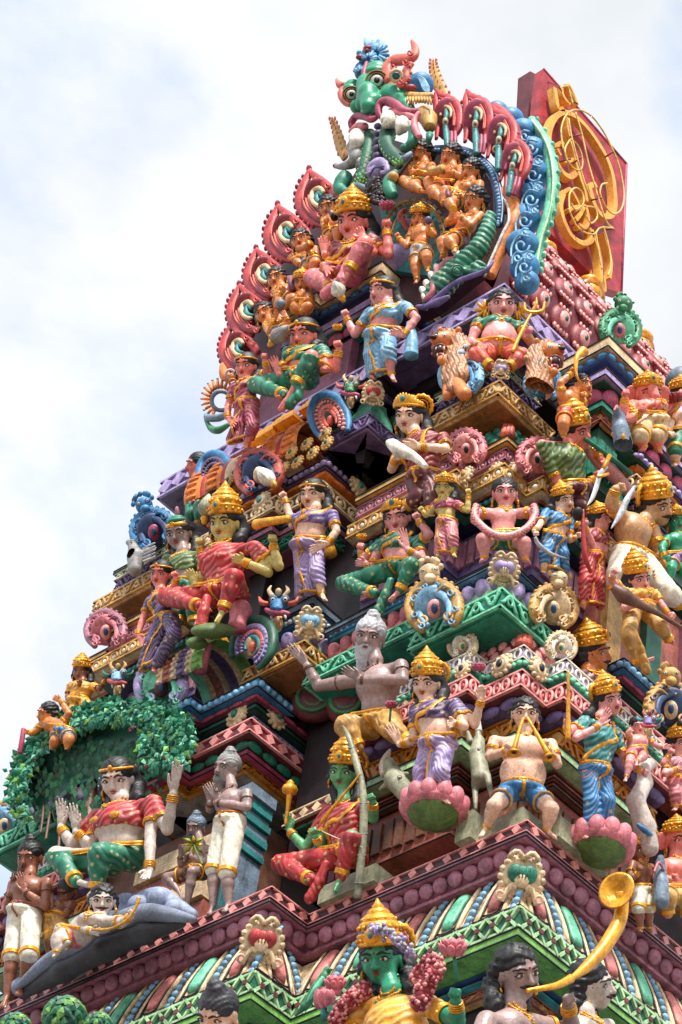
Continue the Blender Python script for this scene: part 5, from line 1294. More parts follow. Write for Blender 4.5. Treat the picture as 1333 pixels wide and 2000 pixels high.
# ---- main barrel roof with red tiles, right of the gable
roof=TOWER
mb=MB(); cy,cz,R,x0,x1=2.55,Z1+6.75,1.05,.75,6.5; n=26; V=[];F=[]
for x in (x0,x1):
    for i in range(n+1):
        a=math.pi*(-.15+1.3*i/n); V.append((x,cy-R*math.cos(a),cz+R*math.sin(a)*1.15))
for i in range(n): F.append((i,i+1,n+2+i,n+1+i))
mb.add(V,F,0); mb.build('vault_roof','maroon',TOWER)
for j in range(20):
    mb=MB()
    for i in range(9):
        a0=math.pi*(-.10+.09*i); a1=a0+math.pi*.10; xx=x0+.10+j*.25; am=(a0+a1)/2
        c=np.array([xx+.12,cy-R*math.cos(am)*1.01,cz+R*math.sin(am)*1.15*1.01]); nn=nrm(np.array([0,-math.cos(am),math.sin(am)])); uu=nrm(np.array([0,math.sin(am),math.cos(am)])); tt=np.array([1.,0,0])
        mb.ell(c-nn*.02,(.118,.155,.07),(tt,uu,nn),0,14,8)
        mb.ell(c+nn*.035,(.06,.085,.03),(tt,uu,nn),1,10,6); mb.ell(c+nn*.055,(.022,.035,.02),(tt,uu,nn),2,8,5)
        for q in range(5): mb.ell(c-uu*.11+tt*(q-2)*.036+nn*.02,(.02,.035,.016),(tt,uu,nn),1,6,5)
        for q in range(4): mb.ell(c+uu*.11+tt*(q-1.5)*.04+nn*.02,(.014,.03,.014),(tt,uu,nn),1,6,5)
    mb.build('roof_tile_row',['crimson','rose','dgreen'],TOWER)
wall('wall',(.75,1.75,5.45),(6.5,3.55,6.6),'maroon')
def kalasam(px,py,y,s,label):
    p=aty(px,py,y); r=root('roof_finial',p-np.array([0,0,.0]),label,'finial','gold finials along the roof ridge'); ax=np.eye(3); mb=MB()
    mb.lathe(p-np.array([0,0,.34*s]),ax,[(a*s,b*s) for a,b in ((.12,-.2),(.20,-.1),(.24,0),(.17,.05),(.15,.10),(.22,.16),(.24,.22),(.20,.27),(.10,.31),(.13,.34),(.07,.40),(.03,.5),(.004,.62))],0,22); mb.build('pot','gold',r)
    mb=MB()
    mb.torus(p-np.array([0,.02,.42*s]),(np.array([1.,0,0]),nrm((0,-.35,.94)),nrm((0,-.94,-.35))),.22*s,.07*s,0,26,8,bump=26,ba=.35); mb.build('sun_ring','deepgold',r)
kalasam(1153,548,1.95,.5,'gold pot finial between the red tiled roof and the hexagonal board'); kalasam(1250,652,1.95,.5,'gold pot finial with spiky ring behind the green dragon crest')
kalasam(1068,478,1.95,.38,'small gold finial ring at the foot of the board beside the blue gable')
# slate shape at the right edge
m=Sc('elephant_back','smooth slate blue rounded form at the right edge beside the elephant god','sculpture',A5,(1280,950),('y',.6),'R'); m.new(); m.ell(1330,960,(110,90,110),0); m.done('body','slate')
# ---- crest ornaments (horseshoe of scrolls topped by a small lion face)
def crest(o,cx,cy,s,at,face,label,ring='sky',mid='blue',inner='pinkpaint',head=None,hs=1.0,tear='dblue',tilt=0):
    q=Sc('crest_ornament',label,'crest ornament',o,(cx,cy),at,face,group='scrolled crests on the ledges')
    ct,st=math.cos(math.radians(tilt)),math.sin(math.radians(tilt))
    T=lambda P:[(cx+(p[0]*ct-p[1]*st)*s,cy+(p[0]*st+p[1]*ct)*s,(p[2] if len(p)>2 else 0)*s) for p in P]
    q.new()
    q.tube(T([(-70,110),(-105,60),(-115,0),(-90,-60),(-45,-95),(0,-110),(45,-95),(90,-60),(115,0),(105,60),(70,110)]),[v*s for v in (20,30,32,30,28,28,28,30,32,30,20)],0,10)
    for i in range(19):
        a=math.pi*(-.28+1.56*i/18); p=T([(132*math.cos(a),-5-125*math.sin(a),4)])[0]; q.ell(p[0],p[1],(14*s,12*s,14*s),0,p[2],nu=7,nv=5)
    q.ell(cx,cy+5*s,(96*s,26*s,104*s),1,-14*s)
    for sg in (-1,1):
        for (u_,v_,R_) in ((88,-50,20),(98,30,18),(60,-88,16),(70,88,18),(28,-100,12)): q.tube(T([(sg*(u_+R_*math.cos(a)*(1-a/9)),v_+R_*math.sin(a)*(1-a/9),34) for a in np.linspace(0,6.6,9)]),5*s,1,5)
    q.done('outer_scroll',[ring,mid])
    q.new(); q.tube(T([(-40,95,14),(-70,50,16),(-72,0,18),(-50,-40,20),(0,-62,22),(50,-40,20),(72,0,18),(70,50,16),(40,95,14)]),[v*s for v in (12,18,20,20,20,20,20,18,12)],0,10)
    for sg in (-1,1):
        q.tube(T([(sg*(60+26*math.cos(a)*(1-a/10)),60+26*math.sin(a)*(1-a/10),26) for a in np.linspace(0,6.5,10)]),7*s,1,6); q.tube(T([(sg*20,-60,40),(sg*60,-85,36),(sg*95,-60,30),(sg*100,-10,26)]),[v*s for v in (6,9,9,5)],1,6)
    q.done('inner_scroll',[mid,ring])
    q.new(); q.ell(*T([(0,20,14)])[0][:2],(36*s,22*s,50*s),0,14*s); q.ell(*T([(0,15,30)])[0][:2],(16*s,12*s,26*s),1,34*s); q.done('centre_boss',[inner,tear])
    if head:
        fl_=q.field(T([(-80,-240,0),(80,-70,60)]),50*s,5*s); t=T([(0,-150,20),(0,-130,62),(-38,-205,10),(38,-205,10),(-28,-172,52),(28,-172,52),(0,-118,70)])
        q.fe(t[0][0],t[0][1],(52*s*hs,44*s,54*s*hs),0,t[0][2]); q.fe(t[1][0],t[1][1],(30*s,30*s,26*s),12*s,t[1][2])
        for i in (2,3): q.fe(t[i][0],t[i][1],(15*s,10*s,26*s),6*s,t[i][2])
        for i in (4,5): q.fe(t[i][0],t[i][1],(19*s,16*s,16*s),5*s,t[i][2])
        p=T([(0,-100,60)])[0]; q.fe(p[0],p[1],(24*s,24*s,12*s),4*s,p[2],'sub')
        for i in range(7):
            a=math.pi*(.1+.8*i/6); p=T([(62*math.cos(a),-160-62*math.sin(a),5)])[0]; q.fe(p[0],p[1],(15*s,12*s,18*s),8*s,p[2])
        q.fl.build('lion_face',head,q.root)
        for i in (4,5): q.eye(t[i][0],t[i][1],10*s,(t[i][2]+14*s),1)
    return q
crest(A4,735,1240,1.05,('x',-.02),'L','pale blue scroll crest left of the pot bellied figure ledge','sky','blue','rose','sky')
crest(A4,1270,1290,.9,('y',.62),'R','pale blue scroll crest right of the pot bellied figure ledge','sky','blue','rose','sky')
crest(B2,1160,940,1.35,('x',-.10),'L','gold crest with blue swirls and lion face left of the garland boy ledge','ochre','sky','rose','cream',tilt=-8)
crest(A8,500,1280,1.15,('y',.30),'R','gold crest with blue swirls and lion face right of the garland boy ledge','ochre','cream','cream','cream',tilt=10)
crest(B3,1050,590,1.25,('x',-.32),'L','lilac crest with lion face and green swirls above the leafy canopy','lilac','mint','maroon','lilac',tilt=-4)
crest(A5,930,600,1.0,('y',.55),'R','green dragon crest standing on the right roof shoulder against the sky','leaf','mint','pinkpaint','leaf',hs=1.15,tilt=8)
crest(B6,1260,830,1.25,('y',-.2),'R','gold crest with dark blue swirl at the right edge','ochre','dblue','cream','ochre')
crest(B7,30,560,1.1,('x',.1),'L','gold and blue scroll crest at the left edge under the sky','ochre','sky','cream',None)
crest(B1,330,380,1.1,('x',.0),'L','blue feathered crest behind the turbaned figure on the sky side','blue','dblue','magenta','blue',tilt=-20)
crest(B6,215,-330+0,0.5,('x',.1),'L','x') if False else None
crest(B5,880,330,.72,('x',.06),'L','cream miniature gable with green stones above the lilac ledge','cream','ivory','cream',None,tear='green')
crest(B6,545,440,.75,('y',.28),'R','cream miniature gable beside the red scaled roof','cream','ivory','cream',None,tear='green')
crest(A7,870,580,.95,('x',.06),'L','pink miniature gable with dark stone left of the green scaled roof','pinkpaint','rose','rose',None,tear='navy')
crest(A8,390,310,1.0,('y',.55),'R','pink miniature gable with dark stone right of the green scaled roof','pinkpaint','rose','rose',None,tear='navy')
crest(B3,690,230,1.0,('x',.0),'L','pink miniature gable with blue stone on the left skyline','mauve','pinkpaint','rose',None,tear='dblue')
crest(A6,520,870,1.15,('x',-.18),'L','coral crest with blue scrolls in front of the orange barrel roof','coral','dblue','cream',None,tilt=-10,tear='navy')
# horseshoe ends of the small barrel roofs
def hoof(o,cx,cy,s,x,label,cols,tilt=0):
    q=Sc('horseshoe_gable',label,'horseshoe gable',o,(cx,cy),('x',x),'LL' if False else 'L')
    ct,st=math.cos(math.radians(tilt)),math.sin(math.radians(tilt))
    for i,(R,r,f,c) in enumerate(((150,34,0,cols[0]),(112,24,14,cols[1]),(80,20,20,cols[2]),(52,16,24,cols[3]))):
        q.new(); P=[]
        for a in np.linspace(-.75,math.pi+.75,20):
            u,v=R*.72*math.cos(a)*s,-R*math.sin(a)*s; P.append((cx+u*ct-v*st,cy+u*st+v*ct,f))
        q.tube(P,[r*.5*s,r*s,r*s,r*s,r*.5*s],0,10)
        if i in(1,2):
            for p in P: q.ell(p[0],p[1],(r*.7*s,r*.5*s,r*.5*s),1,p[2]+r*.5*s,nu=7,nv=5)
        q.done('arch_ring',[c,cols[4]])
    q.new(); q.ell(cx,cy,(44*s,30*s,60*s),0,-10); q.ell(cx,cy+10,(22*s,20*s,34*s),1,14); q.done('centre_boss',[cols[5],cols[2]]); return q
hoof(B4,545,340,1.15,-.28,'green horseshoe gable with lilac and orange rings at the end of the lime barrel roof',['dgreen','lilac','coral','teal','purple','cream'],25)
hoof(A6,985,530,1.05,-.12,'blue and coral horseshoe gable ending the orange barrel roof',['blue','maroon','coral','coral','rose','dgreen'],-18)
hoof(A6,235,900,.95,-.1,'dark striped horseshoe gable with blue edge at the left end of the orange roof',['blue','violet','violet','violet','dark','violet'],0)
# small lion masks over the horseshoes
def yali(o,cx,cy,s,x,label,col,horn='cream',lip='magenta',ear='coral'):
    q=Sc('dragon_head',label,'dragon head',o,(cx,cy),('x',x)); fl_=q.field([(cx-90*s,cy-90*s,0),(cx+90*s,cy+90*s,60)],60*s,4.5*s)
    q.fe(cx,cy,(60*s,55*s,48*s),0,20*s); q.fe(cx-35*s,cy-40*s,(32*s,32*s,32*s),12*s,30*s); q.fe(cx+45*s,cy-40*s,(32*s,32*s,32*s),12*s,20*s); q.fe(cx-10*s,cy+20*s,(45*s,45*s,35*s),15*s,50*s)
    q.fe(cx-25*s,cy+15*s,(14*s,14*s,12*s),4*s,95*s); q.fe(cx+10*s,cy+18*s,(14*s,14*s,12*s),4*s,92*s); fl_.build('face',col,q.root)
    q.eye(cx-38*s,cy-40*s,20*s,58*s,2); q.eye(cx+46*s,cy-42*s,18*s,44*s,2)
    q.new(); q.tube([(cx-85*s,cy+30*s,30*s),(cx-50*s,cy+48*s,60*s),(cx-10*s,cy+55*s,80*s),(cx+35*s,cy+52*s,60*s),(cx+75*s,cy+60*s,40*s)],[16*s,22*s,18*s,22*s,14*s],0,9); q.done('lips',lip)
    for sg in (-1,1): q.new(); q.tube([(cx+sg*45*s,cy+60*s,50*s),(cx+sg*50*s,cy+95*s,50*s)],[15*s,5*s],0,8); q.done('fang','ivory')
    q.new()
    for sg in (-1,1): q.tube([(cx+sg*40*s,cy-60*s,10*s),(cx+sg*65*s,cy-100*s,10*s),(cx+sg*50*s,cy-135*s,5*s)],[20*s,16*s,5*s],0,8)
    q.ell(cx,cy-90*s,(24*s,18*s,30*s),0,20*s); q.done('horns',horn)
    q.new()
    for sg in (-1,1): q.tube([(cx+sg*75*s,cy-10*s,0),(cx+sg*115*s,cy-20*s,0),(cx+sg*135*s,cy-60*s,0)],[18*s,20*s,4*s],0,8)
    q.done('ear',ear); q.new(); q.ell(cx-5*s,cy+125*s,(34*s,30*s,62*s),0,10*s); q.tube([(cx-20*s,cy+80*s,40*s),(cx-24*s,cy+150*s,40*s),(cx-5*s,cy+185*s,30*s)],[10*s,10*s,6*s],1,6); q.tube([(cx+15*s,cy+80*s,40*s),(cx+16*s,cy+150*s,40*s)],[10*s,8*s],1,6); q.done('chest',['cream','ochre'])
yali(B4,715,75,.95,-.18,'blue dragon head with horns over the green horseshoe gable','blue')
yali(A6,1120,330,.72,-.10,'small green dragon head over the blue horseshoe gable','leaf')
yali(B3,770,540,.75,-.25,'blue faced dragon head with red lips above the leafy canopy','sky','ochre','red','dgreen')
yali(B6,1120,930,.6,-.3,'purple demon face with red lips peeping out at the right edge','purple','brick','red','teal')
# ---- lions beside the pot bellied figure
PAL['lionmane']=(.66,.42,.22)
def lion(o,P,label,at,face,col='tan'):
    q=Sc('lion_statue',label,'lion',o,P['h'],at,face); hx,hy=P['h']; dx=P['d']; fl_=q.field([(hx-190,hy-190,0),(hx+190,hy+330,80)],40,6)
    q.fe(hx,hy,(84,88,80),0,10); q.fc((hx,hy-25,40),(hx+dx*62,hy-28,95),60,42,20); q.fc((hx,hy+70,40),(hx+dx*30,hy+112,80),50,30,15)
    q.fc((hx-dx*50,hy+100,-20),(hx-dx*60,hy+280,-20),85,80,30); q.fc((hx-dx*60,hy+260,10),(hx-dx*120,hy+330,10),52,46,20); q.fc((hx-dx*20,hy+200,20),(hx-dx*10,hy+340,30),44,34,20)
    q.fe(hx+dx*38,hy+50,(46,60,40),6,100,'sub'); q.fe(hx+dx*92,hy-60,(20,16,16),6,118)
    for sg in (-1,1): q.fe(hx+sg*60-dx*20,hy-85,(22,14,24),6,20)
    fl_.build('body',col,q.root)
    g=Field(q.J(hx-200,hy-200,-60),q.J(hx-200,hy-200,-60),1) if False else None
    P_=np.array([q.J(hx-180,hy-170,-40),q.J(hx+180,hy+340,60)]); g=Field(P_.min(0)-60*q.u,P_.max(0)+60*q.u,6*q.u); q.fl=g
    for i in range(9):
        a=math.pi*(.05+i*.13) if dx<0 else math.pi*(.95-i*.13); q.fc((hx-dx*14+66*math.cos(a)*1,hy-62*math.sin(a),-16),(hx-dx*34+112*math.cos(a),hy-98*math.sin(a)+40,-24),42,22,14)
    q.fc((hx-dx*80,hy-20,0),(hx-dx*100,hy+220,0),52,60,25); q.fc((hx-dx*50,hy+60,30),(hx-dx*40,hy+300,30),50,42,25); q.fc((hx+dx*5,hy+110,30),(hx-dx*10,hy+250,40),30,40,20)
    def fn(x,y,z,c=q.J(hx,hy),u=q.u): 
        a=((x-c[0])*CR[0]+(y-c[1])*CR[1]+(z-c[2])*CR[2])/u; b=((x-c[0])*CU[0]+(y-c[1])*CU[1]+(z-c[2])*CU[2])/u; return .6*np.sin(a/5.0+2.2*np.sin(b/17))+.5*np.sin(a/2.7+b/9)
    g.ripple(fn,4.5*q.u); g.build('mane',M('lionmane',True),q.root)
    q.new(); q.ell(hx+dx*38,hy+50,(44,30,40),0,62); q.ell(hx+dx*34,hy+72,(24,30,12),1,84); q.ring(hx+dx*38,hy+50,47,8,2,96,squash=.9); q.done('mouth',['dplum','magenta','maroon'])
    q.new(); 
    for (a,b,c_) in ((68,22,1),(14,22,1),(58,84,-1),(20,84,-1),(40,18,.5)): q.tube([(hx+dx*a,hy+b,104),(hx+dx*a,hy+b+c_*20,106)],[7,2],0,6)
    q.done('fangs','ivory')
    for ex in (10,66): q.eye(hx+dx*ex,hy-50,12,104+ex*.25,1)
    q.new(); q.ell(hx+dx*88,hy-42,(22,14,14),0,142); q.done('nose','dark')
lion(A4,{'h':(640,1035),'d':-1},'roaring tan lion with open red mouth left of the pot bellied figure',('x',-.06),'L')
lion(A5,{'h':(465,775),'d':1},'roaring tan lion facing right beside the trumpeter, right of the pot bellied figure',('y',.42),'R')
# ---- board with the gold sign
SY=2.0
sg=root('sign_board',aty(1140,400,SY),'dark red hexagonal board with a gold Tamil Om sign behind the roof','sign board')
def bp(px,py,d=0): return aty(px,py,SY-d)
mb=MB(); P=[bp(*q) for q in ((1062,134),(1224,320),(1214,572),(1182,562),(1060,440),(1040,330))]; mb.prism(P,(0,1,0),.10); PAL['signred']=(.66,.13,.17); mb.build('panel','signred',sg)
mb=MB(); P=[bp(*q) for q in ((1062,134),(1224,320),(1214,572),(1182,562))]
for a,b in ((0,1),(1,2)): mb.tube([P[a],P[b]],.012,0,6)
mb.build('panel_edge','magenta',sg)
mb=MB(); P=[aty(px,py,SY+.22) for px,py in ((1036,139),(1057,150),(1058,200),(1080,330),(1066,420),(1026,380),(1027,330))]; mb.prism(P,(0,1,0),.14); mb.build('rear_box','maroon',sg)
mb=MB(); P=[aty(px,py,SY+.12) for px,py in ((1075,455),(1085,450),(1186,560),(1182,575))]; mb.prism(P,(0,1,0),.05); mb.build('lower_edge','dark',sg)
mb=MB(); 
for xx in (1.9,2.6): mb.bbox((xx-.04,SY+.14,Z1+6.5),(xx+.04,SY+.22,Z1+8.8))
mb.build('post','maroon',sg)
def S2(P): return [(933+.3*a,100+.3*b) for a,b in P]
def letter(strokes,name='letter_stroke'):
    for pts,w_ in strokes:
        mb=MB(); C_=[bp(*q,.10) for q in S2(pts)]; C_=Fig.curve(None,C_,max(8,len(pts)*6)) if len(pts)>2 else C_
        Cn=np.array(C_); T=np.gradient(Cn,axis=0); V=[];F=[]; n=len(Cn)
        for i in range(n):
            t=nrm(T[i]); sd=np.cross(t,(0,1,0)); sd=nrm(sd); ww=w_*.3*19.5/FPX*.46
            for s1,dd in ((-1,0),(1,0),(1,.075),(-1,.075)): V.append(Cn[i]+sd*s1*ww+np.array([0,-.01+dd,0]))
        for i in range(n-1):
            for q in range(4): a=i*4+q; b=i*4+(q+1)%4; F.append((a,b,b+4,a+4))
        F+= [(0,1,2,3),tuple((n-1)*4+q for q in (3,2,1,0))]
        mb.add(V,F,0,False); mb.build(name,'gold_letter',sg)
mat('gold_letter',(0.93,0.70,0.33),0.4,dirt=.15,var=.2); PAL['gold_letter']=(0.93,0.70,0.33); PAL['neon']=(0.90,0.74,0.34)
L1=[([(500,240),(510,300),(525,370),(560,380)],46),([(545,240),(560,300),(600,350)],30),([(570,225),(600,230),(640,320),(650,350)],24),
 ([(640,790),(600,820),(540,770),(480,640),(465,540),(500,440),(560,400),(640,430),(720,510),(790,610),(840,700),(875,800),(890,900),(895,1000),(870,1070),(810,1070),(760,1000),(740,930),(730,880),(770,870)],52),
 ([(540,680),(520,640),(530,600),(560,600)],30),([(580,430),(590,520),(620,640),(660,800),(700,920),(710,980)],36),([(560,720),(600,720),(620,700)],22),
 ([(560,920),(540,1000),(560,1100),(610,1200),(680,1250),(740,1230),(740,1160)],52),([(560,920),(600,900),(640,960),(660,1010),(620,1020),(590,1040)],34),([(640,1100),(670,1060),(700,1010),(720,1100),(700,1150),(660,1130)],34),
 ([(740,1180),(770,1240),(790,1320),(800,1400),(800,1540)],44),([(820,1180),(850,1290),(870,1380),(860,1480)],24),([(800,1540),(830,1560),(822,1470)],24)]
letter(L1)
def neon(P,d=.20,r=.008):
    mb=MB(); C_=[bp(*q,d) for q in S2(P)]; C_=Fig.curve(None,C_,len(P)*7) if len(P)>2 else C_; mb.tube(C_,r,0,7); mb.build('neon_tube','neon',sg)
neon([(560,640),(545,520),(570,430),(620,385),(690,390),(760,440),(830,540),(880,640),(920,740),(945,850),(955,950),(935,1030),(890,1060),(840,1020),(800,930),(810,870),(845,860)])
neon([(595,440),(610,540),(650,700),(700,860),(740,960)]); neon([(640,400),(680,540),(720,720),(760,860),(800,1000),(840,1110),(880,1150),(890,1160)])
neon([(600,580),(570,640),(590,720),(640,770),(680,760),(680,680),(650,610),(610,575)]); neon([(540,240),(560,230),(590,240),(620,340)]); neon([(590,235),(620,290),(650,350)])
neon([(600,1040),(600,930),(640,890),(680,920),(690,990),(640,1030),(610,990)]); neon([(600,1040),(640,1130),(700,1180),(760,1190),(800,1150),(880,1150)]); neon([(700,1010),(760,1020),(780,1080),(740,1120),(710,1070)])
neon([(820,1140),(850,1250),(870,1380),(850,1460)]); neon([(770,1180),(790,1300),(810,1420)])
for a,b in (((600,560),(680,540)),((830,690),(885,655)),((620,730),(680,690)),((740,970),(810,955)),((530,720),(610,700)),((640,1180),(690,1160)),((600,320),(650,340)),((820,1160),(890,1160))):
    mb=MB(); mb.tube([bp(*S2([a])[0],.12),bp(*S2([b])[0],.22)],.008,0,6); mb.build('tube_clip','wood',sg)
mb=MB(); mb.tube([bp(*S2([(460,200)])[0],.0),bp(*S2([(520,225)])[0],.2),bp(*S2([(550,260)])[0],.22)],.005,0,5); mb.tube([bp(*S2([(425,605)])[0],.0),bp(*S2([(460,635)])[0],.1),bp(*S2([(560,625)])[0],.2)],.005,0,5); mb.build('cable','dark',sg)
# ---- leafy canopy over the meditating god, with trunk and hanging roots
tr=Sc('sacred_tree','sculpted green leafy canopy with hanging roots sheltering the meditating god','tree',B3,(650,1000),('x',-.35))
fl=tr.field([(60,1340,0),(1290,700,0),(650,640,0)],160,9)
rim=[(110,1290),(150,1120),(240,980),(380,870),(540,800),(720,760),(900,760),(1080,800),(1190,880),(1220,960)]
for i in range(len(rim)-1): tr.fc((*rim[i],60),(*rim[i+1],60),62,66,30); tr.fc((rim[i][0],rim[i][1]-6,40),(rim[i][0]*.92+52,rim[i][1]+30,-190),60,70,30); tr.fc((rim[i][0]*.9+65,rim[i][1]+80,-90),(rim[i+1][0]*.9+65,rim[i+1][1]+80,-90),100,105,40)
tr.fc((1180,950,20),(1100,1120,20),110,60,30); tr.fc((130,1300,0),(170,1480,0),70,60,20); tr.fc((350,1150,-190),(1000,1050,-190),190,200,60); tr.fc((350,1350,-190),(700,1350,-190),180,170,60)
fl.build('crown','dgreen',tr.root)
tr.new(); rs=random.Random(3)
cnt=0
for i in range(1700):
    t=rs.uniform(0,len(rim)-1.001); a=int(t); u=t-a; x=rim[a][0]*(1-u)+rim[a+1][0]*u; y=rim[a][1]*(1-u)+rim[a+1][1]*u
    if i>1400: x,y=rs.uniform(900,1230),rs.uniform(800,1100)
    elif i>1300: y=rs.uniform(1200,1440); x=118+(y-1300)*.22+rs.uniform(-30,30)
    dx,dy=rs.uniform(-40,40),rs.uniform(-62,70); f=60+math.sqrt(max(0,72**2-dy*dy))*.9+rs.uniform(0,14); c=tr.J(x+dx,y+dy,f)
    d=nrm(CR*rs.uniform(-.8,.8)+CU*(dy*-.012+rs.uniform(-.9,.2))+CB*rs.uniform(.05,.5)); sdv=nrm(np.cross(d,CB+CR*rs.uniform(-.5,.5))); nn=np.cross(sdv,d); L=rs.uniform(36,60)*tr.u; W_=L*.42; mi=0 if rs.random()<.62 else (1 if rs.random()<.6 else 2)
    V=[c,c+d*L*.4+sdv*W_-nn*L*.1,c+d*L*1.1,c+d*L*.4-sdv*W_-nn*L*.1,c+d*L*.45+nn*L*.08,c-nn*.008,c+d*L*.4-nn*L*.22]
    tr.mb.add(V,[(0,1,4),(1,2,4),(2,3,4),(3,0,4),(0,6,1),(1,6,2),(2,6,3),(3,6,0)],mi,False)
tr.done('leaves',['green','mint','lime'])
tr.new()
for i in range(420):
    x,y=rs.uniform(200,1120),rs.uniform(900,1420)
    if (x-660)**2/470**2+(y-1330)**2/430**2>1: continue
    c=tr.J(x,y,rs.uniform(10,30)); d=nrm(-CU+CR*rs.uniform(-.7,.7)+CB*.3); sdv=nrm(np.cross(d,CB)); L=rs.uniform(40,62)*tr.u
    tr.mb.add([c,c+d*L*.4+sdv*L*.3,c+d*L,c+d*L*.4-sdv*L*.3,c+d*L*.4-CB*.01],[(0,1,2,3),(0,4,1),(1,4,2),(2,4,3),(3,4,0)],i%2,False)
tr.done('inner_leaves',['dgreen','leaf'])  # canopy shade put into the colour: darker greens than the outer leaves
for i,(x,y) in enumerate(((215,1080),(310,900),(700,800),(860,860),(1060,930),(400,860),(150,1180))):
    tr.new()
    for q in range(12): tr.ell(x+rs.gauss(0,16),y+rs.gauss(0,20),(9,9,9),q%2,115,nu=6,nv=5)
    tr.done('berry_cluster',['maroon','dark'])
tr.new(); tr.tube([(1210,1000,60),(1150,1150,60),(1130,1280,40)],[30,34,26],0,8) if False else None
tr.tube([(640,960,-90),(620,1100,-90),(590,1333,-80),(560,1700,-60)],[40,36,40,60],0,10); tr.tube([(640,1010,-80),(500,1080,-70),(380,1200,-60),(300,1330,-60)],[26,30,40,50],0,10); tr.done('trunk','wood')
for P in ([(520,1110,-30),(500,1230,-20),(490,1300,-20)],[(285,1380,0),(280,1450,0),(265,1560,0)],[(330,1400,-10),(315,1500,0),(300,1600,0)],[(390,1560,-10),(385,1640,-10),(380,1700,-10)],[(900,1130,-30),(905,1200,-30)],[(620,1330,-20),(622,1400,-20)]):
    tr.new(); tr.tube(P,[9,10,9],0,6); tr.done('hanging_root','wood')
# rock the god sits on
rk=Sc('rock_base','blue grey rock ledge swelling out over the plum cornice under the god','rock',D3,(700,400),('x',-.55))
fl=rk.field([(100,780,0),(1280,100,0)],130,8)
for P in (((860,80,-40),(1250,290,-60),110,40),((480,560,-60),(1150,330,-60),110,60),((130,760,-40),(480,600,-60),60,110),((600,400,-120),(1000,250,-120),150,130)): rk.fc(P[0],P[1],P[2],P[3],40)
for (x,y,r) in ((900,230,70),(1040,190,80),(1130,250,60),(960,320,60),(850,150,90)): rk.fe(x,y,(r,r,r),14,10)
fl.build('rock',mat('rock_paint',(.62,.66,.76),.6,scale=5,var=.5),rk.root); PAL['rock_paint']=(.62,.66,.76)
rk.new(); P=[(110,770,40),(200,690,60),(330,590,70),(560,470,80),(760,350,80),(950,280,80),(1120,290,60),(1270,320,30)]
rk.tube(P,[20,40,60,70,70,50,20],0,12); rk.done('rim',mat('rock_rim',(.52,.55,.62),.6,var=.5,scale=4))
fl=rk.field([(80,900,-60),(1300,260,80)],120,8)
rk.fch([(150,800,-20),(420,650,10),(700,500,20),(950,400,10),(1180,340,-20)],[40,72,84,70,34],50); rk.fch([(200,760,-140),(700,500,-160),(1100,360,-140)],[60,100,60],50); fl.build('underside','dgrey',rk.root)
# leaves of the statue tree at the bottom left
def leafball(o,cx,cy,R,x,label,seed):
    q=Sc('leafy_crown',label,'leaf sculpture',o,(cx,cy),('x',x)); q.new(); r_=random.Random(seed); q.ell(cx,cy,(R,R*.8,R*.8),0)
    for ring_,(nn_,ph) in enumerate(((7,.35),(11,.85),(14,1.3))):
        for i in range(nn_):
            a=2*math.pi*(i+.5*(ring_%2))/nn_; d=CB*math.cos(ph)*.7+CU*math.cos(ph)*.7+(CR*math.cos(a)+(CU*.7-CB*.7)*math.sin(a))*math.sin(ph); d=nrm(d)
            c=q.J(cx,cy)+d*R*.86*q.u; dn=nrm(-CU*.9+ (CR*math.cos(a))*.8+d*.7); nn=d; t=nrm(np.cross(nn,dn)); dn=np.cross(t,nn)
            L=R*.62*q.u; W=R*.24*q.u; b0=c-dn*L*.45; mi=0 if i%3==0 else 1+(i%2); q.mb.add([b0,b0+dn*L*.45+t*W,b0+dn*L+nn*L*.12,b0+dn*L*.45-t*W,b0+dn*L*.45+nn*L*.22,b0-nn*L*.1],[(0,1,4),(1,2,4),(2,3,4),(3,0,4),(0,5,1),(0,3,5),(1,5,2),(2,5,3)],mi,False)
    q.done('leaves',['dgreen','leaf','lime'])
leafball(D3,420,960,150,-.75,'green overlapping leaf crown at the bottom left edge',1); leafball(D3,100,1030,110,-.75,'second green leaf crown cut by the lower left corner',2); leafball(D3,640,1010,95,-.75,'third leaf crown rising from the bottom edge',4)
# yellow plant sprig
q=Sc('plant_sprig','real yellow green sprig growing from the ledge beside the praying ascetics','plant',B8,(260,820),('x',-.62)); q.new()
c=q.J(262,830)
for i,a in enumerate(np.linspace(0,2*math.pi,9)[:-1]):
    d=nrm(CR*math.cos(a)+CU*math.sin(a)*.8+CB*.3); L=(95 if i%2 else 75)*q.u; sdv=nrm(np.cross(d,CB)); q.mb.add([c,c+d*L*.5+sdv*L*.16,c+d*L-CU*L*.12,c+d*L*.5-sdv*L*.16,c+d*L*.5-CB*.008],[(0,1,2,3),(0,4,1),(1,4,2),(2,4,3),(3,4,0)],i%2,True)
q.tube([(262,830,0),(290,900,0),(320,960,-10)],[5,6,7],2,6); q.done('leaves',[mat('sprig_yellow',(.86,.72,.12),.5),mat('sprig_green',(.62,.66,.14),.5),'olive'])
# ------------------------------------------------------------------ figures
def fig(*a,**k):
    try: return Fig('statue',*a,**k)
    except Exception as e:
        import traceback; traceback.print_exc(); print('FIGFAIL',a[0])
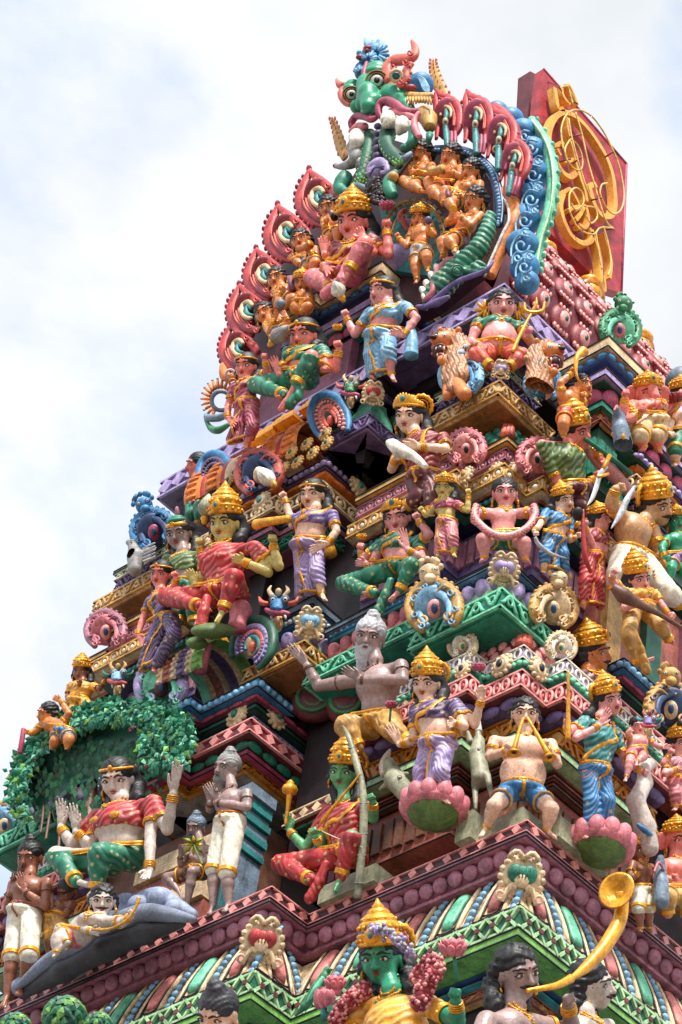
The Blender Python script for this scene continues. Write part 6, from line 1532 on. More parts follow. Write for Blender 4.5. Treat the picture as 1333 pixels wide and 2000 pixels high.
# === top of the gable: cherub musicians
CH=dict(skin='tan',sex='m',hair='curly',crown=None,low='shorts',fat=.95,lean=10,jewels='min',belly=.9,cat='cherub statue',group='cherub musicians in the arch',armlet=False)
c=fig('plump cherub playing a dark flute, highest on the right inside the arch',A1,62,('x',-.02),'P 740 1060; C 745 990; N 770 925; H 748 852; SL 700 945; SR 812 950',arms='SL 668,1000,1 668,960,1.6 636,955,1.8 f; SR 815,1010,1 715,985,1.8 660,1000,2 f',legs='625,1045,1.6 690,1100,1.8 720,1115,1.9; 690,1075,2.2 745,1110,2.2 790,1122,2.2',head=(-30,-8,8),lowc='green',**CH)
c.tubep('flute',[(690,885,1.9),(620,975,2.2),(565,1045,2.4)],[.14,.2,.34],'dark')
c=fig('plump cherub beating a small two headed drum beside the flute player',A1,62,('x',-.02),'P 870 1080; C 915 1010; N 950 945; H 938 872; SL 880 960; SR 1005 965',arms='SL 850,985,1 815,965,1.5 790,945,1.6 o; SR 1010,1020,1 950,990,1.6 905,965,1.8 o',legs='795,1050,1.6 815,1140,1.8 800,1160,2; 820,1110,2.2 880,1170,2.2 900,1190,2.2',head=(-35,-5,6),lowc='red',**CH)
c.tubep('drum',[(805,985,2.1),(845,975,2.2),(885,970,2.1)],[.55,.38,.55],'ochre',14)
c=fig('plump cherub with dark clapper, third down on the right inside the arch',A1,60,('x',-.02),'P 1000 1160; C 1035 1100; N 1070 1040; H 1068 968; SL 1000 1060; SR 1125 1065',arms='SL 965,1110,1 950,1140,1.6 930,1135,1.8 o; SR 1110,1150,1 1020,1150,1.6 955,1145,1.9 f',legs='900,1110,1.6 890,1190,1.8 870,1200,2; 930,1190,2 960,1240,2 930,1250,2.2',head=(-35,-5,5),lowc='green',**CH)
c.tubep('clapper',[(915,1110,2.2),(925,1165,2.2)],[.3,.3],'plum')
c=fig('cherub with gold cymbals and red loincloth, lowest on the right inside the arch',A4,64,('x',-.04),'P 715 345; C 775 265; N 820 185; H 828 88; SL 735 215; SR 862 205',arms='SL 650,250,1 655,235,1.6 690,180,1.8 o; SR 800,265,1 740,215,1.6 700,190,1.8 o',legs='615,375,1.6 625,460,1.5 600,480,1.9; 660,370,2.0 700,420,1.8 690,440,2.2',head=(-40,-5,5),lowc='crimson',**CH)
c.blob('cymbal',(685,155,2.3),(.42,.1,.42),'gold')
CH2=dict(CH); CH2['group']='cherub musicians by the flame crests'
c=fig('cherub blowing a dark horn beside the topmost left flame crest',A3,60,('x',-.14),'P 900 460; C 915 400; N 895 350; H 872 275; SL 850 360; SR 950 375',arms='SL 850,420,.8 855,390,1.2 880,330,1.5 f; SR 960,430,.6 970,330,1 900,300,1.4 f',legs='890,480,1 860,540,1 850,560,1.2; 940,440,1.5 930,520,1.4 920,540,1.6',head=(-20,-5,-12),lowc='maroon',**CH2)
c.tubep('horn',[(868,300,1.5),(890,325,1.9),(915,345,2.2)],[.12,.22,.5],'dark',12)
c=fig('cherub drinking from a gold banded vessel beside the second left flame crest',A3,60,('x',-.14),'P 760 640; C 745 590; N 720 555; H 690 492; SL 690 580; SR 790 560',arms='SL 680,650,.8 645,620,1 610,605,1.3 o; SR 790,630,.6 760,580,1.3 720,545,1.7 f',legs='740,680,1 700,700,1 680,710,1.2; 790,650,1.5 760,700,1.4 750,720,1.5',head=(-15,5,-20),lowc='blue',**CH2)
c.tubep('vessel',[(680,555,1.7),(715,545,2),(755,525,2.2)],[.45,.32,.5],'deepgold',12)
c=fig('cherub holding a dark book beside the third left flame crest',A3,60,('x',-.14),'P 590 880; C 585 840; N 570 795; H 535 742; SL 530 820; SR 640 810',arms='SL 550,880,.8 570,840,1.3 590,800,1.6 o; SR 660,860,.6 640,820,1.3 610,800,1.6 o',legs='560,900,1 530,930,1 520,940,1.2; 640,880,1.5 600,930,1.4 590,950,1.5',head=(-20,5,-15),lowc='blue',**CH2)
c.tubep('book',[(620,740,1.5),(640,820,1.6)],[.42,.42],'plum',4)
c=fig('cherub raising a dark ball beside the fourth left flame crest',A3,60,('x',-.14),'P 560 1080; C 545 1040; N 500 1020; H 455 968; SL 470 1050; SR 580 1030',arms='SL 490,1100,.8 520,1020,1.3 540,950,1.6 o; SR 620,1060,.6 600,1000,1.3 570,960,1.6 o',legs='540,1110,1 500,1130,1 490,1140,1.2; 600,1090,1.5 580,1140,1.4 570,1160,1.5',head=(-15,5,-25),lowc='blue',**CH2)
c.blob('ball',(562,912,1.8),(.55,.5,.55),'slate')
fig('small gold crowned child seated between the flame crests and the pink goddess',A3,52,('x',-.16),'P 700 935; C 700 880; N 700 835; H 700 775; SL 655 860; SR 750 860',arms='SL 650,905,.8 670,880,1.3 690,870,1.6 o; SR 765,905,.6 740,880,1.3 720,860,1.6 o',legs='660,930,1 700,950,1 720,950,1.2; 740,930,1.5 700,960,1.4 690,960,1.5',head=(-10,0,0),skin='tan',sex='m',low='shorts',lowc='gold',crown='kirita',crownh=.7,hair='short',lean=10,cat='cherub statue')
fig('small golden child standing inside the cream block ring with purple ball',A4,56,('x',.0),'B 470 640; P 480 425; C 475 330; N 470 275; H 468 215; SL 420 300; SR 535 300',arms='SL 385,400,.6 330,350,1 310,300,1.2 f; SR 560,330,.6 530,290,1.2 520,250,1.5 o',legs='440,530,.6 450,620,.3 440,645,.6; 515,480,1.0 520,550,.6 525,570,1',head=(-20,-5,0),skin='tan',sex='m',low='shorts',lowc='lgrey',crown='kirita',crownh=.6,hair='short',lean=8,cat='cherub statue').blob('purple_ball',(523,235,1.9),(.42,.4,.5),'violet')
# === goddess tier
g=fig('pink skinned four armed goddess in crimson seated on the cream edged block',A3,97,('x',-.10),'P 985 720; C 1010 600; N 1045 490; H 1035 368; SL 930 540; SR 1155 500',arms='SL 890,610,.4 850,590,1 835,470,1.2 o; SL 870,720,1.0 840,660,1.3 905,715,2.6 o; SR 1265,590,.3 1255,430,.4 1255,345,.5 f; SR 1160,580,.8 1100,480,1.4 1065,415,1.7 o',legs='775,745,1.2 900,810,1.9 830,850,2.1; 1110,520,2.2 1010,690,2.6 940,830,3.0',head=(-28,-4,-6),skin='pink',top='crimson',low='legs',lowc='pinkpaint',drape='1000,640,2.4 960,760,2.8 860,850,2.9',sash='gold',crownh=.9,lean=16)
g.flower('lotus_bud',(1255,265,.7),.55,'magenta',(1250,330,.5))
l=fig('lady in magenta sari with blue sleeve standing left of the green sari goddess',A6,70,('x',-.28),'B 470 700; P 445 440; C 430 335; N 435 260; H 438 180; SL 365 320; SR 520 270',arms='SL 320,440,.2 315,520,.6 375,575,1.2 o; SR 575,220,.2 560,150,.8 565,85,1 f',legs='390,560,.4 340,660,.2 320,680,.6; 480,580,.6 440,700,.2 430,715,.6',head=(-25,0,-4),skin='pink',top='magenta',topfull=True,low='sari',lowc='magenta',sash='gold',crown='band',lean=14)
l.whisk((590,45,1.2),(690,-60,1.2),1.0,'grey')
g=fig('goddess in bright green sari with gold hem, one knee raised, on the skyline slope',A6,88,('x',-.30),'P 800 260; C 800 140; N 795 50; H 813 -23; SL 715 95; SR 930 80',arms='SL 700,220,.3 655,240,1 610,120,1.4 o; SR 1020,200,.1 1040,80,.4 1030,-20,.6 f; SR 960,190,.6 960,200,.8 950,210,1.0 f',legs='500,305,1.2 690,370,1.9 640,400,2.1; 860,125,2.2 760,300,2.6 660,480,3.0',head=(-28,0,-5),skin='pink',top='green',low='legs',lowc='green',drape='800,280,2.2 770,380,2.4 720,430,2.6',sash='gold',crown='band',hair='long',lean=16)
g.flower('lotus_bud',(1032,-75,.7),.4,'gold')
b=fig('lady in light blue sari standing hand on hip on the dark slab',A4,80,('x',-.06),'B 225 1250; P 215 990; C 245 860; N 262 780; H 228 695; SL 150 830; SR 375 795',arms='SL 45,975,.2 -10,870,.5 -30,790,.7 f; SR 445,870,.1 365,985,.8 275,955,1.4 o',legs='150,1110,.4 160,1235,.2 165,1265,.5; 265,1090,1.2 285,1240,.5 300,1280,.9',head=(-48,5,-6),skin='rose',top='sky',low='sari',lowc='sky',sash='gold',crown='band',hair='long',lean=14)
b.whisk((-30,755,1.6),(-80,655,2.6),.9,'ivory')
b.tubep('hanging_scarf',[(400,900,.1),(415,1000,.2),(410,1120,.3)],[.25,.5,.65],M('sky',True),10)
f_=fig('pot bellied figure with spiked gold earrings, green bodice and gold trident',A4,86,('h',4.55),'B 980 1130; P 985 1090; C 985 925; N 1000 860; H 1005 782; SL 850 905; SR 1125 930',arms='SL 800,1030,.3 860,1050,1.2 915,1060,2.0 o; SR 1190,1030,.3 1175,985,.9 1185,900,1.4 f',legs='840,1110,1.8 920,1180,2.0 960,1190,2.2; 1130,1120,1.8 1050,1190,2.0 1010,1195,2.2',face='D',head=(3,6,2),skin='rose',sex='f',top='green',low='legs',lowc='coral',crown=None,hair='curly',belly=1.9,lean=14,moustache=False,jewels='min',sleeves=.12)
f_.tubep('trident',[(1072,1090,2.4),(1130,960,2.0),(1195,840,1.6)],[.16,.13,.1],'gold'); f_.tubep('trident_prongs',[(1150,770,1.6),(1155,820,1.6),(1200,835,1.6),(1265,825,1.6),(1280,765,1.6)],[.06,.17,.17,.17,.05],'gold'); f_.tubep('trident_prong',[(1200,830,1.6),(1225,780,1.6),(1228,735,1.6)],[.14,.14,.03],'gold')
mb=MB()
for sg in (-1,1):
    for i in range(8):
        a=2*math.pi*i/8; c_=f_.hp(sg*1.0,-.1,-.25); d=f_.hs*math.cos(a)+f_.hu*math.sin(a); mb.tube([c_,c_+d*.35*f_.U,c_+d*.75*f_.U],[.10*f_.U,.15*f_.U,.01],0,6)
mb.build('spiked_earrings','gold',f_.root)
# trumpeter and green giantess at the right
t=fig('small trumpeter raising a curved gold horn beside the right lion',A5,62,('y',.30),'P 600 1150; C 600 1070; N 620 1010; H 680 975; SL 545 1040; SR 680 1060',arms='SL 540,960,.3 610,900,.8 635,840,1 f; SR 690,1120,.5 680,1060,1 680,1020,1.3 f',legs='560,1230,1 560,1300,.8 560,1320,1; 700,1200,1 710,1290,.8 720,1310,1',face='R',head=(40,10,10),skin='tan',sex='m',low='shorts',lowc='red',crown=None,hair='curly',lean=8)
t.tubep('horn',[(690,985,1.4),(650,925,1.5),(640,860,1.4),(650,790,1.3),(690,755,1.3)],[.07,.13,.2,.3,.62],'gold',14)
g=fig('large gold crowned woman in green bodice leaning out right of the green scaled roof',A8,84,('y',.42),'P 600 520; C 560 330; N 590 215; H 645 140; SL 420 230; SR 690 250',arms='SL 560,560,.4 760,450,1 850,350,1.5 f; SR 760,260,.4 800,320,1 845,390,1.3 f',legs='560,640,.8 640,760,.8 660,780,1; 660,620,.8 700,740,.8 720,760,1',face='R',head=(48,-5,-8),skin='pink',top='olive',topfull=True,low='legs',lowc='maroon',crown='kirita',crownh=1.15,hair='long',halo=-1,lean=14)
g.tubep('garland_sheet',[(690,220,.2),(790,330,.3),(900,440,.4),(1010,560,.4)],[.3,.62,.62,.4],'rose',10)
g.tubep('green_scroll',[(700,190,1.0),(850,300,1.0),(1000,420,1.0)],[.16,.22,.22],'green',6)
# elephant god
e=fig('pink elephant headed god with curled trunk and cream dhoti under the right bay',A5,80,('y',.0),'B 1120 1350; P 1120 1210; C 1110 1130; N 1115 1075; H 1115 1020; SL 1010 1110; SR 1230 1120',arms='SL 950,1150,.3 960,1060,.6 960,990,.8 f; SR 1290,1110,.3 1310,1060,.6 1330,1010,.8 f; SL 990,1200,.8 1060,1160,1.4 1080,1110,1.8 f',legs='1060,1300,1.0 1080,1380,.8 1070,1400,1; 1170,1300,1.0 1180,1390,.8 1190,1410,1.1',face='R',head=(12,-5,0),skin='pink',sex='m',top='coral',low='dhoti',lowc='cream',crown='kirita',crownh=.6,hair=None,belly=1.2,lean=10,eyes=True)
fl=e; U=e.U; g_=Field(e.Hc-3*U,e.Hc+2*U,U/14)
g_.chain([e.hp(0,.6,.3),e.hp(.1,.95,-.1),e.hp(.12,1.05,-.7),e.hp(-.1,1.1,-1.3),e.hp(-.5,1.2,-1.5),e.hp(-.7,1.25,-1.2)],[.5*U,.36*U,.28*U,.22*U,.18*U,.13*U],.15*U); g_.build('trunk','pink',e.root)
mb=MB(); 
for sg in (-1,1): mb.ell(e.hp(sg*1.05,-.2,-.05),(.55*U,.14*U,.72*U),(e.hs,e.hf,e.hu),0,16,10)
mb.build('ears','pink',e.root); mb=MB(); mb.tube([e.hp(-.35,.75,-.35),e.hp(-.45,1.1,-.45),e.hp(-.35,1.35,-.35)],[.1*U,.08*U,.02*U],0,8); mb.build('tusk','ivory',e.root)
m=Sc('mouse_statue','slate mouse with gold belt sitting up beside the elephant god','mouse',A5,(920,1230),('y',.0),'R'); fl=m.field([(840,1120,0),(1010,1380,0)],60,6)
m.fch([(920,1180,0),(930,1260,0),(950,1360,0)],[45,55,62],10); m.fc((915,1180,10),(905,1130,30),36,20,10); m.fc((960,1200,10),(1000,1170,20),18,12,6); fl.build('body','slate',m.root); m.new(); m.ring(935,1295,60,7,0,0,squash=.4); m.ell(950,1310,(14,14,20),0,55); m.tube([(890,1140,40),(910,1110,34),(935,1160,30)],[8,9,8],1,7); m.done('belt',['gold','pinkpaint'])
# moustached strongman
s_=fig('tan moustached strongman with tall gold crown and curved dagger leaning from the right face',A8,96,('y',.05),'P 1010 960; C 1010 800; N 1090 715; H 1165 622; SL 930 690; SR 1140 790',arms='SL 870,610,.3 900,520,.8 1010,490,1.2 f; SR 1190,930,.4 1205,1050,1.0 1140,1085,1.6 o',legs='920,1080,1 900,1180,.8 900,1200,1; 1220,1180,1.6 1320,1260,1.5 1340,1280,1.6',face='R',head=(48,-8,-6),skin='khaki',sex='m',low='legs',lowc='ivory',crown='kirita',crownh=1.0,hair='curly',moustache=True,halo=-1,lean=14,thin=1.1)
s_.tubep('dagger',[(1025,500,1.5),(970,590,1.5),(930,680,1.5),(870,775,1.5)],[.12,.24,.24,.03],'lgrey',6)
s2=Sc('dagger_ornament','curved steel dagger hanging left of the strongman','dagger',A8,(760,520),('y',.1),'R'); s2.new(); s2.tube([(845,370,20),(800,420,20),(775,500,20),(750,570,20),(715,625,20)],[10,22,22,18,3],0,8,flat=.4); s2.tube([(820,380,24),(860,300,24)],[14,16],1,8); s2.tube([(780,440,24),(850,420,24)],[10,12],1,8); s2.done('blade',['lgrey','gold'])
# small pink four armed goddess
g=fig('small gold skinned four armed goddess in pink sari before a pink panel',A7,58,('x',-.05),'B 740 1290; P 745 1070; C 735 970; N 730 905; H 728 838; SL 670 950; SR 810 950',arms='SL 640,1000,.4 690,930,.9 755,890,1.3 o; SR 880,990,.2 885,890,.4 885,830,.6 f; SL 610,1020,.3 590,1000,.6 560,960,.8 f',legs='700,1180,.5 690,1270,.3 690,1290,.6; 785,1170,.8 790,1270,.4 795,1290,.7',head=(-15,0,0),skin='lime_skin',top='magenta',low='sari',lowc='pinkpaint',crownh=.6,lean=12)
# conch lady
c=fig('lady in crimson and gold with tiara cradling a large white conch',A7,88,('x',-.12),'B 600 900; P 600 780; C 590 610; N 530 470; H 500 368; SL 470 560; SR 720 520',arms='SL 385,720,.4 410,650,1.2 440,590,1.8 o; SR 735,590,.4 570,575,1.6 440,565,2.2 o',legs='560,900,.6 480,960,.6 450,990,1; 650,900,.6 640,1000,.6 640,1020,1',head=(-26,-2,-3),skin='pale',top='crimson',topfull=True,low='legs',lowc='maroon',sash='gold',crown='tiara',hair='long',halo=1,lean=16)
c.tubep('conch',[(355,545,2.3),(390,560,2.6),(440,600,2.8),(530,640,2.6),(610,710,2.3)],[.12,.45,.55,.35,.22],'ivory',14)
# garland boy
g=fig('round faced boy with pink flower garland and green shorts on the blue edged ledge',A7,76,('h',2.42),'B 1110 1290; P 1110 1175; C 1110 1045; N 1122 960; H 1122 868; SL 1015 1010; SR 1225 1010',arms='SL 930,1010,.5 925,1060,1.2 960,1100,1.6 f; SR 1310,1000,.5 1310,1060,1.2 1270,1110,1.6 f',legs='980,1180,1.8 990,1300,1.2 960,1325,1.5; 1245,1200,1.8 1255,1310,1.2 1285,1330,1.5',face='D',head=(2,6,0),skin='rose',sex='m',low='shorts',lowc='green',crown=None,hair='short',belly=.8,lean=12,fat=1.0)
g.tubep('flower_garland',[(935,960,.9),(925,1030,1.6),(985,1105,2.2),(1060,1150,2.5),(1120,1160,2.6),(1190,1145,2.5),(1270,1100,2.2),(1320,1020,1.6),(1310,960,.9)],[.30,.32,.34,.34,.34,.34,.34,.32,.3],'rose',12)
mb=MB(); PP=g.curve([g.J(*p) for p in [(935,960,.9),(925,1030,1.6),(985,1105,2.2),(1060,1150,2.5),(1120,1160,2.6),(1190,1145,2.5),(1270,1100,2.2),(1320,1020,1.6),(1310,960,.9)]],60)
for i,p in enumerate(PP):
    for q in range(5):
        a=q*1.26+i*.5; mb.ell(p+(CR*math.cos(a)+CU*math.sin(a)*.6+CB*.75)*.30*g.U,(.07*g.U,.06*g.U,.07*g.U),None,(i+q)%2,5,4)
mb.build('garland_petals',['pinkpaint','magenta'],g.root)
# blue sari sword lady and red archer on the right face
b=fig('crowned lady in blue sari holding a curved sword right of the garland boy',A8,62,('y',.30),'B 480 1040; P 500 850; C 525 740; N 535 655; H 560 588; SL 450 670; SR 600 730',arms='SL 400,760,.4 370,790,.8 390,850,1.1 f; SR 600,850,.4 640,830,1 690,800,1.4 f',legs='440,940,.5 430,1050,.3 430,1060,.5; 560,940,.8 570,1040,.4 580,1060,.6',face='R',head=(32,0,-4),skin='pale',top='blue',low='sari',lowc='blue',crownh=.75,sash='gold',lean=12)
b.tubep('sword',[(375,830,1.3),(400,880,1.3),(480,940,1.3),(590,970,1.3)],[.16,.24,.22,.02],'lgrey',6)
r_=fig('red saried lady with quiver and bow in profile right of the blue saried sword lady',A8,62,('y',.25),'B 760 1290; P 750 960; C 760 850; N 780 770; H 795 705; SL 690 790; SR 830 820',arms='SL 760,900,.6 700,760,1.2 700,720,1.4 f; SR 830,920,.3 800,1020,.8 790,1080,1 f',legs='700,1120,.5 690,1270,.3 700,1290,.5; 790,1120,.8 800,1270,.4 820,1300,.6',face='R',head=(62,0,0),skin='rose',top='crimson',low='sari',lowc='red',crownh=.6,lean=12,lowr=1.15)
r_.tubep('bow',[(690,650,1.6),(690,780,1.8),(700,950,1.8),(740,1060,1.6)],[.1,.25,.3,.2],'red',8); r_.blob('black_tuft',(655,680,1.2),(.6,.4,.75),'black')
# veena lady
v=fig('gold crowned musician in cream and gold playing a long dark lute at the right edge',A8,72,('y',-.05),'P 1050 1290; C 1060 1210; N 1055 1160; H 1040 1100; SL 960 1190; SR 1150 1200',arms='SL 870,1110,.4 880,1080,.8 900,1040,1 f; SR 1190,1260,.6 1240,1330,1.2 1300,1370,1.6 f; SL 960,1290,.8 1040,1260,1.6 1080,1280,2 o',legs='980,1480,1.6 1040,1650,1.2 1150,1620,1.7; 1180,1400,1.6 1250,1500,1.4 1280,1520,1.6',face='R',head=(35,-4,-4),skin='rose',top='gold',low='legs',lowc='ochre',drape='1020,1450,2 1060,1560,1.9 1100,1700,1.8',crownh=1.1,lean=12)
v.tubep('lute',[(880,1150,1.8),(950,1210,2.3),(1040,1260,2.5),(1180,1330,2.5),(1330,1420,2.5)],[.3,.75,.45,.24,.2],'wood',12)
# === second tier, left
w_=fig('lavender saried lady on the slate slab raising a white fly whisk',B2,78,('x',-.10),'B 370 890; P 350 560; C 360 400; N 390 305; H 370 212; SL 250 380; SR 500 350',arms='SL 240,420,.1 190,250,.5 150,165,.7 f; SR 525,460,.1 470,535,.7 350,585,1.4 o',legs='300,740,.4 290,870,.2 280,895,.5; 400,720,1.0 430,870,.5 450,905,1.0',head=(-26,0,-4),skin='pale',top='purple',topfull=False,low='sari',lowc='lilac',sash='gold',crown='band',hair='long',lean=14)
w_.whisk((125,160,.9),(20,60,.9),1.0,'ivory'); w_.tubep('gold_scarf_end',[(480,540,.1),(490,610,.2)],[.4,.55],'gold',8)
g=fig('goddess in dark green sari, palm raised, seated before the dark niche',B2,82,('x',-.02),'P 940 700; C 920 560; N 920 460; H 922 365; SL 820 545; SR 1050 530',arms='SR 1090,640,.5 990,580,1.5 950,440,1.9 o; SL 740,740,.5 720,670,1 650,660,1.5 o; SR 1130,480,.2 1060,390,.5 1020,300,.7 f; SL 700,640,.2 680,590,.5 690,550,.6 f',legs='570,800,1.2 780,860,1.9 700,870,2.1; 1010,680,2.2 940,840,2.2 870,920,2.7',head=(-16,-2,-10),skin='rose',top='green',low='legs',lowc='green',drape='880,780,2.2 840,880,2.4 800,980,2.5',sash='gold',crown='tiara',crownh=.8,hair='long',lean=14)
g.flower('gold_bud',(690,490,.7),.45,'gold')
r_=fig('yellow faced four armed goddess in red sari seated on the pink plinth',B1,95,('x',-.42),'P 800 800; C 780 600; N 800 440; H 800 330; SL 690 530; SR 990 500',arms='SL 650,720,.4 610,740,1 560,640,1.5 o; SR 1080,660,.3 920,590,1.2 850,560,1.8 o; SR 1150,620,.1 1110,480,.4 1120,370,.7 f; SL 670,640,.2 640,500,.5 640,420,.7 f',legs='420,820,1.2 640,880,1.9 700,900,2.0; 860,690,2.4 790,900,2.6 740,1000,3.1',head=(-26,-2,-5),skin='lime_skin',top='red',topfull=True,low='legs',lowc='red',drape='680,830,2.2 660,920,2.4 640,1010,2.5',crownh=1.05,hair='long',lean=16)
r_.tubep('gold_bundle',[(1000,350,.8),(1060,335,.9),(1220,310,.9)],[.38,.32,.25],'gold',8); r_.whisk((665,330,.7),(690,180,.7),.9,'stonegreen')
mb=MB(); mb.ell(r_.J(720,1040,2.0),(1.5*r_.U,1.1*r_.U,.55*r_.U),(CR,CB,CU),0,20,10); mb.ell(r_.J(620,1120,1.6),(.8*r_.U,.7*r_.U,.45*r_.U),(CR,CB,CU),0,16,8); mb.build('leaf_footrest','olive',r_.root)
mb=MB(); q=r_.J(900,900,.0); mb.lathe(q,np.eye(3),[(.06,.04),(.08,.0),(.06,-.08),(.06,-.14),(.07,-.18)],0,26); mb.build('pink_plinth','pinkpaint',r_.root); mb=MB(); q=r_.J(680,1050,-.4); mb.lathe(q,np.eye(3),[(.06,.02),(.055,-.2),(.055,-.34)],0,22); mb.build('pink_plinth','pinkpaint',r_.root)
t=fig('dusky figure in green and gold turban standing behind the red saried goddess',B1,82,('x',-.12),'P 560 760; C 540 640; N 530 520; H 500 400; SL 430 580; SR 640 560',arms='SL 400,680,.2 390,760,.5 400,800,.6 f; SR 680,660,.2 660,560,.5 650,440,.7 f',legs='500,880,.5 500,980,.4 490,1000,.6; 600,880,.5 600,980,.4 600,1000,.6',head=(-18,-4,-10),skin='ash',sex='m',top='olive',low='legs',lowc='green',crown=None,hair='long',lean=14)
U=t.U; mb=MB(); up=t.hu; ax=(t.hs,nrm(t.hf*.95+up*.2),nrm(up-t.hf*.25)); mb.torus(t.hp(0,-.02,.48),ax,.80*U,.20*U,0,26,8,squash=1.02); mb.torus(t.hp(0,-.05,.78),ax,.62*U,.22*U,1,24,8); mb.ell(t.hp(0,-.1,.9),(.6*U,.6*U,.35*U),ax,1,16,8); mb.torus(t.hp(0,.86,.62),(t.hs,up,t.hf),.18*U,.07*U,0,14,6); mb.ell(t.hp(.1,-.1,1.3),(.2*U,.2*U,.5*U),ax,2,10,8); mb.build('turban',['gold','green','mauve'],t.root)
p=fig('small lady in violet sari with gold sash on the skyline, gazing left',B1,68,('x',-.40),'B 320 1290; P 420 970; C 360 850; N 380 770; H 385 665; SL 310 850; SR 440 790',arms='SL 270,950,.2 230,1070,.7 290,1130,1.1 o; SR 470,760,.2 480,700,.6 470,660,.8 f',legs='320,1120,.5 260,1290,.3 240,1310,.5; 470,1060,.8 340,1280,.4 340,1310,.7',head=(-25,0,0),skin='pink',top='violet',topfull=True,low='sari',lowc='violet',sash='gold',crown='band',hair='long',lean=12,lowr=1.15)
# pigeon-like whisk bird at the skyline
d=Sc('bird_statue','grey mauve bird with spread wing perched on the brown slab on the skyline','bird',B1,(220,560),('x',-.05)); fl=d.field([(140,440,0),(350,700,0)],60,6)
d.fch([(215,640,0),(220,560,10),(200,490,10),(185,470,20)],[48,58,30,24],12); d.fc((175,465,20),(200,455,30),22,12,5); d.fch([(250,560,-10),(300,530,-20),(340,510,-20)],[34,30,12],10); fl.build('body','grey',d.root); d.new()
for i in range(5): d.tube([(265,590-i*20,0),(305,575-i*22,-5),(345,555-i*22,-10)],[9,10,5],0,6)
d.ell(190,465,(5,5,5),1,46); d.done('wing',['lgrey','black'])
# sky-side profile lady, striped wheel bearer
fig('lady in profile with green skirt looking left from behind the dark horseshoe gable',A6,62,('x',.10),'P 110 1070; C 110 980; N 120 900; H 118 820; SL 80 940; SR 160 950',arms='SL 90,1000,.3 75,1060,.6 60,1090,.8 f; SR 150,1020,.3 110,1050,.8 90,1060,1 f',legs='80,1150,.8 60,1200,.6 50,1210,.8; 140,1150,.8 130,1200,.6 120,1210,.8',head=(-68,0,0),skin='pink',top=None,low='legs',lowc='green',crown=None,hair='long',lean=10)
# gold crowned small goddess, left skyline
fig('small brown goddess covered in gold jewels above the canopy on the left skyline',B3,50,('x',-.15),'P 520 700; C 530 620; N 540 565; H 530 500; SL 460 600; SR 610 600',arms='SL 440,670,.4 450,720,.8 460,740,1 f; SR 650,620,.2 690,560,.5 700,510,.6 f; SL 470,600,.6 520,590,1.4 530,560,1.7 o',legs='480,760,1 500,790,.8 500,800,1; 590,750,1 570,780,.8 560,790,1',head=(-15,0,0),skin='brown',top='gold',topfull=True,low='legs',lowc='gold',crownh=.9,lean=12)
k=fig('boy in profile gazing left and holding a red rope over the canopy edge',B3,58,('x',-.50),'P 420 900; C 350 860; N 330 830; H 312 775; SL 280 850; SR 400 860',arms='SL 240,890,.3 200,910,.6 160,890,.8 f; SR 450,780,.2 400,700,.6 350,670,.9 o',legs='360,960,.5 340,1000,.4 330,1010,.6; 450,950,.5 440,1000,.4 430,1010,.6',head=(-62,0,0),skin='tan',sex='m',low='shorts',lowc='blue',crown=None,hair='curly',lean=8)
k.tubep('red_rope',[(155,880,1),(145,950,1),(130,1040,.8)],[.28,.3,.28],'magenta',8)
# === first tier
s_=fig('pale god in red bodice and green trousers seated under the leafy canopy',B7,103,('x',-.55),'P 790 790; C 790 570; N 790 400; H 765 262; SL 640 520; SR 1000 430',arms='SL 600,720,.4 500,620,1.2 470,430,1.7 o; SL 470,700,.2 400,590,.5 400,400,.8 o; SR 1090,600,.1 1130,370,.5 1165,150,.9 o; SR 980,640,.5 975,860,1.0 940,930,1.6 o',legs='370,770,1.4 500,940,1.8 640,980,2.0; 650,760,2.4 630,990,2.0 570,1040,2.6',head=(-14,-8,-8),skin='white',sex='f',top='red',low='legs',lowc='green',crown='band',crownh=.9,hair='long',sash=None,lean=16,thin=1.1)
U=s_.U; mb=MB()
for g0 in (-1,1): mb.ell(s_.snap(s_.j['C']+s_.lat*g0*.19*np.linalg.norm(s_.j['SR']-s_.j['SL'])+s_.up*.05*U)-s_.fwd*.05*U,(.44*U,.14*U,.24*U),(s_.lat,s_.fwd,s_.up),0,14,8)
mb.build('breast_plate','gold',s_.root)
a=fig('pale ascetic with topknot and grey beard praying beside the blue pillar',B8,76,('h',0.02),'B 450 1270; P 500 680; C 500 560; N 510 450; H 480 325; SL 410 540; SR 610 500',arms='SL 370,600,.2 370,560,.8 345,440,1.6 o; SR 610,590,.2 420,560,1.2 360,430,1.8 o',legs='395,1000,.5 390,1230,.3 360,1290,.9; 480,1020,.9 490,1220,.5 460,1270,1.1',head=(-45,5,0),skin='ash',sex='m',low='dhoti',lowc='ivory',crown=None,hair='bunknot',hairc='grey',beard=('grey',.45),jewels=None,beads=True,bindi=None,brow='dgrey',lean=10,belt='deepgold')
k=fig('small kneeling ascetic with grey hair praying behind the yellow sprig',B8,58,('x',-.30),'P 290 1010; C 310 900; N 310 820; H 275 712; SL 240 870; SR 390 860',arms='SL 180,960,.4 175,910,1 185,830,1.6 o; SR 340,950,.4 230,900,1.2 200,830,1.7 o',legs='90,1050,1.0 160,1130,.8 200,1200,1.2; 255,1010,1.8 215,1240,1.2 180,1290,1.6',head=(-25,-3,0),skin='ash',sex='m',low='shorts',lowc='wood',crown=None,hair='bunknot',hairc='slate',beard=('slate',.3),jewels=None,beads=False,bindi=None,lean=8)
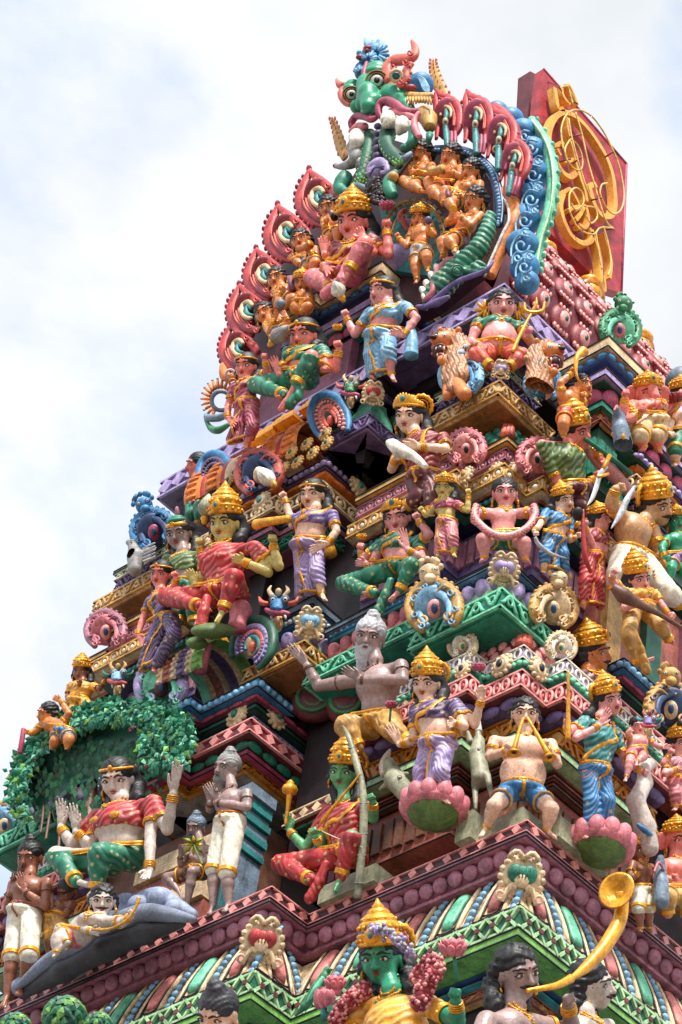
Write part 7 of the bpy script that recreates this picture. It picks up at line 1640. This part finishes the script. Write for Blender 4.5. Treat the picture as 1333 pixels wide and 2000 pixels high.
l=fig('brown bearded ascetic with topknot and cream dhoti praying at the left edge',B7,78,('x',-.60),'P 170 1140; C 190 1000; N 200 890; H 195 772; SL 90 960; SR 310 950',arms='SL 50,1120,.2 70,1020,.9 110,880,1.6 o; SR 300,1100,.2 170,1010,1.2 125,880,1.7 o',legs='80,1430,.6 50,1680,.3 20,1760,.9; 190,1420,1.2 150,1600,.5 120,1680,1.1',head=(-22,-2,-3),skin='brown',sex='m',low='dhoti',lowc='ivory',crown=None,hair='bunknot',hairc='hair',beard=('wood',.55),jewels=None,beads=True,lean=8,belt='brick')
h=fig('second brown ascetic half hidden behind, hands joined, grey beard lowered',B7,62,('x',-.50),'P 360 1180; C 390 1110; N 410 1060; H 440 990; SL 330 1080; SR 470 1090',arms='SL 300,1170,.2 290,1120,.9 300,1010,1.6 o; SR 430,1160,.2 340,1110,1.2 330,1010,1.7 o',legs='330,1300,.6 320,1400,.3 310,1420,.9; 420,1300,.8 420,1400,.5 410,1420,1.1',head=(-40,-25,0),skin='brown',sex='m',low='dhoti',lowc='ochre',crown=None,hair='short',hairc='dgrey',beard=('dgrey',.4),jewels=None,lean=8)
d=fig('small moustached dwarf lying on the rock ledge below the god',D3,76,('x',-.80),'P 470 430; C 620 340; N 660 285; H 672 185; SL 560 320; SR 760 330',arms='SL 540,380,.6 600,400,1.2 660,400,1.6 o; SR 800,340,.3 850,300,.8 895,230,1.1 f',legs='400,390,1.0 440,470,1.2 350,560,1.4; 380,450,1.4 370,540,1.4 345,575,1.6',head=(2,0,2),skin='white',sex='m',low='shorts',lowc='pinkpaint',crown=None,hair='curly',moustache=True,lean=6)
d.tubep('gold_rod',[(600,385,1.8),(720,380,1.8),(830,320,1.6),(890,230,1.5),(905,180,1.5)],[.1,.12,.12,.12,.2],'gold')
b=fig('green skinned bow hero with tall gold crown in red brocade seated before the dark niche',B8,88,('x',-.02),'P 1270 900; C 1240 700; N 1240 540; H 1240 350; SL 1140 620; SR 1390 590',arms='SL 1090,850,.5 1060,780,1.2 1030,700,1.6 f; SR 1430,660,.2 1430,560,1.0 1400,470,1.5 f; SL 990,860,.1 890,750,.4 870,620,.7 o',legs='830,960,1.4 1030,1060,1.9 990,1080,2.1; 1290,790,2.6 1220,1040,2.4 1180,1150,2.9',head=(-20,-2,2),skin='green_skin',sex='m',top='red',topfull=True,low='legs',lowc='red',drape='1120,960,2.4 1080,1080,2.5 1020,1180,2.7',sash='gold',crown='kirita',crownh=1.1,hair='long',halo=1,lean=14,brow='dgreen')
b.tubep('bow',[(1235,60,1.6),(1270,130,1.8),(1310,260,1.9),(1355,430,1.9),(1370,600,1.9),(1365,800,1.9),(1345,1000,1.9),(1330,1180,1.8)],[.05,.22,.26,.27,.30,.30,.30,.3],'stonegreen',12)
mb=MB()
for (x,y) in ((1290,200),(1345,400),(1368,560),(1366,760),(1355,900),(1340,1080)): mb.torus(b.J(x,y,1.9),(CR,CB,CU),.31*b.U,.05*b.U,0,18,6)
mb.build('bow_joints','grey',b.root)
b.tubep('gold_arrow',[(1350,370,2.3),(1220,530,2.3),(1090,690,2.3)],[.07,.11,.16],'gold'); b.tubep('bow_string',[(1098,745,2.3),(1200,790,2.4),(1365,850,2.2)],[.03,.03,.03],'ivory',6)
b.tubep('mace',[(860,700,1.0),(875,600,1.0),(885,510,1.0)],[.12,.16,.24],'gold'); mb=MB(); a_,c_=b.J(885,510,1.0),b.J(895,400,1.0); dd=nrm(c_-a_); a1=nrm(np.cross(dd,CB)); U=b.U; mb.lathe(a_,(a1,np.cross(a1,dd),dd),[(.2*U,0),(.55*U,.2*U),(.62*U,.5*U),(.5*U,.75*U),(.25*U,.9*U),(.32*U,1.0*U),(.08*U,1.25*U)],0,18); mb.build('mace_head','gold',b.root)
# sage with outstretched arm
s_=fig('grey bearded sage with coiled topknot stretching one arm out of the dark recess',B5,90,('x',-.12),'P 330 830; C 330 600; N 315 430; H 278 265; SL 190 560; SR 480 470',arms='SR 490,560,.5 220,560,1.4 100,480,2.0 o; SL -60,600,.4 -130,470,.9 -250,330,1.4 o',legs='120,860,1.8 200,1000,1.4 180,1020,1.6; 420,880,1.6 520,960,1.2 540,980,1.4',head=(-14,-2,6),skin='ash',sex='m',low='legs',lowc='ochre',crown=None,hair='bunknot',hairc='lgrey',beard=('lgrey',1.5),jewels=None,beads=True,brow='dgrey',lean=20,thin=1.1,hsc=1.38)
# purple saried four-armed goddess with lotus seat and deer
g=fig('four armed goddess in violet and lilac sari on a pink lotus, holding lotus buds',B5,88,('x',-.22),'B 700 1345; P 720 980; C 680 800; N 650 690; H 645 575; SL 570 760; SR 830 720',arms='SR 960,850,.1 1000,690,.5 1010,600,.8 o; SR 890,860,.8 830,840,1.3 780,850,1.9 o; SL 560,950,.3 470,980,.8 395,850,1.3 o',legs='610,1160,.4 600,1330,.2 590,1370,.7; 740,1160,1.3 770,1310,.5 780,1360,1.0',head=(-24,-2,-4),skin='pale',top='violet',low='sari',lowc='lilac',sash='gold',crownh=1.0,hair='long',halo=1,lean=14)
g.flower('lotus_bud',(985,470,1.0),.55,'magenta',(1000,590,.8)); g.flower('lotus_bud',(415,715,1.2),.5,'magenta',(405,830,1.1)); lotus_seat(g.root,g.J(690,1425,.2),None,np.eye(3),.19,.11)
def deer(o,P,label,x,dx=1,col='stonegreen'):
    q=Sc('deer_statue',label,'deer',o,P[0],('x',x)); fl=q.field([(p[0],p[1],0) for p in P[:6]],110,6); q.fch([(*P[0],0),(*P[1],10),(*P[2],10)],P[6],15)
    for a,b in P[7]: q.fch([(*a,10),(*b,20)],(24,12),12)
    fl.build('body',col,q.root); q.new(); q.tube([(*p,10) for p in P[8]],P[9],0,8); q.done('horn','white'); q.new(); q.ring(*P[10],8,0,0,squash=.5); q.done('collar','gold'); q.eye(*P[11],2); return q
deer(B5,[(400,1100),(440,1210),(540,1330),(340,1290),(420,1240),(480,1500),(40,70,60),[((400,1230),(345,1270)),((540,1290),(500,1400)),((470,1180),(520,1170))],[(370,1180),(365,1120),(385,1060),(410,1010)],[26,34,26,6],(500,1290,60),(470,1195,12,70)],'pale horned deer rearing beside the violet goddess, head to the left',-.05)
deer(B5,[(985,960),(975,1040),(1000,1200),(960,1400),(975,800),(1060,1300),(40,52,62),[((960,1230),(965,1400)),((1040,1180),(1070,1330)),((985,950),(975,830)),((930,960),(915,900))],[(985,900),(982,850),(975,810)],[26,20,20],(990,1130,52),(985,1010,8,50)],'pale standing deer with gold collar between the violet goddess and the horn boy',.02)
# horn boy at the corner
h=fig('chubby boy in blue shorts blowing two gold horns on the corner of the plum cornice',B6,82,('h',.17),'B 300 1530; P 290 1380; C 300 1130; N 312 990; H 308 872; SL 110 1060; SR 480 1080',arms='SL 80,1160,.3 190,1120,1.4 275,960,2.2 f; SR 520,1210,.3 450,1100,1.4 375,965,2.2 f',legs='110,1480,1.7 60,1620,.6 20,1680,1.3; 480,1500,1.7 450,1640,.6 510,1690,1.3',face='D',head=(2,4,2),skin='pale',sex='m',low='shorts',lowc='blue',crown=None,hair='curly',belly=1.5,lean=12,jewels='min',hem='ochre')
for P in ([(300,905,2.7),(270,1000,2.9),(240,1110,3.1)],[(325,905,2.7),(385,1010,2.9),(460,1140,3.1)]): h.tubep('horn',P,[.10,.16,.24],'gold',12)
for q in ((238,1128,3.15),(468,1158,3.15)):
    mb=MB(); dd=nrm(-CU*.75+CB*.65+CR*(.15 if q[0]>300 else -.05)); a1=nrm(np.cross(dd,CR)); mb.lathe(h.J(*q)-dd*.1*h.U,(a1,np.cross(dd,a1),dd),[(.2*h.U,-.25*h.U),(.3*h.U,0),(.54*h.U,.25*h.U),(.56*h.U,.28*h.U),(.4*h.U,.25*h.U),(.2*h.U,.0)],0,20); mb.ell(h.J(*q)+dd*.10*h.U,(.2*h.U,.2*h.U,.03*h.U),(a1,np.cross(dd,a1),dd),1,12,6); mb.build('horn_bell',['gold','dark'],h.root)
# blue saried goddess right
g=fig('pink faced goddess in deep blue sari with gold border on the right lotus',B6,78,('y',-.15),'B 810 1680; P 770 1250; C 800 1060; N 800 900; H 855 785; SL 700 930; SR 900 1000',arms='SL 590,1000,.3 580,960,.9 570,870,1.2 f; SL 640,1040,.6 790,960,1.5 860,850,2.0 o; SR 960,1200,.3 1060,1250,.8 1150,1310,1.1 f',legs='740,1450,.5 720,1660,.3 700,1690,.6; 850,1450,1.0 830,1680,.4 840,1700,.9',face='R',head=(32,2,-5),skin='rose',top='teal',topfull=True,low='sari',lowc='blue',sash='gold',crownh=.9,hair='long',halo=-1,lean=12)
g.tubep('gold_sceptre',[(590,600,1.5),(592,760,1.5),(590,920,1.5),(590,1050,1.5)],[.1,.15,.2,.24],'gold'); lotus_seat(g.root,g.J(800,1765,.1),None,np.eye(3),.19,.11)
fig('naked pink infant carried in the crook of an arm beside the blue saried goddess',B6,46,('y',-.32),'P 1030 1120; C 1040 1070; N 1045 1010; H 1042 955; SL 990 1040; SR 1110 1040',arms='SL 980,1010,.5 990,990,.8 1000,970,1 o; SR 1150,1080,.4 1200,1100,.8 1260,1095,1 o',legs='990,1200,1.4 970,1290,1.2 960,1320,1.5; 1080,1160,1.6 1040,1190,1.8 1030,1220,2',face='R',head=(15,2,0),skin='rose',sex='m',low='shorts',lowc='pinkpaint',crown=None,hair='short',belly=.9,lean=6,jewels='min',cat='infant statue')
m=Sc('carrying_arm','thick pale arm and draped leg of a hidden figure carrying the infant','figure fragment',B6,(1100,1250),('y',-.22),'R'); fl=m.field([(960,1150,0),(1180,1800,0)],80,6); m.fch([(1160,1120,0),(1130,1190,20),(1080,1240,20),(1090,1330,0),(1030,1450,0),(1090,1620,0),(1120,1750,0)],[34,46,40,50,58,70,60],20); fl.build('body','white',m.root); m.new(); m.tube([(1040,1600,50),(1090,1640,60),(1150,1680,40)],[10,20,10],0,8); m.ring(1110,1660,60,10,1,20,squash=.4); m.done('anklet',['blue','gold'])
# big faced man behind
fig('big profile head of a moustached man with gold crown above the blue goddess',B6,96,('y',.35),'P 760 760; C 740 680; N 720 590; H 752 480; SL 660 640; SR 830 650',arms='',legs='',face='R',head=(68,0,0),skin='tan',sex='m',crown='kirita',crownh=.85,hair='curly',moustache=True,lean=8,top='maroon')
# === figures below the cornice
v=fig('large green god with tall gold crown, floral garlands and gold brocade at the bottom edge',D5,128,('x',-.62),'P 460 1300; C 440 1050; N 420 770; H 350 555; SL 220 880; SR 640 870',arms='SR 850,980,.2 835,850,1.0 850,680,1.5 f; SL 130,1100,.3 60,960,.8 40,870,1.1 f',legs='',face='L',head=(-20,-2,-8),skin='teal_skin',sex='m',top='gold',topfull=True,low=None,crown='kirita',crownh=1.05,hair='longcurly',halo=1,lean=14,brow='black')
v.flower('lotus_bud',(815,490,1.9),.75,'pinkpaint',(845,720,1.6)); v.flower('lotus_bud',(50,720,1.4),.6,'pinkpaint')
rr_=random.Random(5)
for P,R in (([(600,700,.2),(680,600,.8),(700,660,1.0),(640,760,1.2),(600,870,1.3)],.55),([(240,780,.6),(180,820,.9),(120,880,1.0),(60,960,1.0)],.5)):
    C_=v.curve([v.J(*p) for p in P],16); mb=MB()
    for c in C_:
        mb.ell(c,R*.8*v.U,None,0,10,8)
        for q in range(22):
            d=nrm(np.array([rr_.gauss(0,1) for _ in range(3)])); mb.ell(c+d*R*.8*v.U,.13*v.U,None,q%3,5,4)
    mb.build('flower_garland',['crimson','rose','pinkpaint'],v.root)
mb=MB(); C_=v.curve([v.J(*p) for p in ((225,420,1.0),(300,390,1.5),(380,400,1.5),(470,470,1.1),(540,540,.5))],14)
for c in C_:
    for q in range(8): mb.ell(c+np.array([rr_.gauss(0,.12) for _ in range(3)])*v.U,.14*v.U,None,q%2,6,5)
mb.build('crown_garland',['lgrey','lilac'],v.root)
h=fig('curly haired moustached man blowing a great curved gold horn at the bottom right',D6,130,('y',-.75),'P 200 1300; C 220 1120; N 240 930; H 258 715; SL 60 1050; SR 330 1060',arms='SL -20,1250,.3 60,1330,.8 120,1340,1.2 f; SR 620,1130,.3 590,940,1.2 560,770,1.8 f',legs='',face='R',head=(33,-4,-3),skin='ash',sex='m',crown=None,hair='longcurly',moustache=True,lean=10,jewels=True,thin=1.1)
h.tubep('horn_mouthpiece',[(320,850,1.5),(420,835,1.9),(520,815,2.0),(610,770,2.0)],[.11,.14,.18,.24],'gold',12)
h.tubep('curved_horn',[(600,775,2.0),(700,705,1.9),(800,600,1.9),(870,500,1.9),(925,390,1.9),(940,290,1.9),(935,210,1.9)],[.08,.28,.36,.38,.38,.36,.34],'gold',16)
mb=MB(); dd=nrm(CU*.35-CR*.35+CB*.5); a1=nrm(np.cross(dd,CU)); U=h.U; mb.lathe(h.J(925,215,1.95),(a1,np.cross(dd,a1),dd),[(.3*U,-.2*U),(.5*U,.1*U),(.95*U,.35*U),(1.02*U,.38*U),(.9*U,.36*U),(.4*U,.1*U),(.1*U,-.1*U)],0,30); mb.build('horn_bell','gold',h.root)
fig('dark curly head turned away to the right behind the great horn',D6,120,('y',-.70),'P 700 1250; C 700 1130; N 700 990; H 745 800; SL 600 1080; SR 850 1080',arms='',legs='',face='R',head=(72,0,0),skin='white',sex='m',crown=None,hair='longcurly',moustache=True,lean=8)
w2=fig('bowed woman with grey topknot in profile at the bottom edge',D4,120,('x',-.95),'P 250 1600; C 250 1400; N 270 1150; H 250 985; SL 120 1250; SR 400 1250',arms='',legs='',face='L',head=(-32,-22,0),skin='pale',crown=None,hair='bunknot',hairc='dgrey',lean=10,top='ochre')
pr=Sc('parrot_statue','green parrot perched beside the pink lotus bud under the bracket','parrot',D4,(950,760),('x',-.55)); fl=pr.field([(760,680,0),(1010,1000,0)],60,5)
pr.fch([(965,715,0),(950,760,0),(900,830,0),(820,950,0),(760,1010,0)],[26,34,38,26,8],12); pr.fc((970,715,10),(1000,712,20),16,6,4); fl.build('body','leaf',pr.root); pr.new(); pr.tube([(940,760,30),(890,840,30),(830,930,20)],[12,22,6],0,8); pr.ell(972,710,(4,4,4),1,28); pr.done('wing',['mint','black'])
pr=Sc('lotus_bud_sculpture','pink lotus bud on a green stem at the bottom edge beside the parrot','flower',D4,(945,900),('x',-.60)); pr.new(); pr.ell(945,900,(62,50,62),0); 
for i in range(7): a=2*math.pi*i/7; pr.ell(945+45*math.cos(a),905,(30,26,66),0,45*math.sin(a))
pr.ell(940,850,(40,34,26),1,10); pr.tube([(945,950,0),(940,1040,0)],[22,18],2,8); pr.ell(1030,830,(30,26,56),0,-10); pr.done('bud',['pinkpaint','crimson','teal'])
# right edge
p=fig('pink piglike attendant with gold cap at the right edge above the cornice',D2,84,('y',-.15),'P 1300 1150; C 1290 1000; N 1290 900; H 1310 790; SL 1200 960; SR 1400 970',arms='SL 1170,1060,.4 1250,1060,1.2 1310,1040,1.6 f',legs='1230,1180,1.2 1240,1280,1 1230,1300,1.2; 1340,1180,1.2 1350,1280,1 1360,1300,1.2',face='R',head=(20,0,0),skin='pink',sex='m',low='legs',lowc='ochre',crown='kirita',crownh=.6,hair=None,lean=10,belly=1.0)
mb=MB(); U=p.U
for sg_ in (-1,1): mb.ell(p.hp(sg_*1.05,-.1,-.05),(.45*U,.12*U,.7*U),(p.hs,p.hf,p.hu),0,14,10)
mb.build('ears','pink',p.root)
m=Sc('mouse_statue','dark slate mouse with raised snout at the right edge above the small plum pedestal','mouse',D2,(1190,1080),('y',-.25),'R'); fl=m.field([(1100,900,0),(1270,1270,0)],60,6); m.fch([(1190,960,0),(1195,1080,0),(1200,1200,0)],[34,48,50],10); m.fc((1190,950,10),(1200,880,30),30,16,10); fl.build('body','slate',m.root); m.new(); m.tube([(1150,1010,40),(1180,950,40),(1215,1000,40)],[8,10,8],0,8); m.done('ear','pinkpaint')
ld=fig('row figure with brown arms joined behind the blue saried goddess on the lower right',D2,60,('y',-.12),'P 1080 1130; C 1070 1010; N 1060 930; H 1050 860; SL 1010 960; SR 1130 980',arms='SL 990,1060,.4 1050,1010,1.2 1060,940,1.6 f',legs='1050,1250,.6 1060,1380,.3 1060,1400,.6; 1110,1250,.6 1120,1380,.3 1120,1400,.6',face='R',head=(30,0,0),skin='brown',sex='m',low='dhoti',lowc='ivory',crown='kirita',crownh=.6,hair='short',lean=8)
stack((aty(1262,2061/1.0-0,-.28)[0],-.28) if False else (1.30,-.28),[(0,.5),(0,0),(.8,0)],[(1770,1778,0,0,'mauve','flat'),(1779,1800,-.03,-.03,'dplum','flat')]) if False else None

k=fig('small teal skinned attendant with red sash at the right edge beside the strongman',A8,58,('y',-.05),'B 1300 1120; P 1300 960; C 1295 860; N 1300 790; H 1300 720; SL 1240 840; SR 1360 840',arms='SL 1200,900,.4 1220,960,.9 1260,980,1.2 f; SR 1390,900,.4 1370,960,.9 1340,980,1.2 f',legs='1260,1040,.8 1250,1110,.5 1240,1130,.8; 1340,1040,.8 1350,1110,.5 1360,1130,.8',face='R',head=(10,0,0),skin='teal_skin',sex='m',low='shorts',lowc='purple',crown='kirita',crownh=.6,hair='short',lean=8)
k=fig('cream skinned attendant with gold armlets raising a red lotus at the upper right edge',A5,70,('y',.0),'B 1330 1420; P 1330 1290; C 1330 1180; N 1330 1110; H 1335 1030; SL 1270 1160; SR 1400 1160',arms='SL 1230,1110,.4 1290,1090,.9 1330,1080,1.2 f; SL 1240,1260,.4 1250,1290,.9 1270,1310,1.2 f',legs='1290,1400,.6 1290,1480,.4 1280,1500,.6; 1370,1400,.6 1370,1480,.4 1380,1500,.6',face='R',head=(30,0,0),skin='pale',sex='m',low='dhoti',lowc='green',crown='kirita',crownh=.6,hair='short',lean=8)
k.flower('red_lotus',(1290,1045,1.6),.8,'crimson')
k=fig('pink saried dancer at the right edge above the plum cornice, arm bangled in gold',D2,66,('y',-.10),'B 1330 560; P 1320 420; C 1310 320; N 1310 250; H 1320 165; SL 1240 300; SR 1390 310',arms='SL 1220,370,.4 1300,340,1.0 1340,300,1.4 o; SL 1215,300,.2 1250,250,.6 1270,200,.9 f',legs='1290,500,.5 1290,590,.3 1280,610,.6; 1350,500,.5 1350,590,.3 1360,610,.6',face='R',head=(30,0,0),skin='rose',top='mauve',low='sari',lowc='pinkpaint',crownh=.7,lean=10)
